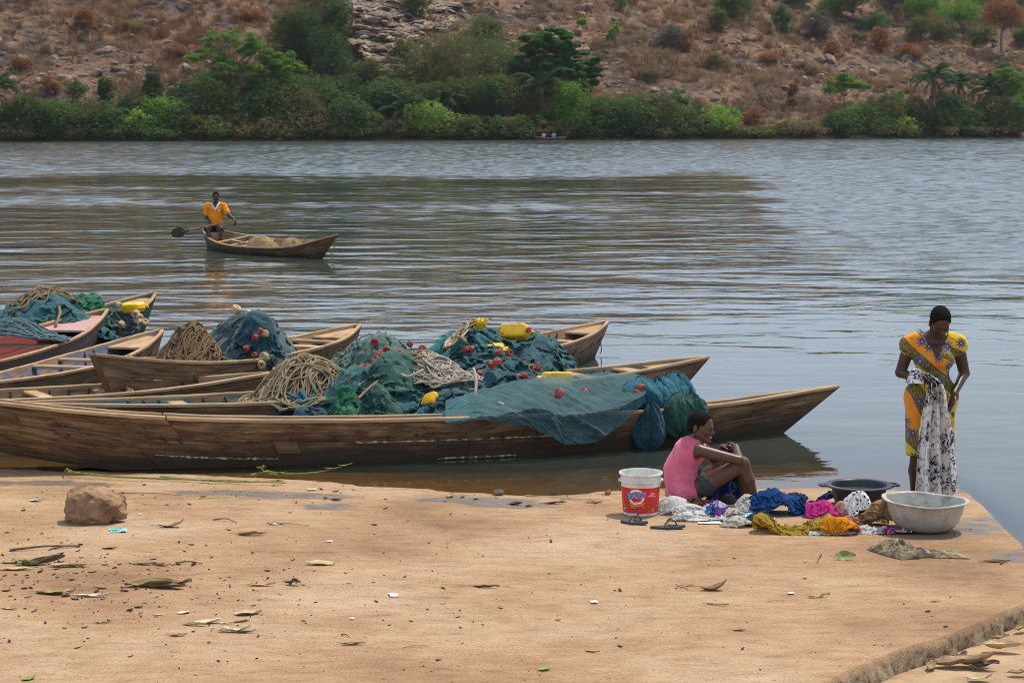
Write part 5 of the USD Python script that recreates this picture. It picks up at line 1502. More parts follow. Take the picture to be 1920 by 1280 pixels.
def floats(parent, spots, seed, mat=None, sc=1.0):
    r = np.random.default_rng(seed)
    for p in spots:
        m = xf(_fl, (0, 0, 0), rx=r.uniform(0.3, 1.5), sc=sc * r.uniform(0.9, 1.12)); m = xf(m, p, rz=r.uniform(0, 6.28))
        obj('float', m, mat or float_m, parent, smooth=40)


def jerrycan(label, loc, rz, rx, ry, sc=1.0, red=True):
    """A five-litre can: rounded body with a waist, moulded grip, spout and cap."""
    t = UsdGeom.Xform.Define(stage, number('jerrycan'))
    t.AddTranslateOp().Set(Gf.Vec3d(*map(float, loc)))
    t.AddRotateZYXOp().Set(Gf.Vec3f(math.degrees(rx), math.degrees(ry), math.degrees(rz)))
    t.AddScaleOp().Set(Gf.Vec3f(sc, sc, sc))
    tag(t, label, 'jerrycan')
    n = 44
    th = np.arange(n) * 2 * np.pi / n
    e = 0.34
    sx = np.sign(np.cos(th)) * np.abs(np.cos(th)) ** e; sy = np.sign(np.sin(th)) * np.abs(np.sin(th)) ** e
    prof = [(0.02, 0.0), (0.80, 0.002), (0.95, 0.010), (1.0, 0.03), (1.0, 0.09), (0.965, 0.10), (0.965, 0.115), (1.0, 0.125), (1.0, 0.20), (0.965, 0.21), (0.965, 0.225), (1.0, 0.235), (0.99, 0.265), (0.90, 0.285), (0.62, 0.305), (0.40, 0.312), (0.02, 0.313)]
    P = np.array([[(0.105 * k * a, 0.075 * k * b, z) for a, b in zip(sx, sy)] for k, z in prof])
    P[..., 2] += np.clip((P[..., 2] - 0.2) / 0.1, 0, 1) * P[..., 0] * 0.28
    obj('body', grid(P, wrap_v=True), yellow_m, t, smooth=35)
    h = spline([(-0.075, 0, 0.262), (-0.062, 0, 0.325), (-0.01, 0, 0.352), (0.03, 0, 0.325)], 14)
    obj('handle', tube(h, 0.014, 8), yellow_m, t, smooth=True)
    sp = xf(lathe([(0.02, 0), (0.026, 0.0), (0.024, 0.02), (0.022, 0.03)], 16), (0.066, 0, 0.318), ry=0.25)
    obj('spout', sp, yellow_m, t, smooth=True)
    obj('cap', xf(lathe([(0.001, 0.05), (0.026, 0.05), (0.029, 0.045), (0.029, 0.022), (0.024, 0.02)], 16), (0.066, 0, 0.318), ry=0.25), cap_m if red else yellow_m, t, smooth=35)
    return t


def P3(px, py, Y):
    return aty(px, py, Y)


# --- the great heap on canoe B and what is piled on it
h0 = Heap((-2.05, 20.25, 0.10), 0.72, 0.50, 0.48, 0.5, 61)
net('blue teal net bundle under the cream rope pile', N_blue, h0)
h1 = Heap((-1.10, 20.40, 0.02), 1.12, 0.84, 0.66, 0.45, 62)
t1 = net('large teal net heap in the middle of the moored canoes, red floats in it', N_teal, h1, nr=105, nt=340)
layer(t1, G_over, h1, 1, 0.62, 0.05, dx=-0.25, dy=-0.2)
layer(t1, G_sage, h1, 2, 0.5, 0.05, dx=0.35, dy=-0.15)
layer(t1, N_bottle, h1, 3, 0.45, 0.06, dx=-0.1, dy=-0.35)
h2 = Heap((-0.15, 22.4, 0.02), 1.0, 0.95, 0.80, 0.5, 63)
t2 = net('tall teal net heap at the back right with yellow jerrycans on top', N_teal, h2, nr=100, nt=300)
layer(t2, N_aqua, h2, 1, 0.5, 0.05, dx=-0.35, dy=-0.25)
layer(t2, N_deep, h2, 2, 0.5, 0.05, dx=0.35, dy=-0.3)
h2b = Heap((-0.02, 21.0, 0.0), 0.78, 0.62, 0.60, 0.4, 64)
t2b = net('dark blue green net bunch with red floats right of the beige rope pile', N_deep, h2b)
h1c = Heap((-1.45, 21.3, 0.1), 0.75, 0.55, 0.74, 0.3, 65)
t1c = net('pale sage net lying on the back left of the large heap', N_sage, h1c)
h1b = Heap((-1.62, 19.72, 0.10), 0.20, 0.22, 0.46, 0.4, 66, wave=1.5)
net('bright green net bunch at the foot of the large heap', N_green, h1b, nr=45, nt=110)
h1d = Heap((-1.25, 19.68, 0.06), 0.36, 0.26, 0.50, 0.2, 67, wave=1.2)
net('bottle green net beside the tilted yellow jerrycan', N_bottle, h1d, nr=55, nt=140)
h1e = Heap((-1.95, 19.72, 0.06), 0.30, 0.24, 0.30, 0.2, 68, wave=1.3)
net('teal net end spilling low over the boat edge left of the green bunch', N_deep, h1e, nr=45, nt=120)
h1f = Heap((-0.55, 19.75, 0.04), 0.62, 0.42, 0.44, 0.25, 69, wave=1.1)
net('dark teal net spilling below the beige rope pile', N_deep, h1f, nr=55, nt=150)
h1g = Heap((-1.12, 19.30, 0.10), 0.13, 0.1, 0.20, 0.2, 70, wave=2)
net('little green net tuft low at the boat edge', N_green, h1g, nr=25, nt=60)
r_ = np.random.default_rng(3)
sp1 = [P3(px, py, Y) for px, py, Y in [(702, 640, 21.0), (768, 645, 21.1), (713, 663, 20.6), (742, 664, 20.6), (705, 674, 20.5), (725, 655, 20.8), (690, 688, 20.2), (681, 690, 20.2), (729, 667, 20.6), (792, 653, 21.2), (748, 660, 20.7), (660, 612 + 45, 21.3)]]
floats(t1, sp1, 5, sc=0.8)
sp2 = [P3(px, py, Y) for px, py, Y in [(907, 641, 22.2), (874, 656, 21.4), (884, 655, 21.4), (934, 660, 20.85), (932, 678, 20.75), (985, 705, 20.75), (972, 708, 20.75), (1008, 690, 20.9), (955, 662, 21.1), (922, 685, 20.8), (900, 700, 20.8)]]
floats(t2b, sp2, 6, sc=0.84)
h2c = Heap((0.42, 21.1, 0.08), 0.34, 0.32, 0.48, 0.2, 71, wave=1.2)
net('rounded teal net lobe hanging at the right of the floats', N_bottle, h2c, nr=50, nt=130)
h2d = Heap((-0.62, 22.3, 0.25), 0.5, 0.4, 0.58, 0.2, 72)
net('aqua net at the back between the two heaps', N_aqua, h2d, nr=50, nt=130)

# the sheet of net thrown over canoe A's side
nu_, nv_ = 170, 110
u, v = np.meshgrid(np.linspace(0, 1, nu_), np.linspace(0, 1, nv_), indexing='ij')
pxs = 835 + u * 375
botpx = np.interp(u, [0, 0.2, 0.42, 0.6, 0.78, 0.9, 1.0], [797, 790, 800, 838, 826, 790, 752])
toppx = np.interp(u, [0, 0.12, 0.35, 0.7, 0.92, 1.0], [752, 738, 716, 702, 700, 706])
py = toppx + (botpx - toppx) * v
yr = np.interp(pxs, [835, 1210], [19.45, 19.85])                       # the crest of the load
ya = np.interp(pxs, [835, 1000, 1210], [18.28, 18.44, 18.90])           # just outside the near gunwale
vg = np.interp(u, [0, 0.25, 0.45, 0.8, 1], [1.0, 0.95, 0.72, 0.70, 0.85])
Yd = np.where(v < vg, yr + (ya - yr) * (np.clip(v / (vg - 0.13), 0, 1)) ** 0.9, ya - 0.02)
SH = aty_arr = None
rx_, rz0 = (pxs - CX) / F, (CY - py) / F
den = rz0 * math.cos(_a) + math.sin(_a)
Psh = np.stack([rx_ / den * Yd, Yd, EYE + (rz0 * math.sin(_a) - math.cos(_a)) / den * Yd], -1)
qf = np.stack([u * 2.6 - v * 1.1, v * 0.55 + u * 0.5, 0 * u], -1)
disp = 0.13 * (fold(qf * 2.2, 81, 2) - 0.6) + 0.06 * (fold(qf * 5.5, 82, 2) - 0.6) + 0.022 * (fold(qf * 14.0, 84, 2) - 0.6) + 0.07 * (meshkit.fbm(Psh * 2.2, 2, 83) - 0.5)
disp *= np.clip(6 * np.minimum(u, 1 - u), 0.2, 1)
disp = np.where(v > vg - 0.25, np.maximum(disp, -0.005), disp)
Psh = Psh + disp[..., None] * np.array([0.1, -0.75, 0.5])
t3 = thing('fishing_net', 'broad dusky teal net sheet thrown over the side of the front canoe', 'fishing net')
obj('netting', grid(Psh), G_teal, t3, smooth=True)
hs = Heap((0.45, 19.4, 0.0), 1.0, 0.5, 0.56, 0.25, 73)
obj('netting', drape(hs, 73, 54), N_deep, t3, smooth=True, label='darker folded netting under the sheet')
floats(t3, [P3(px, py, 18.9) for px, py in [(1048, 737)]] + [P3(1095, 735, 19.3), P3(1140, 742, 19.3), P3(1120, 752, 19.2)], 7, sc=0.95)
h3a = Heap((-0.42, 18.95, 0.16), 0.30, 0.24, 0.34, 0.3, 74, wave=1.3)
net('aqua net bundle with a rope end inside the front canoe', N_aqua, h3a, nr=50, nt=130)
h3b = Heap((-0.05, 18.78, 0.20), 0.20, 0.14, 0.22, 0.3, 75, wave=1.5)
t3b = net('small dark net tuft with a pink float beside the aqua bundle', N_deep, h3b, nr=35, nt=90)
floats(t3b, [P3(893, 783, 18.6), P3(985 - 10, 795, 18.62)], 8, sc=0.7)
t4 = bagged('blue net bunch with two red floats at the right end of the net sheet', N_blue, [((1.40, 19.42, 0.42), 0.24, 0.22, 0.20, 76, 0.2), ((1.60, 19.52, 0.46), 0.18, 0.2, 0.20, 86, 0.2), ((1.22, 19.3, 0.46), 0.2, 0.2, 0.17, 87, 0.1)])
floats(t4, [P3(1203, 729, 19.15), P3(1193, 741, 19.1)], 9, sc=1.1)
bagged('blue net lobe hanging outside the front canoe left of the seated girl', N_deep, [((1.30, 19.02, 0.22), 0.155, 0.10, 0.20, 77, 0.35)])
bagged('grey green net lobe hanging over the boat edge behind the girl', N_bottle, [((1.60, 19.18, 0.30), 0.20, 0.12, 0.17, 78, 0.4), ((1.74, 19.25, 0.36), 0.14, 0.12, 0.13, 79, 0.2)])

# ropes on the heap
z0 = lambda x, y: np.maximum(h0.z(x, y), 0.30)
rope_pile('cream rope heaped at the left end of the large net pile', 'cream', z0, (-2.12, 20.12), 0.64, 0.46, 110, 0.0092, 21, 0.3, loop=(0.34, 0.16), layer=0.18, aniso=0.5)
z1 = lambda x, y: np.maximum(h1.z(x, y), 0.5)
rope_pile('beige and white rope coils heaped on the middle of the net pile', 'white', z1, (-0.72, 20.25), 0.44, 0.34, 80, 0.0088, 22, 0.2, loop=(0.26, 0.14), layer=0.12, aniso=0.3)
rope_pile('brown rope tangled among the white coils on the net pile', 'tan', z1, (-0.88, 20.3), 0.34, 0.26, 20, 0.013, 23, 0.2, loop=(0.24, 0.12), layer=0.12, aniso=0.2)
r_ = np.random.default_rng(17)
rb_ = thing('rope', 'thick grey rope bundle running up the back heap', 'rope')
base_ = np.array([P3(835, 655, 21.3), P3(845, 640, 21.6), P3(862, 628, 21.9), P3(878, 614, 22.2), P3(890, 606, 22.4), P3(905, 604, 22.5)])
for i in range(11):
    q_ = spline(base_ + r_.normal(size=base_.shape) * np.array([0.035, 0.03, 0.022]), 70)
    q_ = q_ + 0.02 * (np.stack([meshkit.fbm(q_ * 6 + k * 7, 2, i) for k in range(3)], -1) - 0.5)
    obj('strand', tube(q_, 0.011, 5), rope_m['tan' if i % 3 else 'white'], rb_, smooth=True)
rope('frayed grey rope end beside the bundle on the back heap', 'tan', [P3(855, 632, 21.7), P3(868, 634, 21.6), P3(875, 642, 21.5)], 0.022, 5)
rope('long tan rope lying slantwise over the green net bunch', 'tan', [P3(735, 690, 20.1), P3(715, 708, 19.85), P3(690, 728, 19.62), P3(672, 746, 19.45)], 0.014, 6)
rope('white rope end looping above the tilted jerrycan', 'white', [P3(722, 678, 20.3), P3(738, 690, 20.0), P3(760, 704, 19.85), P3(780, 700, 19.85), P3(795, 693, 19.9)], 0.016, 7)
rope('white rope end hanging down right of the rope coils', 'white', [P3(888, 690, 20.1), P3(893, 712, 19.95), P3(892, 732, 19.85), P3(890, 745, 19.8)], 0.016, 8)
rope('tan cord along the top left fold of the net sheet', 'tan', [P3(915, 752, 18.9), P3(940, 742, 19.1), P3(962, 728, 19.3)], 0.012, 9)
rope('pale rope end knotted round the aqua bundle', 'white', [P3(935, 755, 18.75), P3(945, 760, 18.7), P3(940, 772, 18.66), P3(934, 780, 18.66)], 0.013, 10)
rope_pile('tangle of thin tan cord on the bottom of the front canoe', 'tan', lambda x, y: 0.30 + 0 * x, (-0.28, 18.7), 0.26, 0.10, 16, 0.006, 24, 0.1, loop=(0.16, 0.07), layer=0.05)
jerrycan('tilted yellow jerrycan stuck in the front of the net heap', P3(800, 745, 19.70), 0.5, 0.55, 2.3, 0.92)
jerrycan('yellow jerrycan with red cap on top of the back heap', P3(945, 622, 22.3), 2.9, 1.45, 1.0, 1.05)
jerrycan('yellow jerrycan lying behind the back heap by the reddish canoe', P3(1010, 641, 23.6), 0.2, 1.5, -1.45, 1.0, red=False)
jerrycan('yellow jerrycan peeping out above the net sheet', P3(1072, 712, 20.7), 0.15, 1.4, -1.5, 1.0, red=False)
jerrycan('half buried yellow jerrycan below the topmost one', P3(895, 655, 22.0), 0.1, 1.5, 1.4, 0.9, red=False)
jerrycan('small yellow can at the top of the thick rope bundle', P3(888, 618, 22.4), 0.4, 0.5, 0.7, 0.55, red=False)

r_ = np.random.default_rng(31)
for i in range(26):                                                      # stray cords that string the floats together
    h_, c_ = [(h1, t1), (h2, t2), (h2b, t2b), (h1c, t1c)][i % 4]
    an, q = r_.uniform(0, 6.28, 2), r_.uniform(0.1, 0.85, 2)
    A_ = [h_.c[0] + math.cos(an[0]) * q[0] * h_.rx * 0.8, h_.c[1] + math.sin(an[0]) * q[0] * h_.ry * 0.8]
    B_ = [A_[0] + r_.normal() * 0.3, A_[1] + r_.normal() * 0.25]
    t_ = np.linspace(0, 1, 40)
    x_ = A_[0] + (B_[0] - A_[0]) * t_ + 0.10 * (meshkit.fbm(np.stack([t_ * 4, 0 * t_ + i, 0 * t_], -1), 2, i) - 0.5) * 2; y_ = A_[1] + (B_[1] - A_[1]) * t_ + 0.10 * (meshkit.fbm(np.stack([t_ * 4, 0 * t_ + i + 50, 0 * t_], -1), 2, i) - 0.5) * 2
    obj('cord', tube(np.stack([x_, y_, h_.z(x_, y_) * 0.93 + 0.06 + 0.03 * np.sin(t_ * 9 + i)], -1), r_.uniform(0.004, 0.009), 5), rope_m[['white', 'tan', 'cream', 'steel'][i % 4]], c_, smooth=True)

# --- D: grey heap and brown rope
h6 = Heap((-3.02, 22.95, 0.05), 0.66, 0.72, 0.92, 0.9, 91, steep=2.6, skew=(0.0, 0.15))
t6 = net('grey gauzy net heap on the canoe with the prow to the left', N_grey, h6, nr=95, nt=240)
layer(t6, G_grey, h6, 1, 0.72, 0.04, dx=0.12, dy=-0.2)
layer(t6, N_deep, h6, 2, 0.5, 0.04, dx=0.15, dy=-0.35)
h6b = Heap((-3.22, 22.25, 0.15), 0.26, 0.26, 0.50, 0.4, 92, wave=1.2)
net('olive net fold between the brown rope and the grey heap', N_olive, h6b, nr=45, nt=110)
floats(t6, [P3(443, 580, 22.9), P3(467, 588, 22.9), P3(495, 668, 22.25), P3(490, 683, 22.2), P3(496, 625, 22.4)], 12, mat=cork_m, sc=1.1)
floats(t6, [P3(478, 633, 22.2), P3(462, 652, 22.15), P3(477, 665, 22.15), P3(488, 620, 22.35)], 13, sc=0.75)
z6 = lambda x, y: 0.42 + 0.34 * np.exp(-(((x + 3.50) / 0.34) ** 2 + ((y - 22.0) / 0.4) ** 2))
rope_pile('brown rope heap beside the grey net on the prow-left canoe', 'brown', z6, (-3.50, 21.95), 0.38, 0.42, 110, 0.0108, 25, 0.6, loop=(0.30, 0.13), layer=0.14, aniso=0.9)
rope('tan mooring rope hanging from the raised prow of the dark canoe', 'tan', [P3(241, 668, 21.0), P3(240, 690, 20.82), P3(239, 712, 20.7), P3(238, 730, 20.55), P3(232, 748, 20.4), P3(227, 762, 20.3)], 0.014, 31)
rope('knotted rope tangle at the foot of the mooring rope', 'tan', [P3(238, 728, 20.5), P3(250, 736, 20.45), P3(246, 752, 20.4), P3(236, 742, 20.4), P3(244, 730, 20.45), P3(252, 742, 20.42), P3(247, 758, 20.36)], 0.014, 32)
rope('short rope end lashed over the prow of the dark canoe', 'tan', [P3(241, 667, 20.95), P3(247, 672, 20.85), P3(251, 688, 20.8)], 0.012, 33)

# --- H, G: nets at the far left
h7 = Heap((-6.22, 27.0, 0.05), 1.05, 0.85, 0.72, 0.9, 93, steep=2.0)
t7 = net('teal net heap on the green canoe at the far left', N_teal, h7, nr=90, nt=260)
layer(t7, N_blue, h7, 1, 0.5, 0.05, dy=-0.2)
h7b = Heap((-5.80, 27.4, 0.30), 0.36, 0.40, 0.52, 0.5, 94, wave=1.1)
net('bright green net draped at the right of the far left heap', N_green, h7b, nr=50, nt=120)
h7c = Heap((-5.55, 27.75, 0.2), 0.42, 0.42, 0.36, 0.5, 95, wave=1.2)
t7c = net('grey net with corks at the bow of the green canoe', N_grey, h7c, nr=50, nt=130)
floats(t7c, [P3(222, 572, 27.6), P3(262, 595, 27.35), P3(255, 588, 27.4), P3(272, 604, 27.3), P3(228, 608, 27.2), P3(262, 604, 27.3)], 14, mat=cork_m, sc=1.0)
h7d = Heap((-6.9, 26.2, 0.1), 0.5, 0.45, 0.38, 0.5, 96)
net('dull teal net trailing off the left end of the far heap', N_sage, h7d, nr=50, nt=130)
z7 = lambda x, y: np.maximum(h7.z(x, y), 0.3)
rope_pile('tan rope draped over the far left net heap', 'tan', z7, (-6.25, 27.1), 0.55, 0.26, 30, 0.0115, 26, 0.9, loop=(0.45, 0.07), layer=0.10, aniso=0.1)
rope('rope strand hanging down the front of the far left heap', 'tan', [P3(112, 575, 26.6), P3(112, 588, 26.35), P3(108, 600, 26.2), P3(105, 612, 26.1)], 0.02, 34)
jerrycan('yellow jerrycan on the green canoe at the far left', P3(234, 577, 27.8), 0.3, 1.4, 1.2, 0.9, red=False)
z8 = lambda x, y: 0.44 + 0.16 * np.exp(-(((x + 6.05) / 0.5) ** 2 + ((y - 24.3) / 0.5) ** 2))
rope_pile('blue grey rope bundle lying across the red canoe', 'steel', z8, (-5.98, 24.25), 0.50, 0.20, 46, 0.012, 27, 0.1, loop=(0.7, 0.10), layer=0.12, aniso=0.0)
z9 = lambda x, y: 0.10 + 0 * x
rope_pile('coil of dim tan rope on the bottom of the red canoe', 'tan', z9, (-6.0, 23.2), 0.32, 0.3, 20, 0.016, 28, 0.1, loop=(0.3, 0.18), layer=0.16)
# ================================================================ people
class Figure:
    """A body as a smooth union of tapered bones on a grid, turned into one mesh by surface nets."""

    def __init__(s, lo, hi, h):
        s.lo = np.asarray(lo, float); s.h = h
        s.n = np.ceil((np.asarray(hi, float) - s.lo) / h).astype(int) + 1
        s.d = np.full(tuple(s.n), 0.5, np.float32)

    def _box(s, lo, hi):
        a = np.clip(np.floor((lo - s.lo) / s.h).astype(int), 0, s.n); b = np.clip(np.ceil((hi - s.lo) / s.h).astype(int) + 1, 0, s.n)
        sl = tuple(slice(i, j) for i, j in zip(a, b))
        g = np.meshgrid(*[s.lo[k] + s.h * np.arange(a[k], b[k]) for k in range(3)], indexing='ij')
        return sl, np.stack(g, -1)

    def _mix(s, sl, q, k):
        d = s.d[sl]
        hh = np.clip(0.5 + 0.5 * (d - q) / max(k, 1e-6), 0, 1)
        s.d[sl] = d * (1 - hh) + q * hh - k * hh * (1 - hh)

    def cone(s, a, ra, b, rb, k=0.02, sq=1.0):
        a, b = np.asarray(a, float), np.asarray(b, float)
        m = max(ra, rb) + k + 3 * s.h
        sl, P = s._box(np.minimum(a, b) - m, np.maximum(a, b) + m)
        if 0 in P.shape:
            return s
        sc = np.array([1, 1 / sq, 1]); a2, b2 = a * sc, b * sc
        P = P * sc
        ba = b2 - a2; t = np.clip(((P - a2) @ ba) / max(ba @ ba, 1e-9), 0, 1)
        q = np.linalg.norm(P - a2 - t[..., None] * ba, axis=-1) - (ra + (rb - ra) * t)
        s._mix(sl, (q * (sq if sq < 1 else 1)).astype(np.float32), k)
        return s

    def ell(s, c, r, k=0.02, R=None, cut=False):
        c, r = np.asarray(c, float), np.asarray(r, float)
        m = r.max() + k + 3 * s.h
        sl, P = s._box(c - m, c + m)
        if 0 in P.shape:
            return s
        q = P - c
        if R is not None:
            q = q @ R                                                   # to the ellipsoid's own axes
        k0 = np.linalg.norm(q / r, axis=-1); k1 = np.linalg.norm(q / r ** 2, axis=-1)
        q = (k0 * (k0 - 1) / np.maximum(k1, 1e-6)).astype(np.float32)
        if cut:
            d = s.d[sl]; hh = np.clip(0.5 - 0.5 * (d + q) / max(k, 1e-6), 0, 1)
            s.d[sl] = d * (1 - hh) - q * hh + k * hh * (1 - hh)
        else:
            s._mix(sl, q, k)
        return s

    def pts(s):
        return np.stack(np.meshgrid(*[s.lo[k] + s.h * np.arange(s.n[k]) for k in range(3)], indexing='ij'), -1)

    def mesh(s, it=2):
        d = s.d.copy()
        for ax in range(3):
            for e in (0, -1):
                ix = [slice(None)] * 3; ix[ax] = e; d[tuple(ix)] = 0.5
        ins = d < 0
        c = sum(ins[i:ins.shape[0] - 1 + i, j:ins.shape[1] - 1 + j, k:ins.shape[2] - 1 + k].astype(np.int8) for i in (0, 1) for j in (0, 1) for k in (0, 1))
        cells = np.argwhere((c > 0) & (c < 8))
        idx = np.full(c.shape, -1, np.int64); idx[tuple(cells.T)] = np.arange(len(cells))
        acc, cnt = np.zeros((len(cells), 3)), np.zeros(len(cells))
        cr = [(i, j, k) for i in (0, 1) for j in (0, 1) for k in (0, 1)]
        for p in cr:
            for ax in range(3):
                if p[ax] == 0:
                    q = list(p); q[ax] = 1
                    d0, d1 = d[tuple((cells + p).T)], d[tuple((cells + q).T)]
                    m = (d0 < 0) != (d1 < 0)
                    t = np.where(m, d0 / np.where(m, d0 - d1, 1), 0)
                    v = np.asarray(p, float)[None] + t[:, None] * (np.asarray(q, float) - p)[None]
                    acc += v * m[:, None]; cnt += m
        v = s.lo + s.h * (cells + acc / np.maximum(cnt, 1)[:, None])
        fs = []
        for ax in range(3):
            u, w = (ax + 1) % 3, (ax + 2) % 3
            A = [slice(None)] * 3; Bq = [slice(None)] * 3
            A[ax] = slice(0, -1); Bq[ax] = slice(1, None)
            e = np.argwhere(ins[tuple(A)] != ins[tuple(Bq)])
            e = e[(e[:, u] > 0) & (e[:, w] > 0) & (e[:, u] < c.shape[u]) & (e[:, w] < c.shape[w])]
            flip = ins[tuple(e.T)]
            o = lambda a, b: idx[tuple((e - a * np.eye(3, dtype=int)[u] - b * np.eye(3, dtype=int)[w]).T)]
            q = np.stack([o(1, 1), o(0, 1), o(0, 0), o(1, 0)], 1)
            q = np.where(flip[:, None], q, q[:, ::-1])
            fs += [q[:, [0, 1, 2]], q[:, [0, 2, 3]]]
        f = np.vstack(fs); f = f[(f >= 0).all(1)]
        m = trimesh.Trimesh(v, f, process=False)
        trimesh.smoothing.filter_taubin(m, iterations=it * 4)
        return np.array(m.vertices), np.array(m.faces)


def rot(yaw=0.0, pitch=0.0, roll=0.0):
    cy, sy, cp, sp, cr, sr = math.cos(yaw), math.sin(yaw), math.cos(pitch), math.sin(pitch), math.cos(roll), math.sin(roll)
    Rz = np.array([[cy, -sy, 0], [sy, cy, 0], [0, 0, 1]]); Rx = np.array([[1, 0, 0], [0, cp, -sp], [0, sp, cp]]); Ry = np.array([[cr, 0, sr], [0, 1, 0], [-sr, 0, cr]])
    return Rz @ Rx @ Ry


def head(s, c, R, k=1.0, smile=0.0):
    """Adds a head facing its own -y to the body s. c: centre between the ears; k: size."""
    T = lambda x, y, z: np.asarray(c) + R @ (np.array([x, y, z]) * k)
    s.ell(T(0, 0.012, 0.032), np.array([0.075, 0.096, 0.082]) * k, 0.015, R)
    s.ell(T(0, -0.03, -0.025), np.array([0.060, 0.062, 0.086]) * k, 0.03, R)
    for g in (-1, 1):
        s.cone(T(g * 0.052, 0.0, -0.045), 0.022 * k, T(g * 0.012, -0.068, -0.092), 0.020 * k, 0.02)
        s.ell(T(g * 0.038, -0.066, -0.022), np.array([0.022, 0.018, 0.017]) * k * (1 + 0.2 * smile), 0.015, R)
        s.cone(T(g * 0.044, -0.066, 0.016), 0.010 * k, T(g * 0.010, -0.086, 0.018), 0.010 * k, 0.012)
        s.ell(T(g * 0.030, -0.098, 0.000), np.array([0.015, 0.014, 0.010]) * k, 0.008, R, cut=True)
        s.ell(T(g * 0.077, 0.014, -0.008), np.array([0.009, 0.020, 0.031]) * k, 0.006, R @ rot(0.45 * g))
        s.ell(T(g * 0.013, -0.094, -0.034), np.array([0.010, 0.011, 0.008]) * k, 0.006, R)
    s.cone(T(0, -0.086, 0.006), 0.008 * k, T(0, -0.104, -0.028), 0.013 * k, 0.008)
    w = 0.019 + 0.009 * smile
    for z, rr in ((-0.052, 0.0085), (-0.0655, 0.0095)):
        s.cone(T(-w, -0.076 + 0.004 * smile, z + 0.006 * smile), 0.006 * k, T(0, -0.090, z), rr * k, 0.005)
        s.cone(T(w, -0.076 + 0.004 * smile, z + 0.006 * smile), 0.006 * k, T(0, -0.090, z), rr * k, 0.005)
    s.ell(T(0, -0.078, -0.092), np.array([0.020, 0.017, 0.016]) * k, 0.015, R)


def face_parts(t, c, R, k, hair, open_eyes=True, teeth=False, line=0.0):
    T = lambda x, y, z: np.asarray(c) + R @ (np.array([x, y, z]) * k)
    for g in (-1, 1):
        if open_eyes:
            e = trimesh.creation.icosphere(2, 0.0115 * k); e.apply_translation(T(g * 0.030, -0.0795, 0.000)); obj('eye', e, eye_m, t, smooth=True)
            e = trimesh.creation.icosphere(2, 0.0062 * k); e.apply_translation(T(g * 0.030, -0.0865, 0.000)); obj('iris', e, iris_m, t, smooth=True)
    if teeth:
        a, b = T(-0.017, -0.0885, -0.0585), T(0.017, -0.0885, -0.0585)
        obj('teeth', tube(spline([a, T(0, -0.0945, -0.0595), b], 10), 0.0048 * k, 6), teeth_m, t, smooth=True)
    h = Figure(np.asarray(c) - 0.15 * k, np.asarray(c) + 0.16 * k, 0.005)
    h.ell(T(0, 0.014, 0.034), np.array([0.0815, 0.1015, 0.0875]) * k, 0.001, R)
    h.ell(T(0, 0.045, -0.012), np.array([0.066, 0.062, 0.065]) * k, 0.02, R)
    P = (h.pts() - np.asarray(c)) @ R / k
    cutp = np.maximum((-P[..., 1] - 0.058 + line) * 0.9 - 0.30 * (P[..., 2] - 0.055), -P[..., 2] - 0.048)      # hairline and nape
    cutp = np.maximum(cutp, np.minimum(-P[..., 1] - 0.015, 0.020 - P[..., 2]) * 0.8)                          # round the ears
    h.d = np.maximum(h.d, cutp.astype(np.float32) * k)
    v, f = h.mesh(1)
    v = v + (0.0028 * (meshkit.noise(v * 260, 3) - 0.5))[:, None] * (v - np.asarray(c)) / 0.09
    obj('hair', (v, f), hair, t, smooth=True)


def hand(s, wrist, fwd, palm_n, k=1.0, curl=0.5, side=1, spread=0.12):
    """Adds a hand: fwd from the wrist to the fingers, palm_n out of the palm, side +1 puts the thumb on the left of fwd seen from the palm's back."""
    f = np.asarray(fwd, float); f = f / np.linalg.norm(f)
    n = np.asarray(palm_n, float); n = n - f * (n @ f); n /= np.linalg.norm(n)
    l = np.cross(n, f) * side
    w = np.asarray(wrist, float)
    for a in (-0.026, -0.009, 0.009, 0.026):
        s.cone(w + l * a * 0.55 * k, 0.016 * k, w + f * 0.082 * k + l * a * k, 0.0125 * k, 0.008)
    for i, (a, L) in enumerate(((0.028, 0.072), (0.0095, 0.080), (-0.0095, 0.074), (-0.027, 0.058))):
        p = w + f * 0.084 * k + l * a * k
        ang = 0.25 + curl * 0.35
        dr = f + l * (a / 0.028) * spread
        for j, (q, r) in enumerate(((0.44, 0.0090), (0.32, 0.0082), (0.24, 0.0072))):
            d = dr * math.cos(ang) + n * math.sin(ang); d /= np.linalg.norm(d)
            e = p + d * L * q * k
            s.cone(p, r * 1.04 * k, e, r * 0.95 * k, 0.003)
            p = e; ang += curl
    p = w + f * 0.022 * k + l * 0.026 * k
    for d, L, r in ((f * 0.6 + l * 0.75 + n * 0.35, 0.038, 0.0115), (f * 0.85 + l * 0.3 + n * 0.45, 0.030, 0.0100), (f * 0.9 + n * 0.5, 0.024, 0.0085)):
        d = d / np.linalg.norm(d); e = p + d * L * k
        s.cone(p, r * k, e, r * 0.92 * k, 0.006); p = e


def skin(name, c, gl=0.40):
    c = np.asarray(c)
    return look(name, [(0.3, tuple(c * 0.78)), (0.55, tuple(c)), (0.75, tuple(c * 1.22))], scale=9, rough=gl, spec=0.36, bump=0.15, bump_scale=120, bump_d=0.003, detail=4)


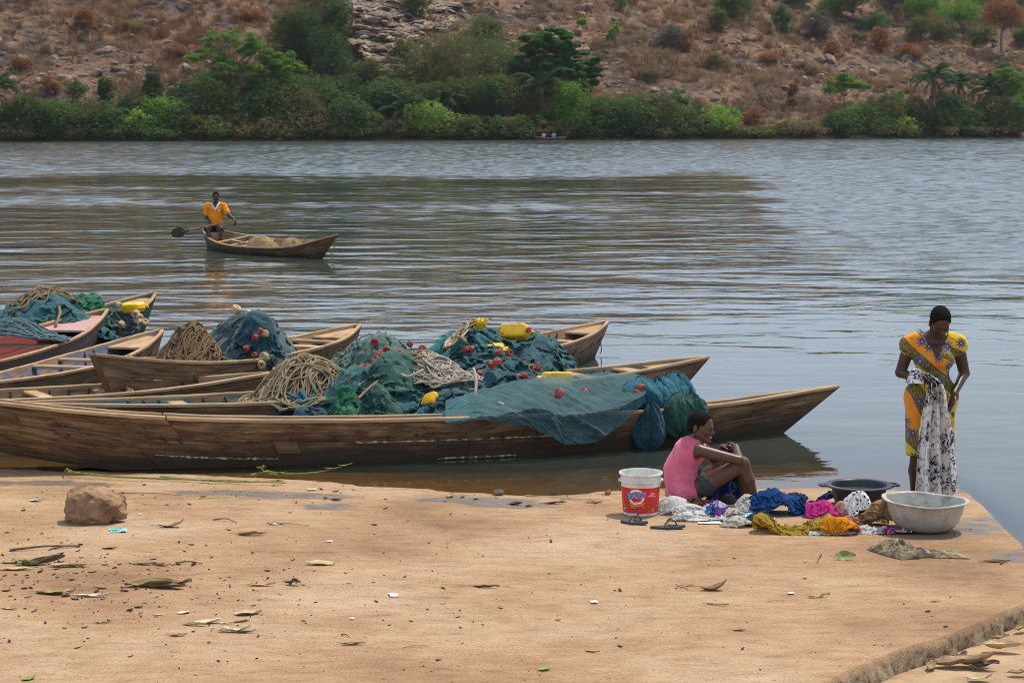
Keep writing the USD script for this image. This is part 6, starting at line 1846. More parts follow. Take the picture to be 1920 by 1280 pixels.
skin_w = skin('skin_woman', (0.050, 0.0235, 0.0145)); skin_g = skin('skin_girl', (0.092, 0.040, 0.0215)); skin_p = skin('skin_paddler', (0.055, 0.026, 0.0165))
hair_m = look('cropped_hair', [(0.3, (0.005, 0.0045, 0.004)), (0.7, (0.015, 0.013, 0.012))], scale=160, rough=0.9, bump=1.0, bump_scale=260, bump_d=0.006, spec=0.08)
eye_m = flat('eye_white', (0.07, 0.05, 0.04), rough=0.7, spec=0.1); iris_m = flat('eye_dark', (0.010, 0.007, 0.005), rough=0.5, spec=0.1)
teeth_m = flat('teeth', (0.72, 0.70, 0.64), rough=0.3)

# printed cloth: flowers, bands and crackle (in the plane x, z of the cloth)
def print_cloth(name):
    n = {'geo': ('geometry', {}), 'sep': ('separate_xyz', {}), 'cmb': ('combine_xyz', {}),
         'v': ('voronoi_texture', {'dimensions': '2D', 'scale': 7.0, 'randomness': 0.85}),
         'vec': ('vector_math', {'math_type': 'subtract'}), 's2': ('separate_xyz', {}),
         'sc': ('vector_math', {'math_type': 'scale', 'scale': 6.2}),
         'at': ('math', {'math_type': 'arctan2'}), 'am': ('math', {'math_type': 'multiply', 'value2': 9.0}), 'co': ('math', {'math_type': 'cosine'}),
         'pet': ('math', {'math_type': 'multiply_add', 'value2': 0.085, 'value3': 0.235}),
         'in': ('math', {'math_type': 'less_than'}),
         'rr': ('rgb_ramp', {'interpolate': False, 'ramp': [(0.0, (0.55, 0.42, 0.36)), (0.045, (0.16, 0.03, 0.03)), (0.07, (0.03, 0.03, 0.06)), (0.11, (0.085, 0.095, 0.19)), (0.17, (0.025, 0.025, 0.05)), (0.20, (0.10, 0.11, 0.20)), (0.29, (0.02, 0.02, 0.03))]}),
         'w': ('wave_texture', {'wave_type': 'bands', 'bands_direction': 'diagonal', 'profile': 'sine', 'scale': 0.95, 'distortion': 2.6, 'detail': 1.0, 'detail_scale': 1.3}),
         'wr': ('rgb_ramp', {'interpolate': False, 'ramp': [(0.0, (0.64, 0.215, 0.010)), (0.15, (0.04, 0.03, 0.02)), (0.18, (0.33, 0.235, 0.035)), (0.76, (0.04, 0.03, 0.02)), (0.79, (0.58, 0.36, 0.012))]}),
         'cr': ('voronoi_texture', {'feature': 'distance_to_edge', 'scale': 62.0}),
         'crm': ('map_range', {'from_min': 0.14, 'from_max': 0.22, 'to_min': 1.0, 'to_max': 0.0, 'clamp': True}),
         'zone': ('math', {'math_type': 'compare', 'value2': 0.47, 'value3': 0.29}), 'zm': ('math', {'math_type': 'multiply', 'value2': 0.85}), 'zf': ('math', {'math_type': 'multiply'}),
         'm1': ('mix_color', {'b': (0.030, 0.024, 0.014)}), 'm2': ('mix_color', {}),
         'p': ('principled_bsdf', {'roughness': 0.8, 'specular_ior_level': 0.25, 'sheen_weight': 0.15})}
    l = [('geo.position', 'sep.vector'), ('sep.x', 'cmb.x'), ('sep.z', 'cmb.y'), ('cmb.vector', 'v.vector'), ('cmb.vector', 'vec.vector1'), ('v.position', 'vec.vector2'), ('vec.vector', 's2.vector'),
         ('s2.y', 'at.value1'), ('s2.x', 'at.value2'), ('at.value', 'am.value1'), ('am.value', 'co.value1'), ('co.value', 'pet.value1'),
         ('v.distance', 'in.value1'), ('pet.value', 'in.value2'), ('v.distance', 'rr.fac'), ('cmb.vector', 'w.vector'), ('w.fac', 'wr.fac'), ('geo.position', 'cr.vector'), ('cr.distance', 'crm.value'),
         ('w.fac', 'zone.value1'), ('zone.value', 'zm.value1'), ('zm.value', 'zf.value1'), ('crm.result', 'zf.value2'), ('zf.value', 'm1.fac'), ('wr.color', 'm1.a'),
         ('in.value', 'm2.fac'), ('m1.result', 'm2.a'), ('rr.color', 'm2.b'), ('m2.result', 'p.base_color')]
    return usdkit.material(stage, '/World/Looks/' + name, n, l, surface='p.BSDF')


def contour_cloth(name, light, dark, scale=6.0, lines=7.0, thin=0.36, patch=True):
    n = {'geo': ('geometry', {}), 'n': ('noise_texture', {'scale': scale, 'detail': 1.5, 'roughness': 0.45, 'distortion': 1.2}),
         'm': ('math', {'math_type': 'multiply', 'value2': lines}), 'f': ('math', {'math_type': 'fraction'}),
         'l': ('rgb_ramp', {'ramp': [(0.0, dark), (thin, dark), (thin + 0.06, light), (0.94, light), (1.0, dark)]}),
         'v': ('voronoi_texture', {'scale': scale * 2.2}), 'vr': ('rgb_ramp', {'interpolate': False, 'ramp': [(0.0, dark), (0.16, light), (0.26, dark), (0.34, light)]}),
         'nb': ('noise_texture', {'scale': scale * 0.8, 'detail': 1.0}), 'sel': ('map_range', {'from_min': 0.47, 'from_max': 0.50, 'to_min': 0.0, 'to_max': 1.0, 'clamp': True}),
         'mx': ('mix_color', {}), 'p': ('principled_bsdf', {'roughness': 0.8, 'specular_ior_level': 0.2})}
    l = [('geo.position', 'n.vector'), ('n.fac', 'm.value1'), ('m.value', 'f.value1'), ('f.value', 'l.fac'), ('geo.position', 'v.vector'), ('v.distance', 'vr.fac'), ('geo.position', 'nb.vector'), ('nb.fac', 'sel.value'),
         ('sel.result', 'mx.fac'), ('l.color', 'mx.a'), ('vr.color', 'mx.b'), ('mx.result', 'p.base_color')]
    return usdkit.material(stage, '/World/Looks/' + name, n, l, surface='p.BSDF')


dress_m = print_cloth('wax_print')
paisley_m = contour_cloth('paisley_print', (0.66, 0.62, 0.56), (0.030, 0.034, 0.062), 12.0, 6.0, 0.50)

# ---- the standing woman
Wp = G(1740, 946)
WS = 0.995
w_ = thing('person', 'standing person in a yellow and orange flower print dress holding a paisley cloth', 'person', Wp)
b = Figure((-0.42, -0.42, -0.02), (0.46, 0.26, 1.72), 0.0055)
for g, ax, kx, hx in ((-1, -0.105, -0.095, -0.085), (1, 0.125, 0.115, 0.105)):
    b.cone((hx, 0.0, 0.88), 0.098, (kx, -0.02, 0.47), 0.058, 0.03).cone((kx, -0.02, 0.47), 0.056, (ax, 0.01, 0.27), 0.054, 0.02).cone((ax, 0.012, 0.28), 0.054, (ax, 0.015, 0.085), 0.034, 0.02)
    b.cone((ax, 0.03, 0.045), 0.036, (ax + g * 0.02, -0.12, 0.028), 0.030, 0.015).cone((ax + g * 0.02, -0.12, 0.026), 0.032, (ax + g * 0.03, -0.17, 0.020), 0.018, 0.01)
b.cone((-0.045, 0.01, 0.90), 0.126, (0.06, 0.01, 0.90), 0.126, 0.04, 0.85).cone((0.008, 0.005, 0.92), 0.115, (0.010, 0.0, 1.03), 0.103, 0.04, 0.8).cone((0.010, 0.0, 1.03), 0.103, (0.018, 0.0, 1.20), 0.118, 0.04, 0.78)
b.cone((-0.06, 0.0, 1.23), 0.10, (0.10, 0.0, 1.23), 0.10, 0.04, 0.85).cone((-0.135, 0.01, 1.325), 0.058, (0.02, 0.01, 1.355), 0.06, 0.03).cone((0.175, 0.01, 1.325), 0.058, (0.02, 0.01, 1.355), 0.06, 0.03)
for g in (-1, 1):
    b.ell((0.02 + g * 0.068, -0.085, 1.185), (0.062, 0.05, 0.06), 0.03)
b.cone((0.022, 0.02, 1.35), 0.052, (0.034, -0.055, 1.46), 0.050, 0.025)
# arms
b.cone((-0.165, 0.01, 1.325), 0.055, (-0.235, 0.045, 1.07), 0.043, 0.02).cone((-0.235, 0.045, 1.07), 0.041, (-0.130, -0.175, 1.035), 0.027, 0.012)
hand(b, (-0.125, -0.185, 1.035), (0.75, -0.5, -0.1), (0.2, -0.1, -1), 0.92, 0.85, -1)
b.cone((0.205, 0.01, 1.325), 0.055, (0.275, 0.04, 1.065), 0.043, 0.02).cone((0.275, 0.04, 1.065), 0.041, (0.150, -0.180, 0.930), 0.027, 0.012)
hand(b, (0.147, -0.187, 0.925), (-0.28, -0.15, -1.0), (-0.8, -0.3, 0.25), 0.95, 0.38, 1)
HR = rot(0.05, 0.68, -0.03)
hc = np.array([0.042, -0.105, 1.495])
head(b, hc, HR, 1.0)
obj('body', b.mesh(), skin_w, w_, smooth=True)
face_parts(w_, hc, HR, 1.0, hair_m, open_eyes=False)
dr = Figure((-0.36, -0.30, 0.36), (0.42, 0.26, 1.46), 0.0065)
dr.cone((-0.045, 0.01, 0.88), 0.150, (0.060, 0.01, 0.88), 0.150, 0.05, 0.84).cone((0.010, 0.005, 0.94), 0.135, (0.010, 0.0, 1.03), 0.119, 0.04, 0.82).cone((0.010, 0.0, 1.03), 0.119, (0.018, 0.0, 1.20), 0.134, 0.04, 0.8)
dr.cone((-0.045, 0.0, 1.23), 0.112, (0.085, 0.0, 1.23), 0.112, 0.04, 0.85).cone((-0.12, 0.01, 1.325), 0.072, (0.02, 0.01, 1.345), 0.078, 0.03).cone((0.16, 0.01, 1.325), 0.072, (0.02, 0.01, 1.345), 0.078, 0.03)
for g in (-1, 1):
    dr.ell((0.02 + g * 0.068, -0.088, 1.185), (0.077, 0.062, 0.072), 0.03)
dr.cone((-0.055, 0.01, 0.88), 0.140, (-0.055, 0.01, 0.30), 0.128, 0.04, 0.85).cone((0.070, 0.01, 0.88), 0.140, (0.055, 0.01, 0.30), 0.128, 0.04, 0.85)
dr.ell((-0.178, 0.012, 1.285), (0.070, 0.074, 0.088), 0.02, rot(0, 0, -0.2)).ell((0.214, 0.012, 1.285), (0.070, 0.074, 0.088), 0.02, rot(0, 0, 0.2))
P = dr.pts()
vv = np.abs(P[..., 0] - 0.022) * 1.9 - (P[..., 2] - 1.185)               # the V of the neckline
neck = np.maximum(vv * 0.45, P[..., 1] - 0.03)
back = np.linalg.norm((P - np.array([0.022, 0.03, 1.44])) * np.array([1, 0.8, 1]), axis=-1) - 0.098
dr.d = np.maximum(dr.d, -np.minimum(neck, back).astype(np.float32))
dr.d = np.maximum(dr.d, (0.392 + 0.012 * np.sin(P[..., 0] * 30) - P[..., 2]).astype(np.float32))
v, f = dr.mesh()
q = v * np.array([1, 1, 0.35])
low_ = np.clip((1.0 - v[:, 2]) * 3, 0.25, 1)
off = 0.030 * (fold(q * 5.0, 5, 2) - 0.6) * low_ + 0.010 * (fold(v * 16, 6, 2) - 0.6)
puff = np.clip((np.abs(v[:, 0] - 0.02) - 0.15) * 20, 0, 1) * np.clip((v[:, 2] - 1.2) * 20, 0, 1)
off += puff * 0.016 * (fold(v * np.array([18, 18, 6]), 7, 1) - 0.5)
n_ = trimesh.Trimesh(v, f, process=False).vertex_normals
obj('dress', (v + n_ * off[:, None], f), dress_m, w_, smooth=True)
er = trimesh.creation.icosphere(2, 0.008); er.apply_translation(hc + HR @ np.array([-0.083, 0.0, -0.038])); obj('earring', er, flat('earring_red', (0.5, 0.02, 0.04), rough=0.3), w_, smooth=True)

# the cloth she wrings: gathered in the left-hand fist, falling in folds
nu_, nv_ = 120, 150
u, vq = np.meshgrid(np.linspace(0, 1, nu_), np.linspace(0, 1, nv_), indexing='ij')
zz = np.interp(vq, [0, 0.06, 0.16, 0.3, 0.55, 1.0], [1.115, 1.10, 1.03, 0.93, 0.66, 0.075])
xl = np.interp(vq, [0, 0.06, 0.16, 0.3, 0.55, 1.0], [-0.19, -0.15, -0.075, -0.075, -0.125, -0.165])
xr = np.interp(vq, [0, 0.06, 0.16, 0.3, 0.55, 1.0], [-0.15, -0.06, 0.045, 0.085, 0.135, 0.195])
zz = zz + np.where(vq > 0.9, (vq - 0.9) * 10, 0) * (0.035 * np.sin(u * 9) + 0.06 * np.clip(u - 0.55, 0, 1)) - 0.03 * np.clip(1 - u * 3, 0, 1) * (vq > 0.5)
ph = u * 2 * np.pi * 3.2 + 0.9 * np.sin(vq * 3 + 1) + 2.2 * (meshkit.noise(np.stack([u * 3, vq * 1.5, 0 * u], -1), 4) - 0.5)
amp = np.interp(vq, [0, 0.12, 0.35, 1.0], [0.018, 0.030, 0.036, 0.048])
xx = xl + (xr - xl) * u + 0.25 * amp * np.sin(ph * 2 + 1)
yy = -0.255 + amp * np.sin(ph) + 0.03 * (meshkit.fbm(np.stack([u * 5, vq * 6, 0 * u], -1), 3, 3) - 0.5) + 0.05 * (u - 0.5) ** 2
yy = yy + np.interp(vq, [0, 0.1, 0.4, 1], [0.04, 0.0, 0.03, 0.04])
top_, bot_ = np.stack([xx, yy, zz], -1), np.stack([xx, yy + 0.012, zz], -1)
cloth_t = thing('held_cloth', 'white and navy paisley cloth hanging from the hands of the standing person', 'cloth', Wp)
obj('cloth', grid(top_), paisley_m, cloth_t, smooth=True)
pf = Heap((-0.165, -0.22, 1.025), 0.075, 0.065, 0.10, 0.3, 55, wave=5.0, amp=0.22, steep=2.4)
obj('gathered_end', pf.mesh(nr=40, nt=90), paisley_m, cloth_t, smooth=True)

# ---- the seated girl (looking right, back towards the camera's left)
Gp = G(1290, 941)
g_ = thing('person', 'seated person in a pink sleeveless top, knees up, smiling to the right', 'person', Gp)
b = Figure((-0.32, -0.34, -0.03), (0.66, 0.40, 0.80), 0.0055)
b.cone((-0.02, -0.06, 0.105), 0.105, (-0.02, 0.09, 0.105), 0.105, 0.04).cone((-0.035, 0.015, 0.12), 0.115, (-0.055, 0.01, 0.27), 0.098, 0.05).cone((-0.055, 0.01, 0.27), 0.098, (0.0, 0.0, 0.42), 0.105, 0.05)
b.cone((0.055, -0.125, 0.455), 0.052, (0.045, 0.0, 0.485), 0.056, 0.03).cone((0.10, 0.135, 0.455), 0.052, (0.045, 0.0, 0.485), 0.056, 0.03).cone((0.0, -0.06, 0.40), 0.085, (0.05, 0.08, 0.40), 0.085, 0.04)
b.cone((0.040, 0.0, 0.47), 0.045, (0.082, -0.01, 0.58), 0.043, 0.025)
# near leg, far leg
b.cone((0.03, -0.085, 0.105), 0.088, (0.425, -0.115, 0.335), 0.058, 0.03).cone((0.425, -0.115, 0.335), 0.056, (0.475, -0.11, 0.20), 0.050, 0.02).cone((0.475, -0.11, 0.20), 0.050, (0.525, -0.10, 0.06), 0.033, 0.02)
b.cone((0.51, -0.10, 0.035), 0.034, (0.64, -0.10, 0.020), 0.022, 0.015)
b.cone((0.03, 0.11, 0.105), 0.088, (0.40, 0.155, 0.325), 0.058, 0.03).cone((0.40, 0.155, 0.325), 0.056, (0.44, 0.155, 0.19), 0.050, 0.02).cone((0.44, 0.155, 0.19), 0.050, (0.48, 0.15, 0.06), 0.033, 0.02)
b.cone((0.465, 0.15, 0.035), 0.034, (0.60, 0.15, 0.020), 0.022, 0.015)
# near arm: elbow on the knee, forearm going across; far arm reaching to meet it
b.cone((0.085, -0.145, 0.445), 0.050, (0.395, -0.165, 0.372), 0.037, 0.02).cone((0.395, -0.165, 0.372), 0.037, (0.385, 0.015, 0.452), 0.026, 0.012)
hand(b, (0.385, 0.02, 0.454), (-0.35, 0.9, 0.05), (-0.6, -0.2, -0.6), 0.88, 0.95, 1)
b.cone((0.11, 0.15, 0.445), 0.048, (0.24, 0.22, 0.30), 0.037, 0.02).cone((0.24, 0.22, 0.30), 0.037, (0.29, 0.11, 0.435), 0.026, 0.012)
hand(b, (0.292, 0.10, 0.438), (0.75, -0.55, 0.2), (0.1, -0.3, -0.9), 0.85, 0.8, 1)
GR = rot(1.08, 0.14, 0.05)
gc = np.array([0.098, -0.005, 0.617])
head(b, gc, GR, 1.07, smile=1.0)
obj('body', b.mesh(), skin_g, g_, smooth=True)
face_parts(g_, gc, GR, 1.07, hair_m, teeth=True)
tp = Figure((-0.30, -0.26, 0.02), (0.26, 0.28, 0.56), 0.006)
tp.cone((-0.02, -0.062, 0.105), 0.128, (-0.02, 0.092, 0.105), 0.128, 0.04).cone((-0.045, 0.015, 0.10), 0.140, (-0.065, 0.01, 0.27), 0.120, 0.05).cone((-0.065, 0.01, 0.27), 0.120, (0.0, 0.0, 0.42), 0.118, 0.05)
tp.cone((0.045, -0.105, 0.455), 0.062, (0.04, 0.0, 0.475), 0.066, 0.03).cone((0.085, 0.115, 0.455), 0.062, (0.04, 0.0, 0.475), 0.066, 0.03).cone((0.0, -0.06, 0.40), 0.100, (0.05, 0.08, 0.40), 0.100, 0.04)
P = tp.pts()
for sh_, rr in (((0.110, -0.185, 0.415), 0.092), ((0.14, 0.20, 0.42), 0.085)):
    q = np.linalg.norm((P - np.array(sh_)) * np.array([1, 1, 0.72]), axis=-1) - rr
    tp.d = np.maximum(tp.d, -q.astype(np.float32))
q = np.linalg.norm(P - np.array([0.075, -0.005, 0.555]), axis=-1) - 0.072
tp.d = np.maximum(tp.d, -q.astype(np.float32))
tp.d = np.maximum(tp.d, (0.045 - P[..., 2]).astype(np.float32))
v, f = tp.mesh()
n_ = trimesh.Trimesh(v, f, process=False).vertex_normals
kk = np.clip((0.30 - v[:, 2]) * 5, 0.25, 1)
off = 0.028 * (fold(v * np.array([5, 5, 9]) + np.array([0, 0, 1]) * v[:, :1] * 6, 15, 2) - 0.6) * kk + 0.006 * (fold(v * 20, 16, 2) - 0.6)
pink_m = look('pink_cotton', [(0.3, (0.50, 0.075, 0.135)), (0.55, (0.62, 0.115, 0.185)), (0.75, (0.70, 0.17, 0.24))], scale=5, rough=0.85, bump=0.3, bump_scale=220, bump_d=0.002, sheen=0.2)
obj('sleeveless_top', (v + n_ * off[:, None], f), pink_m, g_, smooth=True)
shs = Figure((-0.16, -0.26, 0.0), (0.30, 0.28, 0.26), 0.006)
shs.cone((-0.02, -0.07, 0.105), 0.100, (0.155, -0.095, 0.175), 0.094, 0.03).cone((-0.02, 0.10, 0.105), 0.108, (0.155, 0.12, 0.175), 0.092, 0.03)
P = shs.pts()
shs.d = np.maximum(shs.d, ((P - np.array([0.165, 0, 0.18])) @ np.array([0.84, 0, 0.54])).astype(np.float32))
shs.d = np.maximum(shs.d, (0.012 - P[..., 2]).astype(np.float32)); shs.d = np.maximum(shs.d, (0.055 - P[..., 0] + 0.25 * (P[..., 2] - 0.1)).astype(np.float32))
v, f = shs.mesh(); n_ = trimesh.Trimesh(v, f, process=False).vertex_normals
obj('shorts', (v + n_ * (0.022 * (fold(v * 12, 25, 2) - 0.6))[:, None], f), flat('dark_shorts', (0.035, 0.033, 0.036), rough=0.85, scale=14), g_, smooth=True)

# the navy batik hanging from her hands
u, vq = np.meshgrid(np.linspace(0, 1, 70), np.linspace(0, 1, 90), indexing='ij')
ph = u * 2 * np.pi * 2.6 + 1.4 * vq
zz = 0.42 - vq * 0.41
ww = np.interp(vq, [0, 0.3, 1], [0.03, 0.07, 0.16])
xx = 0.335 + (u - 0.5) * 2 * ww * np.interp(vq, [0, 1], [0.6, 1]) - 0.03 * vq
yy = 0.045 + 0.03 * np.sin(ph) * (0.4 + vq) + 0.05 * (u - 0.5) + 0.02 * (meshkit.noise(np.stack([u * 4, vq * 5, 0 * u], -1), 8) - 0.5)
batik_m = contour_cloth('batik_print', (0.012, 0.032, 0.13), (0.30, 0.38, 0.03), 7.0, 3.0, 0.12)
bt = obj('batik_cloth', xf(grid(np.stack([xx, yy, zz], -1)), Gp), batik_m, smooth=True, label='navy and yellow batik cloth hanging between the knees of the seated person', cat='cloth')

# ---- the paddler
Pp = np.array([-7.10, 48.30, 0.0])
p_ = thing('person', 'paddler in an orange polo shirt seated at the stern of the far canoe', 'person', Pp)
b = Figure((-0.55, -0.85, 0.1), (0.85, 0.5, 1.45), 0.009)
b.cone((-0.02, 0, 0.52), 0.125, (0.10, 0, 0.52), 0.125, 0.04).cone((0.04, 0, 0.55), 0.13, (0.04, 0, 0.78), 0.135, 0.05, 0.8).cone((0.04, 0, 0.78), 0.135, (0.045, -0.02, 0.93), 0.14, 0.05, 0.8)
b.cone((-0.12, 0, 1.02), 0.065, (0.05, 0, 1.05), 0.065, 0.03).cone((0.21, 0, 1.02), 0.065, (0.05, 0, 1.05), 0.065, 0.03).cone((0.05, 0, 1.04), 0.055, (0.055, -0.02, 1.16), 0.052, 0.02)
b.cone((-0.15, 0, 1.01), 0.058, (-0.19, -0.02, 0.74), 0.045, 0.02).cone((-0.19, -0.02, 0.74), 0.044, (-0.03, -0.26, 0.60), 0.03, 0.015)
hand(b, (-0.025, -0.27, 0.595), (0.8, -0.3, -0.3), (0.0, 0.2, -1), 1.0, 0.95, -1)
b.cone((0.24, 0, 1.01), 0.058, (0.37, -0.10, 0.80), 0.045, 0.02).cone((0.37, -0.10, 0.80), 0.044, (0.52, -0.28, 0.71), 0.03, 0.015)
hand(b, (0.525, -0.285, 0.705), (0.45, -0.5, -0.7), (-0.5, 0.2, -0.6), 1.0, 0.9, 1)
for g, hx in ((-1, -0.04), (1, 0.13)):
    b.cone((hx, 0, 0.50), 0.095, (hx + g * 0.09, -0.40, 0.50), 0.064, 0.03).cone((hx + g * 0.09, -0.40, 0.50), 0.06, (hx + 0.06, -0.42, 0.17), 0.04, 0.02).cone((hx + 0.06, -0.42, 0.17), 0.035, (hx + 0.08, -0.58, 0.14), 0.03, 0.02)
PR = rot(0.12, 0.02)
pc = np.array([0.06, -0.03, 1.235])
head(b, pc, PR, 1.02)
obj('body', b.mesh(1), skin_p, p_, smooth=True)
face_parts(p_, pc, PR, 1.02, hair_m)
st = Figure((-0.36, -0.25, 0.5), (0.46, 0.25, 1.16), 0.010)
st.cone((0.04, 0, 0.56), 0.15, (0.04, 0, 0.78), 0.155, 0.05, 0.85).cone((0.04, 0, 0.78), 0.155, (0.045, -0.02, 0.93), 0.16, 0.05, 0.82).cone((-0.12, 0, 1.015), 0.078, (0.05, 0, 1.045), 0.078, 0.03).cone((0.21, 0, 1.015), 0.078, (0.05, 0, 1.045), 0.078, 0.03)
st.cone((-0.15, 0, 1.0), 0.078, (-0.18, -0.012, 0.84), 0.073, 0.02).cone((0.24, 0, 1.0), 0.078, (0.32, -0.06, 0.87), 0.073, 0.02)
P = st.pts()
vv = np.abs(P[..., 0] - 0.05) * 1.7 - (P[..., 2] - 0.93)
st.d = np.maximum(st.d, -np.maximum(vv * 0.5, P[..., 1] + 0.0).astype(np.float32)); st.d = np.maximum(st.d, (0.53 - P[..., 2]).astype(np.float32))
v, f = st.mesh(1); n_ = trimesh.Trimesh(v, f, process=False).vertex_normals
obj('polo_shirt', (v + n_ * (0.03 * (fold(v * 7, 35, 2) - 0.6))[:, None], f), look('orange_cotton', [(0.3, (0.62, 0.17, 0.004)), (0.6, (0.78, 0.25, 0.006)), (0.8, (0.82, 0.30, 0.012))], scale=4, rough=0.85), p_, smooth=True)
white_m = flat('white_cloth', (0.66, 0.65, 0.63), rough=0.85, scale=6)
for pts_ in ([(-0.055, -0.055, 1.10), (-0.01, -0.115, 1.03), (0.047, -0.148, 0.93)], [(0.155, -0.055, 1.10), (0.11, -0.115, 1.03), (0.053, -0.148, 0.93)]):
    obj('collar', tube(spline(pts_, 12), 0.022, 6), white_m, p_, smooth=True)
obj('badge', box((0.13, -0.150, 0.895), (0.185, -0.142, 0.912)), white_m, p_)
tr = Figure((-0.30, -0.55, 0.25), (0.40, 0.2, 0.70), 0.011)
for g, hx in ((-1, -0.04), (1, 0.13)):
    tr.cone((hx, 0, 0.51), 0.118, (hx + g * 0.075, -0.34, 0.505), 0.092, 0.03)
v, f = tr.mesh(1); n_ = trimesh.Trimesh(v, f, process=False).vertex_normals
obj('shorts', (v + n_ * (0.03 * (fold(v * 8, 45, 2) - 0.6))[:, None], f), flat('brown_shorts', (0.055, 0.042, 0.042), rough=0.85, scale=9), p_, smooth=True)
# paddle
pdl = thing('paddle', 'wooden paddle with a dark round blade held by the person in orange', 'paddle')
A_, B_ = Pp + np.array([0.58, -0.33, 0.695]), Pp + np.array([-0.66, -0.30, 0.43])
obj('shaft', tube([A_, (A_ + B_) / 2, B_], 0.018, 8), wood('paddle_shaft', DRY), pdl, smooth=True)
an = np.linspace(0, 2 * np.pi, 40, endpoint=False)
rr = np.array([0.0, 0.5, 0.85, 1.0])
bp = []
ax_ = (B_ - A_) / np.linalg.norm(B_ - A_); up_ = np.cross(ax_, [0, 1, 0]); up_ /= np.linalg.norm(up_); nn_ = np.cross(ax_, up_)
cB = B_ + ax_ * 0.15
for sgn in (1, -1):
    for r in (rr if sgn == 1 else rr[::-1]):
        bp.append(cB + (np.cos(an) * r * 0.17)[:, None] * ax_ + (np.sin(an) * r * 0.125)[:, None] * up_ + nn_ * sgn * 0.014 * (1 - r * 0.6))
obj('blade', grid(np.array(bp), wrap_v=True), flat('paddle_blade', (0.022, 0.016, 0.014), rough=0.35, scale=7), pdl, smooth=40)
obj('neck', tube([B_ - ax_ * 0.12, B_ + ax_ * 0.06], [0.02, 0.035], 8), flat('paddle_neck', (0.05, 0.032, 0.025), rough=0.6), pdl, smooth=True)
sand_m = look('wet_sand', [(0.3, (0.20, 0.13, 0.06)), (0.7, (0.34, 0.235, 0.12))], scale=6, rough=0.95, bump=0.8, bump_scale=40, bump_d=0.03)
obj('sand_heap', Heap((-5.72, 46.4, -0.02), 0.60, 0.36, 0.44, -0.65, 51, steep=1.9, amp=0.5).mesh(nr=36, nt=80), sand_m, smooth=True, label='larger heap of damp sand in the middle of the far canoe', cat='sand')
obj('sand_heap', Heap((-4.98, 45.68, 0.08), 0.40, 0.25, 0.33, -0.65, 52, steep=2.0, amp=0.5).mesh(nr=36, nt=80), sand_m, smooth=True, label='smaller heap of damp sand towards the bow of the far canoe', cat='sand')
rope('thin mooring line hanging from the bow of the far canoe', 'brown', [P3(628, 446, 44.6), P3(627, 462, 44.6), P3(622, 478, 44.55), P3(624, 490, 44.5)], 0.012, 41)
rope('thin line hanging from the tip of the reddish brown canoe', 'brown', [P3(1128, 606, 26.7), P3(1126, 630, 26.65), P3(1128, 655, 26.6), P3(1125, 662, 26.6)], 0.007, 42)

# ---- far bank: a small boat with two people
fb = shore_pt(1030, -1.6)
hFB = Hull([(fb[0] - 2.0, fb[1] + 0.3), (fb[0], fb[1]), (fb[0] + 2.2, fb[1] - 0.2)], [0.5, 0.32, 0.5], [0.0, -0.1, 0.0], 0.45)
canoe('canoe', 'tiny canoe at the far bank under the great green tree', hFB, (wood_side, wood_in), joints=(), rows=(0.0, 1.0), extra_rail=False)
for dx, lab, cl_, nm in ((0.55, 'tiny distant person in a bright blue shirt in the far bank canoe', (0.02, 0.36, 0.62), 'far_blue'), (-0.75, 'tiny distant person in pale clothes in the far bank canoe', (0.45, 0.40, 0.38), 'far_pale')):
    o = np.array([fb[0] + dx, fb[1], 0.15])
    t = thing('person', lab, 'person', o)
    b = Figure((-0.4, -0.6, -0.05), (0.4, 0.4, 1.05), 0.02)
    b.cone((-0.06, 0, 0.15), 0.12, (0.06, 0, 0.15), 0.12, 0.04).cone((0, 0, 0.2), 0.13, (0, 0, 0.55), 0.14, 0.04).cone((0, 0, 0.6), 0.055, (0, 0, 0.72), 0.05, 0.02).ell((0, -0.01, 0.82), (0.08, 0.1, 0.12), 0.02)
    for g in (-1, 1):
        b.cone((g * 0.17, 0, 0.58), 0.055, (g * 0.25, -0.1, 0.35), 0.04, 0.03).cone((g * 0.25, -0.1, 0.35), 0.04, (g * 0.16, -0.32, 0.3), 0.035, 0.02).cone((g * 0.08, -0.05, 0.13), 0.08, (g * 0.12, -0.4, 0.2), 0.06, 0.03).cone((g * 0.12, -0.4, 0.2), 0.055, (g * 0.12, -0.5, 0.0), 0.04, 0.02)
    obj('body', b.mesh(1), skin_p, t, smooth=True)
    s2 = Figure((-0.4, -0.3, 0.1), (0.4, 0.3, 0.75), 0.02)
    s2.cone((0, 0, 0.22), 0.155, (0, 0, 0.55), 0.165, 0.04).cone((-0.17, 0, 0.58), 0.075, (0.17, 0, 0.58), 0.075, 0.03).cone((0.17, 0, 0.58), 0.075, (0.22, -0.05, 0.45), 0.065, 0.02).cone((-0.17, 0, 0.58), 0.075, (-0.22, -0.05, 0.45), 0.065, 0.02)
    obj('shirt', s2.mesh(1), flat(nm, cl_), t, smooth=True)
# ================================================================ things on the landing
def fabric(name, col, dark=0.6, scale=7, rough=0.88, bs=160):
    c = np.asarray(col, float)
    return look('cloth_' + name, [(0.3, tuple(c * dark)), (0.5, tuple(c)), (0.72, tuple(np.minimum(c * 1.15, 0.9)))], scale=scale, rough=rough, sheen=0.1, spec=0.04, trans=0.35)


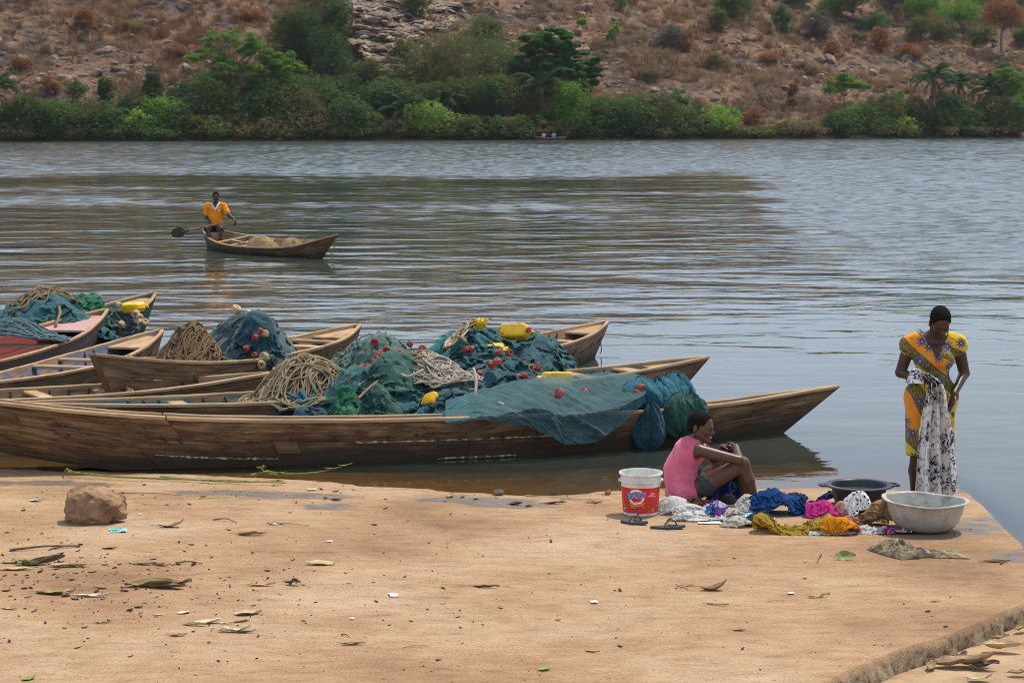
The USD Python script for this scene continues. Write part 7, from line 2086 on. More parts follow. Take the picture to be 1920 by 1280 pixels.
def patches(name, cols, scale=18.0, rough=0.85):
    """A print of coloured patches."""
    k = len(cols)
    return usdkit.material(stage, '/World/Looks/' + name, {
        'geo': ('geometry', {}), 'n': ('noise_texture', {'scale': scale * 0.5, 'detail': 1.0}), 'mv': ('vector_math', {'math_type': 'scale', 'scale': 0.12}), 'av': ('vector_math', {'math_type': 'add'}),
        'v': ('voronoi_texture', {'scale': scale}), 's': ('separate_color', {}),
        'r': ('rgb_ramp', {'interpolate': False, 'ramp': [(i / k, c) for i, c in enumerate(cols)]}), 'p': ('principled_bsdf', {'roughness': rough, 'specular_ior_level': 0.2})},
        [('geo.position', 'n.vector'), ('n.color', 'mv.vector1'), ('geo.position', 'av.vector1'), ('mv.vector', 'av.vector2'), ('av.vector', 'v.vector'), ('v.color', 's.color'), ('s.r', 'r.fac'), ('r.color', 'p.base_color')], surface='p.BSDF')


def dots(name, base, dot, scale=26.0, size=0.28):
    return usdkit.material(stage, '/World/Looks/' + name, {
        'geo': ('geometry', {}), 'v': ('voronoi_texture', {'scale': scale, 'randomness': 0.6}), 'r': ('rgb_ramp', {'interpolate': False, 'ramp': [(0.0, dot), (size, base)]}), 'p': ('principled_bsdf', {'roughness': 0.85, 'specular_ior_level': 0.2})},
        [('geo.position', 'v.vector'), ('v.distance', 'r.fac'), ('r.color', 'p.base_color')], surface='p.BSDF')


PX = 1 / 242.0
_gs = [500]


def garment(px, base, wpx, hpx, mat, label, dep=0.75, full=1.42, rot=0.0, steep=2.2, cat='cloth', group='laundry heaped on the landing', n=46, on=0.0, asp=1.0):
    """A crumpled piece of washing: base centre pixel, width and height in pixels; full: how much more cloth there is than room; on: rests on the pile."""
    p = G(px, base); w = wpx * PX / 2 * 1.1
    p = p + np.array([0, w * dep * 0.5, 0.0])
    _gs[0] += 1
    sd = _gs[0]
    rx, ry, h = w * 1.08, max(w * dep, 0.05), hpx * PX * 1.55
    cr, sr = math.cos(rot), math.sin(rot)
    wob = np.random.default_rng(sd).uniform(0, 6.28, 3)

    def body(x, y):
        X, Y = x - p[0], y - p[1]
        a, b = (X * cr + Y * sr) / rx, (-X * sr + Y * cr) / ry
        e = np.sqrt(a * a + b * b); t = np.arctan2(b, a)
        q = np.stack([x, y, 0 * x], -1)
        lump = 0.05 + 1.75 * np.clip(meshkit.fbm(q * (0.9 / rx) + sd, 2, sd) - 0.28, 0, 1) + 0.5 * fold(q * (0.8 / rx), sd + 3, 1) ** 2
        lump = np.minimum(lump, 0.80 + 0.15 * np.tanh(lump - 0.8))
        return slab_z(x, y) + on * PX, h * np.maximum(1 - np.clip(e * (1 + 0.2 * np.sin(2 * t + wob[0]) + 0.14 * np.sin(3 * t + wob[1])), 0, 1) ** steep, 0) * lump

    def fl(x, y):
        g, k = body(x, y)
        return g + 0.004 + 0.62 * k

    def ceil(x, y):
        g, k = body(x, y)
        return g + 0.014 + 0.62 * k + 0.30 * np.minimum(k, h * 0.5) + 0.10 * h

    n = int(np.clip(28 + 64 * (rx + ry), 34, 54))
    P = sheet(2 * rx * full * asp, 2 * ry * full * 1.15 / asp, n, n, p, rx, ry, rot, fl, ceil, sd, steps=46, warp=0.5)
    return obj('laundry', grid(finer(P, 2)), mat, smooth=True, label=label, cat=cat, group=group)


F_white = fabric('white', (0.62, 0.61, 0.58), 0.92); F_cream = fabric('cream', (0.55, 0.50, 0.42), 0.85); F_brown = fabric('brown', (0.085, 0.040, 0.020)); F_blue = fabric('blue', (0.012, 0.060, 0.20)); F_navy = fabric('navy', (0.022, 0.030, 0.095))
F_must = fabric('mustard', (0.36, 0.235, 0.028), 0.8); F_pink = fabric('magenta', (0.62, 0.045, 0.26), 0.85); F_orange = fabric('orange', (0.68, 0.27, 0.015), 0.85); F_salmon = fabric('salmon', (0.50, 0.27, 0.215), 0.85)
F_tan = fabric('tan', (0.40, 0.245, 0.13), 0.75); F_red = fabric('red', (0.45, 0.015, 0.03)); F_dark = fabric('charcoal', (0.03, 0.03, 0.034)); F_lime = fabric('lime', (0.32, 0.50, 0.04)); F_jean = fabric('denim', (0.030, 0.050, 0.11)); F_lace = dots('lace_print', (0.30, 0.20, 0.17), (0.02, 0.015, 0.015), 60, 0.42)
F_multi = patches('bright_print', [(0.18, 0.03, 0.22), (0.03, 0.30, 0.42), (0.02, 0.02, 0.05), (0.30, 0.04, 0.26), (0.45, 0.45, 0.55), (0.015, 0.10, 0.30)], 34)
F_spots = dots('spotted_print', (0.68, 0.65, 0.60), (0.025, 0.018, 0.02), 34, 0.30)
F_floral = patches('floral_print', [(0.60, 0.56, 0.52), (0.10, 0.03, 0.09), (0.45, 0.05, 0.10), (0.02, 0.03, 0.12), (0.50, 0.30, 0.40)], 42)
F_lilac = patches('lilac_print', [(0.30, 0.20, 0.33), (0.55, 0.48, 0.55), (0.16, 0.08, 0.18)], 60)

garment(1264, 964, 66, 40, F_white, 'white cloth heaped beside the red and white bucket')
garment(1290, 958, 84, 36, F_brown, 'dark brown crumpled cloth against the back of the seated person')
garment(1330, 976, 130, 24, F_white, 'white cloth spread flat in front of the brown one', dep=0.5)
garment(1335, 960, 60, 18, F_white, 'white cloth with a yellow hem below the dark shorts', dep=0.6)
garment(1348, 975, 46, 44, F_multi, 'purple and turquoise printed cloth twisted upright')
garment(1378, 975, 62, 30, F_cream, 'cream cloth right of the purple printed one')
garment(1402, 962, 56, 40, F_cream, 'pale cream cloth standing up behind the cream one')
garment(1368, 945, 40, 22, F_dark, 'charcoal cloth at the feet of the seated person')
garment(1450, 945, 100, 36, F_lace, 'brown and black lace print cloth behind the bright blue one')
garment(1458, 966, 112, 60, F_blue, 'bright blue shirt heaped in the middle of the laundry')
garment(1428, 950, 30, 24, F_red, 'small red cloth at the left of the blue shirt')
garment(1463, 940, 34, 12, F_red, 'small red cloth lying on top of the blue shirt', dep=0.4)
garment(1425, 985, 66, 26, F_jean, 'dark denim lying below the blue shirt')
garment(1410, 984, 44, 22, F_cream, 'off white sock shaped cloth left of the denim')
garment(1492, 1000, 130, 62, F_must, 'large mustard yellow cloth at the front of the laundry', dep=0.55)
garment(1520, 953, 40, 18, F_navy, 'small dark blue cloth behind the mustard one')
garment(1548, 972, 66, 50, F_pink, 'magenta pink cloth on top of the pile behind the orange one')
garment(1568, 945, 84, 28, F_navy, 'navy cloth in front of the black plastic basin', dep=0.5)
garment(1586, 972, 58, 50, F_salmon, 'salmon pink cloth between the magenta and the spotted ones')
garment(1553, 984, 26, 24, F_lime, 'lime green cloth corner beside the orange one')
garment(1574, 1003, 68, 42, F_orange, 'orange cloth with a frilled edge beside the mustard one')
garment(1558, 1003, 80, 8, F_white, 'white cloth edge lying under the orange one', dep=0.3)
garment(1603, 1000, 22, 16, F_floral, 'small dark red printed scrap beside the orange cloth')
garment(1614, 974, 62, 66, F_spots, 'white cloth with black polka dots')
garment(1622, 1000, 74, 40, F_white, 'white towel cloth below the polka dotted one', dep=0.5)
garment(1658, 990, 82, 62, F_tan, 'pleated tan cloth leaning on the aluminium basin')
garment(1634, 960, 36, 26, fabric('plum', (0.07, 0.035, 0.05)), 'dark plum cloth tucked behind the tan one', group=None)
garment(1680, 1001, 66, 12, F_floral, 'flat floral printed strip in front of the aluminium basin', dep=0.4)
garment(1322, 925, 34, 40, F_lilac, 'lilac printed cloth in the lap of the seated person')

garment(1300, 972, 70, 34, F_white, 'white cloth bunched up right of the brown one')
garment(1415, 966, 60, 34, F_white, 'white cloth bunched between the cream one and the blue shirt')
garment(1490, 942, 60, 22, F_jean, 'dark denim bunched behind the bright blue shirt')
garment(1505, 962, 50, 26, F_blue, 'second blue cloth between the blue shirt and the magenta one')
garment(1596, 982, 40, 24, F_salmon, 'pinkish cloth bunched under the polka dotted one')
garment(1645, 985, 46, 36, F_tan, 'tan ruffled cloth left of the pleated one')
garment(1385, 988, 60, 20, F_cream, 'cream cloth end lying nearest the sandals')

# sachets and soap on the ground
def flat_piece(name, px, py, wpx, dpx, mat, label, cat, lift=0.012, seed=1, rz=0.0, cr=0.03, group=None):
    p = G(px, py)
    u, v = np.meshgrid(np.linspace(-1, 1, 16), np.linspace(-1, 1, 10), indexing='ij')
    w, d_ = wpx * PX / 2, dpx * PX / 2
    x, y = u * w * (1 + 0.2 * (meshkit.noise(np.stack([v * 2, 0 * u, 0 * u], -1), seed) - 0.5)), v * d_
    z = lift + cr * (fold(np.stack([x * 14, y * 14, 0 * x + seed], -1), seed, 2) - 0.45)
    m = grid(np.stack([x, y, np.maximum(z, 0.003)], -1))
    return obj(name, xf(m, p, rz=rz), mat, smooth=True, label=label, cat=cat, group=group)


flat_piece('detergent_sachet', 1408, 975, 60, 34, patches('sachet_print', [(0.02, 0.22, 0.45), (0.10, 0.45, 0.28), (0.60, 0.65, 0.65), (0.03, 0.40, 0.40)], 60, 0.35), 'crumpled blue and green detergent sachet at the left of the mustard cloth', 'packet', 0.035, 3)
flat_piece('detergent_sachet', 1437, 981, 34, 30, patches('sachet_red_print', [(0.65, 0.60, 0.60), (0.50, 0.03, 0.06), (0.70, 0.66, 0.66)], 80, 0.35), 'small red and white sachet touching the mustard cloth', 'packet', 0.03, 4)
flat_piece('soap_film', 1331, 981, 42, 20, flat('soap_white', (0.62, 0.63, 0.64), rough=0.3), 'thin white plastic film lying in front of the white cloth', 'litter', 0.006, 5, cr=0.01)

# ---- the bucket
bw = look('bucket_white', [(0.3, (0.40, 0.36, 0.28)), (0.44, (0.60, 0.57, 0.50)), (0.58, (0.70, 0.68, 0.62)), (0.75, (0.74, 0.73, 0.69))], scale=7, rough=0.42, spec=0.4, detail=7, rough_n=0.66)
bk_p = G(1201, 963)
bk = thing('bucket', 'white plastic bucket with a red printed label beside the seated person', 'bucket', bk_p)
RB, RT, HB = 0.138, 0.160, 0.335
rad = lambda z: RB + (RT - RB) * z / HB
prof = [(0.002, 0.004), (RB - 0.012, 0.0), (RB, 0.008), (rad(0.262), 0.262), (rad(0.262) + 0.009, 0.266), (rad(0.27) + 0.011, 0.274), (rad(0.285) + 0.009, 0.283), (rad(0.29), 0.288), (rad(0.318), 0.318), (RT + 0.010, 0.321), (RT + 0.013, 0.329), (RT + 0.009, 0.336), (RT + 0.001, 0.335), (RT - 0.004, 0.325), (rad(0.2) - 0.004, 0.2), (RB - 0.006, 0.012), (0.002, 0.010)]
obj('shell', lathe(prof, 72), bw, bk, smooth=35)


def wrap(flat_mesh, z0, ang0, lift):
    """Bends flat print (x along, y up, in metres) round the bucket, centred on the side facing the river walk."""
    v, f = (flat_mesh if isinstance(flat_mesh, tuple) else (np.array(flat_mesh.vertices), np.array(flat_mesh.faces)))
    z = z0 + v[:, 1]; r = rad(z) + lift + 0.4 * np.clip(v[:, 2], 0, 0.001)
    a = ang0 + v[:, 0] / 0.149
    return np.stack([np.sin(a) * r, -np.cos(a) * r, z], -1), f


def disc(rx, ry, n=40, x=0, y=0, rings=6, inner=0.0, slant=0.0):
    r = np.linspace(inner, 1, rings); t = np.linspace(0, 2 * np.pi, n, endpoint=False)
    R, T = np.meshgrid(r, t, indexing='ij')
    X = x + R * rx * np.cos(T); Y = y + R * ry * np.sin(T) + slant * (X - x)
    return grid(np.stack([X, Y, 0 * X], -1), wrap_v=True)


red_m = look('label_red', [(0.3, (0.46, 0.018, 0.016)), (0.7, (0.58, 0.032, 0.024))], scale=5, rough=0.4)
lab = grid(np.stack(np.meshgrid(np.linspace(-0.215, 0.19, 60), np.linspace(0, 0.200, 12), [0.0], indexing='ij'), -1)[:, :, 0])
obj('label', wrap(lab, 0.030, 0, 0.0015), red_m, bk, smooth=True)
cream_m = flat('label_cream', (0.66, 0.58, 0.42), rough=0.4); blue_m = flat('label_blue', (0.02, 0.16, 0.42), rough=0.4); gold_m = flat('label_gold', (0.55, 0.36, 0.06), rough=0.4); lred_m = flat('label_letters', (0.55, 0.02, 0.03), rough=0.4); lwhite_m = flat('label_white', (0.74, 0.73, 0.70), rough=0.4)
ex = -0.045
obj('emblem', wrap(disc(0.066, 0.060, x=ex, y=0.130, inner=0.84, rings=3), 0.030, 0, 0.0021), lwhite_m, bk, smooth=True)
obj('emblem', wrap(disc(0.056, 0.050, x=ex, y=0.130, inner=0.86, rings=3), 0.030, 0, 0.0024), cream_m, bk, smooth=True)
ban = np.stack(np.meshgrid(np.linspace(-1, 1, 30), np.linspace(-1, 1, 6), indexing='ij'), -1)
bx_, by_ = ex + ban[..., 0] * 0.072, 0.142 + ban[..., 1] * (0.023 + 0.005 * np.abs(ban[..., 0]) + 0.004 * np.sin(ban[..., 0] * 6)) + 0.11 * (ban[..., 0] * 0.072)
obj('banner', wrap(grid(np.stack([bx_, by_, 0 * bx_], -1)), 0.030, 0, 0.0028), blue_m, bk, smooth=True)
for nm_, mt_, bold, lf, sc_ in (('lettering_edge', lwhite_m, True, 0.0031, 1.0), ('lettering', lred_m, False, 0.0036, 1.0)):
    tm = meshkit.text_mesh('YAZZ', 0.041, 0.0004, bold=bold)
    tv = np.array(tm.vertices); tv[:, 0] -= (tv[:, 0].max() + tv[:, 0].min()) / 2; tv[:, 0] *= 1.05; tv[:, 1] += 0.11 * tv[:, 0]
    obj(nm_, wrap((tv + np.array([ex, 0.122, 0]), np.array(tm.faces)), 0.030, 0, lf), mt_, bk)
for k, (yy_, L_) in enumerate(((0.088, 0.052), (0.072, 0.062), (0.058, 0.05))):
    q = np.stack(np.meshgrid(np.linspace(-L_, L_, 16), np.linspace(-0.0035, 0.0035, 2), indexing='ij'), -1)
    obj('stripe', wrap(grid(np.stack([q[..., 0] + ex + 0.004 * k, q[..., 1] + yy_ + 0.15 * q[..., 0], 0 * q[..., 0]], -1)), 0.030, 0, 0.0024), gold_m, bk, smooth=True)
for yy_, L_ in ((0.148, 0.022), (0.135, 0.036), (0.158, 0.014)):
    q = np.stack(np.meshgrid(np.linspace(-L_, L_, 10), np.linspace(-0.0022, 0.0022, 2), indexing='ij'), -1)
    obj('small_print', wrap(grid(np.stack([q[..., 0] + 0.085, q[..., 1] + yy_, 0 * q[..., 0]], -1)), 0.030, 0, 0.0022), cream_m, bk, smooth=True)
r_ = np.random.default_rng(77)
dm = {0: gold_m, 1: blue_m, 2: cream_m, 3: flat('label_green', (0.06, 0.30, 0.10), rough=0.4)}
for i in range(46):
    yy_ = 0.006 + 0.055 * r_.uniform() ** 1.6
    obj('bubble', wrap(disc(0.0052 * r_.uniform(0.5, 1.2), 0.0052 * r_.uniform(0.6, 1.1), 10, r_.uniform(-0.19, 0.17), yy_, 2), 0.030, 0, 0.0022), dm[int(r_.integers(0, 4))], bk)
t_ = np.linspace(0, 1, 24)
hp = np.stack([0.172 * np.cos(t_ * 0.0 + 0.0) + 0.012 * np.sin(t_ * np.pi), -0.02 + 0 * t_, 0.278 - 0.10 * np.sin(t_ * np.pi)], -1)
an_ = np.linspace(-0.15, np.pi + 0.15, 30)
hp = np.stack([0.180 * np.cos(an_), 0.178 * np.abs(np.sin(an_)) * 0.98 + 0.01, 0.275 - 0.115 * np.abs(np.sin(an_))], -1)
obj('handle', tube(hp, 0.0028, 6), flat('wire', (0.25, 0.24, 0.23), rough=0.35, metallic=0.8), bk, smooth=True)
for sx_ in (-1, 1):
    e = trimesh.creation.icosphere(2, 0.013); e.apply_translation((sx_ * (rad(0.275) + 0.010), 0.0, 0.272)); obj('ear', e, bw, bk, smooth=True)

# ---- basins
alu = usdkit.material(stage, '/World/Looks/dull_aluminium', {
    'geo': ('geometry', {}), 'sep': ('separate_xyz', {}), 'n': ('noise_texture', {'scale': 9.0, 'detail': 6.0, 'roughness': 0.65}),
    'r': ('rgb_ramp', {'ramp': [(0.3, (0.20, 0.17, 0.12)), (0.5, (0.40, 0.37, 0.31)), (0.7, (0.52, 0.50, 0.46))]}),
    'n2': ('noise_texture', {'scale': 3.5, 'detail': 5.0, 'roughness': 0.7}), 'rr': ('map_range', {'from_min': 0.3, 'from_max': 0.7, 'to_min': 0.62, 'to_max': 0.36, 'clamp': True}), 'mt': ('map_range', {'from_min': 0.42, 'from_max': 0.62, 'to_min': 0.25, 'to_max': 0.85, 'clamp': True}),
    'b': ('bump', {'strength': 0.25, 'distance': 0.006}), 'p': ('principled_bsdf', {})},
    [('geo.position', 'n.vector'), ('geo.position', 'n2.vector'), ('n.fac', 'r.fac'), ('r.color', 'p.base_color'), ('n2.fac', 'rr.value'), ('rr.result', 'p.roughness'), ('n.fac', 'mt.value'), ('mt.result', 'p.metallic'), ('n2.fac', 'b.height'), ('b.normal', 'p.normal')], surface='p.BSDF')
ap = G(1745, 1003) + np.array([0, 0.2, 0])
ab = thing('basin', 'large dented aluminium basin in front of the standing person', 'basin', ap)
H_ = 0.225
prof = [(0.002, 0.004), (0.11, 0.0), (0.165, 0.008), (0.213, 0.030), (0.248, 0.075), (0.272, 0.135), (0.287, 0.20), (0.292, H_ - 0.008), (0.318, H_ - 0.004), (0.324, H_ + 0.001), (0.321, H_ + 0.007), (0.312, H_ + 0.008), (0.290, H_ + 0.004), (0.284, H_ - 0.012), (0.266, 0.135), (0.242, 0.082), (0.208, 0.042), (0.16, 0.018), (0.002, 0.014)]
v, f = lathe(prof, 96)
th_ = np.arctan2(v[:, 1], v[:, 0])
v[:, 2] += (np.hypot(v[:, 0], v[:, 1]) > 0.27) * (0.006 * np.sin(th_ * 2 + 2.6) + 0.003 * np.sin(th_ * 5)) * np.clip(v[:, 2] / H_, 0, 1) + v[:, 2] * v[:, 0] * -0.12
v[:, 0] *= 1 + 0.02 * np.sin(th_ * 3); obj('bowl', (v, f), alu, ab, smooth=40)
obj('soapy_water', xf(disc(0.252, 0.252, 60), (0, 0, 0.11)), flat('soapy_water', (0.34, 0.34, 0.32), rough=0.12), ab, smooth=True)
for q in (0.05,):
    h = spline([(0.315, -0.05, H_ - 0.05), (0.352, -0.045, H_ - 0.055), (0.352, 0.045, H_ - 0.055), (0.315, 0.05, H_ - 0.05)], 16)
bp_ = G(1622, 966) + np.array([0, 0.3, 0])
bb = thing('basin', 'black plastic basin behind the navy cloth and left of the standing person', 'basin', bp_)
blk = flat('black_plastic', (0.012, 0.012, 0.013), rough=0.38, spec=0.5, scale=5)
prof = [(0.002, 0.004), (0.165, 0.0), (0.178, 0.010), (0.222, 0.225), (0.226, 0.232), (0.262, 0.234), (0.268, 0.228), (0.272, 0.232), (0.268, 0.242), (0.226, 0.244), (0.218, 0.236), (0.170, 0.014), (0.002, 0.010)]
prof = [(a_, z_ * 0.80) for a_, z_ in prof]
obj('bowl', lathe(prof, 80), blk, bb, smooth=35)
for sx_ in (-1, 1):
    pt = [(sx_ * 0.255, -0.07, 0.190), (sx_ * 0.305, -0.045, 0.188), (sx_ * 0.312, 0.0, 0.188), (sx_ * 0.305, 0.045, 0.188), (sx_ * 0.255, 0.07, 0.190)]
    obj('handle', tube(spline(pt, 18), 0.013, 8, squash=0.6), blk, bb, smooth=True)
obj('water', xf(disc(0.205, 0.205, 50), (0, 0, 0.135)), flat('dark_water', (0.05, 0.05, 0.05), rough=0.05), bb, smooth=True)

# ---- flip-flops
sole_m = flat('sole_grey', (0.045, 0.045, 0.048), rough=0.75, scale=20, bump=0.4, bump_scale=120, bump_d=0.003); strap_m = flat('strap_dark', (0.022, 0.020, 0.020), rough=0.45)


def flipflop(px, py, rz, L, label, tilt=0.0):
    p = G(px, py)
    t = thing('sandal', label, 'sandal', p, rz)
    s_ = np.linspace(0, 2 * np.pi, 60, endpoint=False)
    x = np.cos(s_) * L / 2; y = np.sin(s_) * (0.040 + 0.010 * np.cos(s_) - 0.006 * np.cos(2 * s_))
    lay = [(0.0, 0.96), (0.004, 1.0), (0.016, 1.0), (0.020, 0.97), (0.020, 0.5), (0.0205, 0.01)]
    P = np.array([[(a * k, b_ * k, z + 0.014 * (a / L) ** 2 * 4 * (a > 0)) for a, b_ in zip(x, y)] for z, k in [(0.0, 0.01)] + lay])
    obj('sole', grid(P, wrap_v=True), sole_m, t, smooth=40)
    for sg in (-1, 1):
        q = spline([(L * 0.27, 0.0, 0.022), (L * 0.20, sg * 0.012, 0.058), (L * 0.05, sg * 0.036, 0.070), (-L * 0.10, sg * 0.040, 0.020)], 24)
        obj('strap', tube(q, np.interp(np.linspace(0, 1, 24), [0, 0.5, 1], [0.005, 0.0105, 0.006]), 8, squash=0.5), strap_m, t, smooth=True)
    return t


flipflop(1189, 982, -0.55, 0.235, 'dark rubber sandal nearest the bucket')
flipflop(1252, 991, -0.06, 0.265, 'dark rubber sandal lying side on in front of the white cloth')

# ---- the stone at the left
st_m = look('red_stone', [(0.30, (0.095, 0.050, 0.027)), (0.45, (0.20, 0.110, 0.060)), (0.58, (0.29, 0.172, 0.098)), (0.74, (0.40, 0.26, 0.165))], scale=5, rough=0.92, bump=0.8, bump_scale=22, bump_d=0.02, detail=8, rough_n=0.66)
sp_ = G(170, 984)
m = trimesh.creation.icosphere(5, 1.0); v = np.array(m.vertices); r_ = np.random.default_rng(8)
for n_, dd in (((-0.92, -0.25, 0.1), 0.72), ((0.95, -0.15, 0.25), 0.72), ((0.0, -0.95, 0.15), 0.60), ((-0.5, -0.2, 0.85), 0.72), ((0.42, -0.1, 0.9), 0.60), ((0.2, -0.8, -0.55), 0.70), ((-0.6, -0.7, -0.35), 0.76), ((0.75, -0.6, -0.4), 0.74), ((0, 0.9, 0.3), 0.7), ((0.1, 0, -1), 0.62), ((-0.35, -0.75, 0.55), 0.74), ((0.7, -0.5, 0.6), 0.76)):
    n_ = np.array(n_); n_ = n_ / np.linalg.norm(n_)
    ex_ = np.clip(v @ n_ - dd, 0, None); v = v - 0.94 * ex_[:, None] * n_
n_ = trimesh.Trimesh(v, m.faces, process=False).vertex_normals
v = v + n_ * (0.20 * (meshkit.fbm(v * 1.8 + 4, 4, 9) - 0.5) + 0.15 * (fold(v * 2.2, 10, 2) - 0.6) + 0.035 * (meshkit.fbm(v * 12, 2, 4) - 0.5))[:, None]
v = v * np.array([0.265, 0.20, 0.19])
v[:, 2] += 0.122
obj('stone', (v + sp_ + np.array([0, 0.12, 0]), np.array(m.faces)), st_m, smooth=True, label='large reddish boulder lying alone at the left of the landing', cat='stone')

# ---- the muddy rag
nu_, nv_ = 160, 50
u, vq = np.meshgrid(np.linspace(0, 1, nu_), np.linspace(0, 1, nv_), indexing='ij')
a_, b_ = G(1628, 1032), G(1818, 1047)
c_ = a_ + (b_ - a_) * u[..., None]
wd = np.interp(u, [0, 0.08, 0.25, 0.45, 0.6, 0.8, 1], [0.02, 0.16, 0.34, 0.24, 0.10, 0.14, 0.03])
off_ = np.interp(u, [0, 0.25, 0.5, 0.62, 0.8, 1], [0.02, -0.02, 0.0, -0.03, 0.04, 0.0])
x = c_[..., 0]; y = c_[..., 1] + off_ + (vq - 0.5) * wd * 1.6
z = slab_z(x, y) + 0.004 + np.sin(vq * np.pi) ** 0.5 * np.interp(u, [0, 0.15, 0.35, 0.55, 0.8, 1], [0.01, 0.055, 0.065, 0.030, 0.030, 0.01]) * (0.1 + 1.9 * fold(np.stack([x * 9, y * 7, 0 * x], -1), 66, 3) ** 2)
rag_m = look('muddy_rag', [(0.32, (0.025, 0.020, 0.014)), (0.45, (0.10, 0.078, 0.046)), (0.56, (0.26, 0.20, 0.12)), (0.7, (0.42, 0.36, 0.26))], scale=11, rough=0.9, detail=7, rough_n=0.7, distortion=1.0, bump=0.4, bump_scale=60)
obj('rag', grid(np.stack([x, y, z], -1)), rag_m, smooth=True, label='muddy twisted rag lying in front of the aluminium basin', cat='rag')

# ---- fallen leaves, twigs, scraps
leaf_look = {'brown': look('leaf_brown', [(0.3, (0.16, 0.095, 0.045)), (0.7, (0.34, 0.22, 0.115))], scale=14, rough=0.75, bump=0.4, bump_scale=50, bump_d=0.004), 'tan': look('leaf_tan', [(0.3, (0.36, 0.25, 0.12)), (0.7, (0.56, 0.43, 0.24))], scale=14, rough=0.7, bump=0.4, bump_scale=50, bump_d=0.004),
             'pale': look('leaf_pale', [(0.3, (0.50, 0.42, 0.25)), (0.7, (0.68, 0.60, 0.42))], scale=14, rough=0.7), 'green': look('leaf_green', [(0.3, (0.14, 0.17, 0.05)), (0.7, (0.25, 0.28, 0.09))], scale=10, rough=0.55), 'fresh': look('leaf_fresh', [(0.3, (0.12, 0.21, 0.02)), (0.7, (0.22, 0.33, 0.05))], scale=10, rough=0.45),
             'dark': look('leaf_dark', [(0.3, (0.045, 0.030, 0.018)), (0.7, (0.14, 0.09, 0.05))], scale=14, rough=0.8), 'olive': look('leaf_olive', [(0.3, (0.15, 0.105, 0.035)), (0.7, (0.34, 0.25, 0.095))], scale=9, rough=0.65), 'yellow': look('leaf_yellow', [(0.3, (0.55, 0.42, 0.03)), (0.7, (0.70, 0.58, 0.06))], scale=10, rough=0.6)}


def leaf_mesh(L, Wd, curl, bend, seed, stalk=0.2, wav=0.02):
    """A dry leaf: curled across, bent along, wavy at the edge, with a stalk."""
    n, k = 22, 9
    u, v = np.meshgrid(np.linspace(0, 1, n), np.linspace(-1, 1, k), indexing='ij')
    half = Wd / 2 * np.sin(np.pi * np.clip(u, 0.0, 1) ** 0.85) ** 0.75 + 0.001
    a = bend * (u - 0.35)
    x = np.where(np.abs(bend) < 1e-3, (u - 0.35) * L, np.sin(a) * L / (bend if abs(bend) > 1e-3 else 1)); zb = np.where(np.abs(bend) < 1e-3, 0, (1 - np.cos(a)) * L / (bend if abs(bend) > 1e-3 else 1))
    ca = curl * v
    y = half * np.where(abs(curl) > 1e-3, np.sin(ca) / (curl or 1), v); zc = half * np.where(abs(curl) > 1e-3, (1 - np.cos(ca)) / (abs(curl) or 1), 0) * np.sign(curl)
    z = zb + zc + wav * L * (meshkit.noise(np.stack([u * 5, v * 2, 0 * u + seed], -1), seed) - 0.5) * 2
    top = np.stack([x, y, z + 0.0012], -1); bot = np.stack([x, y, z - 0.0012], -1)
    v1, f1 = grid(top); v2, f2 = grid(bot)
    ms = [(v1, f1), (v2, f2[:, ::-1])]
    if stalk:
        ms.append(tube(spline([(x[0, k // 2], 0, z[0, k // 2]), (x[0, k // 2] - stalk * L * 0.5, 0.02 * L, z[0, k // 2] + 0.01 * L), (x[0, k // 2] - stalk * L, 0.0, z[0, k // 2])], 8), 0.0022, 5))
    v, f = join(ms)
    v[:, 2] -= v[:, 2].min() - 0.001
    return v, f


_ls = [900]


def leaf(px, py, Lpx, col, label, rz=0.0, curl=0.6, bend=0.5, wid=0.42, roll=0.0, stalk=0.2, wav=0.03, group=None, drop=0.0):
    p = G(px, py)
    _ls[0] += 1
    s = p[1] / F
    m = leaf_mesh(Lpx * s, Lpx * s * wid, curl, bend, _ls[0], stalk, wav)
    if roll:
        m = xf(m, rx=roll); m[0][:, 2] -= m[0][:, 2].min()
    return obj('fallen_leaf', xf(m, p + np.array([0, 0, 0.001 - drop]), rz=rz), leaf_look[col], smooth=True, label=label, cat='leaf', group=group)


leaf(278, 1098, 128, 'olive', 'large long curled olive leaf left of the middle of the landing', 0.1, 0.9, 0.3, 0.30)
leaf(300, 1101, 80, 'brown', 'brown leaf half under the large curled olive one', -0.2, 0.7, 0.4, 0.34)
leaf(92, 1112, 76, 'olive', 'flat olive green leaf at the left with a grey pebble at its tip', -0.12, 0.4, 0.25, 0.42)
leaf(160, 1118, 70, 'pale', 'thin pale split leaf right of the flat olive one', -0.05, 0.5, 0.2, 0.16)
leaf(70, 1058, 84, 'dark', 'dark twisted leaf in the heap at the left edge', 0.35, 1.2, 0.7, 0.36)
leaf(48, 1060, 60, 'green', 'green curled leaf in the heap at the left edge', -0.5, 1.0, 0.8, 0.45)
leaf(118, 1062, 84, 'tan', 'tan long leaf lying right of the dark twisted one', 0.0, 0.7, 0.3, 0.24)
leaf(22, 1068, 70, 'tan', 'pale brown leaf end cut by the left edge', 0.1, 0.6, 0.3, 0.24)
leaf(20, 1055, 44, 'olive', 'small olive leaf at the left edge behind the others', 0.4, 0.6, 0.4, 0.4)
leaf(315, 988, 54, 'olive', 'yellow brown leaf with an upturned tip right of the boulder', 0.1, 0.8, 1.5, 0.36, stalk=0.3)
leaf(462, 1003, 60, 'brown', 'brown stalked leaf with a raised middle left of the centre', 0.05, 1.1, 0.2, 0.26)
leaf(260, 1058, 54, 'olive', 'thin curled olive leaf above the large long one', -0.1, 0.9, 0.4, 0.22)
leaf(298, 1060, 40, 'brown', 'small brown leaf right of the thin olive one', -0.3, 0.9, 0.4, 0.22)
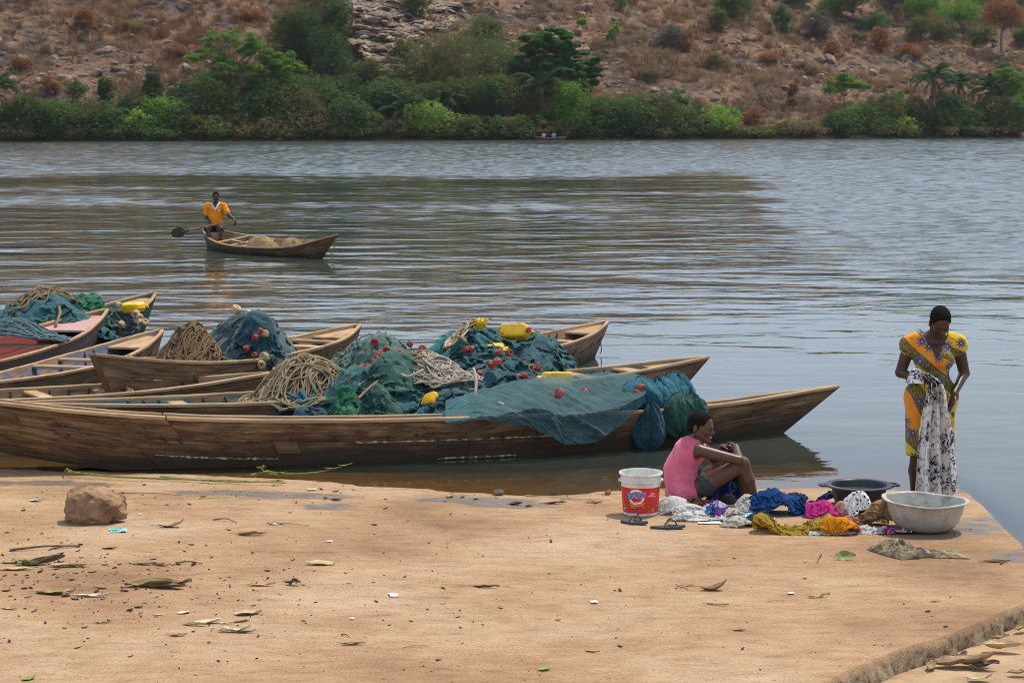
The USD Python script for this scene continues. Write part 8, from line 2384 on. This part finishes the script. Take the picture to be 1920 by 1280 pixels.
leaf(592, 1058, 58, 'tan', 'tan domed leaf lying alone left of the centre', 0.02, -0.9, -0.5, 0.40, stalk=0.1)
leaf(458, 1152, 54, 'tan', 'broad tan leaf in the lower left group', 0.35, 0.7, 0.3, 0.5)
leaf(380, 1168, 60, 'pale', 'pale torn leaf in the lower left group', 0.2, 0.7, 0.5, 0.34)
leaf(360, 1172, 50, 'tan', 'tan rolled leaf below the pale torn one', -0.1, 1.2, 0.4, 0.26)
leaf(430, 1184, 68, 'pale', 'pale curled leaf with a toothed edge at the lower left', -0.05, 0.9, 0.8, 0.26, wav=0.06)
leaf(455, 1186, 40, 'olive', 'olive leaf tip lying under the pale toothed one', 0.1, 0.8, 0.6, 0.3)
leaf(340, 1150, 26, 'pale', 'small pale leaf flake left of the broad tan leaf', 0.5, 0.4, 0.4, 0.5, stalk=0)
leaf(295, 1153, 30, 'pale', 'thin pale sliver of leaf in the lower left group', 0.0, 0.3, 0.2, 0.14, stalk=0)
leaf(420, 1169, 24, 'pale', 'short pale straw left of the rolled stalk', 0.0, 0.3, 0.1, 0.16, stalk=0)
leaf(448, 1166, 34, 'brown', 'small brown rolled leaf in the lower left group', 0.5, 1.2, 0.2, 0.24)
leaf(328, 1192, 36, 'brown', 'small brown leaf below the pale torn one', -0.05, 0.9, 0.4, 0.3)
leaf(482, 1098, 56, 'tan', 'thin tan leaf left of a dark seed head', 0.0, 0.8, 0.5, 0.18)
leaf(545, 1096, 34, 'dark', 'dark spiky seed head lying on the slab', -0.4, 1.2, 0.6, 0.5, wav=0.14)
leaf(655, 1208, 48, 'brown', 'brown leaf with a dark pebble at the lower middle', -0.06, 0.7, 0.3, 0.26)
leaf(1018, 1256, 24, 'fresh', 'small yellow green leaf at the bottom centre', 0.3, 0.5, 0.4, 0.7)
leaf(1332, 1106, 60, 'brown', 'brown stalked leaf with a tall upturned end, right of the centre', 0.05, 1.0, 1.75, 0.42, stalk=0.6)
leaf(1578, 1049, 42, 'green', 'dusty green leaf standing on its edge before the muddy rag', 0.05, 0.5, 0.3, 0.5, roll=0.9)
leaf(1530, 1120, 44, 'tan', 'small torn tan leaf right of the upturned one', 0.2, 0.9, 0.5, 0.22, wav=0.08)
leaf(1340, 1134, 42, 'olive', 'thin yellowish stalk like leaf below the upturned one', -0.15, 0.8, 0.2, 0.12)
leaf(1384, 1182, 22, 'olive', 'tiny dark and yellow leaf below the stalk like one', -0.1, 0.8, 0.4, 0.35)
leaf(1862, 1053, 50, 'dark', 'flat dark leaf scrap right of the muddy rag', -0.03, 0.6, 0.2, 0.24)
leaf(1750, 1000, 24, 'dark', 'small dark leaf on the wet corner by the basin', 0.0, 0.6, 0.2, 0.3)
leaf(1752, 1128, 20, 'brown', 'small brown twig leaf near the right end of the slab', 0.3, 0.8, 0.2, 0.2)
leaf(905, 1101, 50, 'dark', 'dark splintered bark strip in the middle of the slab', -0.08, 1.1, 0.15, 0.16)
leaf(50, 1274, 32, 'fresh', 'fresh green leaf cut by the bottom edge at the left', 0.8, 0.3, 0.6, 0.5, stalk=0)
leaf(14, 1142, 34, 'tan', 'small tan leaf at the left edge lower down', -0.1, 0.9, 0.3, 0.24)
leaf(188, 1168, 30, 'tan', 'small tan leaf alone in the lower left', 0.0, 0.8, 0.2, 0.2)
leaf(66, 940, 22, 'green', 'pale green scrap of leaf left of the boulder', 0.0, 0.5, 0.2, 0.4)
leaf(843, 932, 26, 'olive', 'wet olive leaf standing at the water edge near the centre', 1.2, 0.8, 1.0, 0.6)
leaf(964, 946, 26, 'dark', 'dark wet leaf at the water edge right of the centre', 0.2, 1.0, 0.4, 0.6)
leaf(990, 950, 16, 'dark', 'small dark wet leaf beside the larger dark one', 0.3, 1.0, 0.4, 0.6)
leaf(1035, 944, 44, 'dark', 'long dark leaf at the water edge left of the bucket', 0.05, 0.9, 0.3, 0.3)
leaf(1110, 943, 30, 'brown', 'brown leaf at the water edge nearest the bucket', 0.0, 0.9, 0.3, 0.3)
leaf(628, 938, 22, 'dark', 'dark wet scrap on the grey stain left of the centre', -0.3, 1.1, 0.5, 0.5)


def low_pt(px, py):
    z = 0.05
    for _ in range(5):
        p = at(px, py, z)
        z = 0.012 + 0.022 * min(max(13.6 - p[1], 0), 60) + 0.012
    return p


for px, py, Lp, c, rz, lab in [(1790, 1246, 120, 'brown', 0.1, 'large brown rolled leaf heaped below the slab edge'), (1745, 1252, 50, 'brown', 1.2, 'brown leaf standing up against the broken slab edge'), (1830, 1250, 70, 'dark', -0.2, 'dark curled leaf right of the large rolled one'), (1870, 1216, 80, 'tan', -0.15, 'long tan leaf below the slab edge at the right'),
                               (1800, 1234, 44, 'dark', 0.9, 'dark leaf end sticking up in the heap below the slab edge'), (1845, 1232, 40, 'brown', 0.5, 'brown leaf scrap behind the dark curled one'), (1825, 1242, 26, 'yellow', 1.3, 'bright yellow leaf tip below the slab edge'), (1830, 1273, 50, 'tan', 0.1, 'tan leaf at the bottom right corner'), (1905, 1262, 46, 'brown', 0.0, 'brown leaf near the bottom right corner'), (1870, 1198, 40, 'brown', 0.3, 'small brown leaf at the top of the lower ground heap'), (1912, 1180, 40, 'olive', 0.8, 'olive leaf at the right edge below the slab')]:
    p = low_pt(px, py); s = p[1] / F; _ls[0] += 1
    obj('fallen_leaf', xf(leaf_mesh(Lp * s, Lp * s * 0.42, 1.0, 0.7, _ls[0], 0.15, 0.05), p, rz=rz), leaf_look[c], smooth=True, label=lab, cat='leaf')

twig_m = look('twig', [(0.3, (0.07, 0.045, 0.028)), (0.7, (0.19, 0.13, 0.085))], scale=20, rough=0.9)


def twig(a, b_, r, label, col=None, mid=0.02, seed=1, cat='twig'):
    A, Bq = G(*a), G(*b_)
    rr_ = np.random.default_rng(seed)
    m_ = (A + Bq) / 2 + np.array([0, rr_.normal() * mid, 0.01])
    p = spline([A + [0, 0, r], m_ + [0, 0, r], Bq + [0, 0, r]], 16)
    return obj('twig', tube(p, np.linspace(r, r * 0.5, 16), 5), col or twig_m, smooth=True, label=label, cat=cat)


straw_m = leaf_look['tan']
twig((18, 1033), (150, 1025), 0.010, 'long dark twig across the heap at the left edge', seed=1)
twig((95, 1030), (150, 1026), 0.006, 'thin twig lying beside the long dark one', seed=2)
twig((400, 975), (444, 980), 0.006, 'straight dark twig below the grey stain', seed=3)
twig((500, 981), (580, 986), 0.008, 'tan stick on a white scrap left of the centre', straw_m, seed=4)
twig((372, 935), (472, 933), 0.005, 'long straw at the edge of the grey stain', straw_m, seed=5)
twig((205, 926), (340, 929), 0.004, 'thin dark straw behind the boulder', seed=6)
twig((1540, 1040), (1532, 1056), 0.006, 'short bent twig left of the green leaf', seed=7)
twig((1275, 1102), (1300, 1096), 0.003, 'thin stalk beside the upturned brown leaf', seed=8)
twig((985, 930), (1130, 940), 0.006, 'long pale reed at the water edge left of the bucket', straw_m, seed=9)
twig((1050, 935), (1145, 938), 0.004, 'thin pale reed near the bucket', straw_m, seed=10)
twig((755, 1214), (806, 1211), 0.004, 'thin straw at the lower middle of the slab', straw_m, seed=11)
twig((640, 1190), (655, 1195), 0.004, 'very short twig above the brown leaf at the lower middle', seed=12)
twig((1270, 1100), (1290, 1106), 0.003, 'hair thin twig left of the upturned leaf', seed=13)
twig((330, 1056), (380, 1058), 0.006, 'crooked dark twig in the left middle', seed=14)
twig((1435, 1128), (1470, 1124), 0.003, 'thin straw right of the stalk like leaf', straw_m, seed=15)

white_s = flat('paper_white', (0.52, 0.50, 0.48), rough=0.5)
for px, py, w, d_, lab, m in [(738, 1116, 20, 22, 'folded white paper scrap left of the centre', white_s), (1114, 1130, 16, 12, 'small white paper scrap below the centre', white_s), (1483, 1113, 14, 9, 'small white paper scrap right of the upturned leaf', white_s), (222, 996, 44, 26, 'green, white and blue plastic wrapper beside the boulder', patches('wrapper_print', [(0.03, 0.30, 0.07), (0.60, 0.68, 0.70), (0.10, 0.42, 0.55), (0.05, 0.36, 0.10)], 24, 0.35)),
                              (518, 982, 36, 18, 'white crumpled paper under the tan stick', white_s), (617, 1016, 16, 7, 'tiny white paper scrap left of the centre', white_s), (585, 919, 24, 12, 'white plastic scrap on the wet stain', white_s), (62, 939, 20, 10, 'pale wrapper scrap left of the boulder', white_s), (262, 965, 10, 6, 'tiny white scrap right of the boulder', white_s), (660, 1161, 10, 6, 'tiny pale scrap at the lower middle', white_s)]:
    flat_piece('litter', px, py, w * 0.68, d_ * 1.1, m, lab, 'litter', 0.006, int(px) % 50 + 3, rz=0.2, cr=0.016)

# pebbles and crumbs strewn over the slab
r_ = np.random.default_rng(99)
ms = []
crumb = trimesh.creation.icosphere(0, 1.0); cv, cf = np.array(crumb.vertices), np.array(crumb.faces)
cnt = 0
while cnt < 1700:
    px, py = (r_.uniform(0, 1920), 890 + 390 * r_.uniform() ** 1.1) if r_.uniform() < 0.55 else (abs(r_.normal()) * 420, r_.normal() * 60 + 1075)
    if not (0 <= px <= 1920 and 905 < py < 1285):
        continue
    p = G(px, py)
    if p[0] > np.interp(p[1], _ey, _ex) - 0.06 or p[1] > np.interp(p[0], _sx, _sy) - 0.1:
        continue
    s = np.exp(r_.normal(-6.15, 0.45))
    ms.append(xf((cv * (1 + 0.3 * r_.normal(size=cv.shape)), cf), p + [0, 0, s * 0.3], rz=r_.uniform(0, 6), sc=(s * r_.uniform(0.8, 2.2), s, s * 0.7))); cnt += 1
obj('scattered_crumbs', join(ms), look('crumbs', [(0.0, (0.075, 0.05, 0.03)), (0.35, (0.17, 0.105, 0.06)), (0.7, (0.34, 0.225, 0.14)), (1.0, (0.5, 0.38, 0.26))], scale=1, rough=0.9, island=1.5), kind='stuff')
ms = []
for i in range(420):                                                     # bits of leaf and straw
    px, py = (abs(r_.normal()) * 380, r_.normal() * 55 + 1085) if i < 240 else ((r_.uniform(0, 1250), 925 + r_.normal() * 12) if i < 330 else (r_.uniform(0, 1900), r_.uniform(950, 1270)))
    if not (0 <= px <= 1900 and 908 < py < 1285):
        continue
    p = G(px, py)
    if p[0] > np.interp(p[1], _ey, _ex) - 0.06 or p[1] > np.interp(p[0], _sx, _sy) - 0.03:
        continue
    L = np.exp(r_.normal(-3.6, 0.5))
    ms.append(xf(leaf_mesh(L, L * r_.uniform(0.08, 0.4), 0.8, 0.6, i, 0), p, rz=r_.uniform(0, 6.28)))
obj('leaf_crumbs', join(ms), look('leaf_bits', [(0.0, (0.05, 0.03, 0.018)), (0.5, (0.20, 0.125, 0.06)), (0.8, (0.42, 0.30, 0.16)), (1.0, (0.60, 0.5, 0.3))], scale=1, rough=0.85, island=1.5), kind='stuff')

# ---- water weed at the edge
stem_m = look('weed_stem', [(0.3, (0.14, 0.15, 0.025)), (0.7, (0.30, 0.27, 0.06))], scale=12, rough=0.5)
wl = leaf_look['green']


def weed(label, pts_, r, seed, leaves_n=10, Lp=0.06):
    rr_ = np.random.default_rng(seed)
    t = thing('water_weed', label, 'plant')
    P = spline([at(px, py, z) for px, py, z in pts_], 50)
    obj('stem', tube(P, np.linspace(r, r * 0.6, 50), 6), stem_m, t, smooth=True)
    for i in range(leaves_n):
        q = P[rr_.integers(4, 50)]
        L = Lp * rr_.uniform(0.6, 1.3)
        m = xf(leaf_mesh(L, L * 0.3, 0.5, 0.8, seed * 20 + i, 0.1), q, rz=rr_.uniform(0, 6.28))
        obj('leaf', m, leaf_look['fresh'] if i % 3 else leaf_look['olive'], t, smooth=True)
    return t


weed('long yellow green weed stalks lying along the water edge', [(128, 884, 0.06), (200, 892, 0.05), (300, 897, 0.045), (420, 900, 0.045), (535, 905, 0.05)], 0.010, 3, 12)
weed('second weed stalk lying alongside the long one at the water edge', [(300, 893, 0.04), (380, 900, 0.045), (460, 903, 0.045), (532, 901, 0.05)], 0.009, 4, 9)
weed('floating weed sprig with a raised branching tip in the shallows', [(470, 890, 0.02), (500, 884, 0.03), (545, 888, 0.03), (600, 884, 0.04), (640, 874, 0.08), (660, 868, 0.12)], 0.007, 5, 7, 0.08)
weed('short weed shoot curling up beside the floating sprig', [(520, 890, 0.02), (498, 884, 0.03), (488, 877, 0.07), (494, 872, 0.10)], 0.006, 6, 5, 0.07)
weed('small weed shoot bent over at the water edge near the boulder', [(150, 888, 0.04), (138, 884, 0.07), (126, 880, 0.09), (122, 884, 0.05)], 0.007, 7, 3, 0.06)
for px, py, s, lab in ((935, 928, 0.055, 'pale round pebble at the water edge in the middle'), (1140, 927, 0.035, 'small dark pebble at the water edge by the bucket'), (342, 1116, 0.03, 'grey pebble at the tip of the flat olive leaf')):
    px_ = px if px != 342 else 122
    p = G(px_, py if px != 342 else 1117)
    obj('pebble', xf(rock_mesh(px, 2, 0.75), p + [0, 0, s * 0.5], rz=1.0, sc=s), st_m if px == 1140 else rock_m, smooth=40, label=lab, cat='pebble')
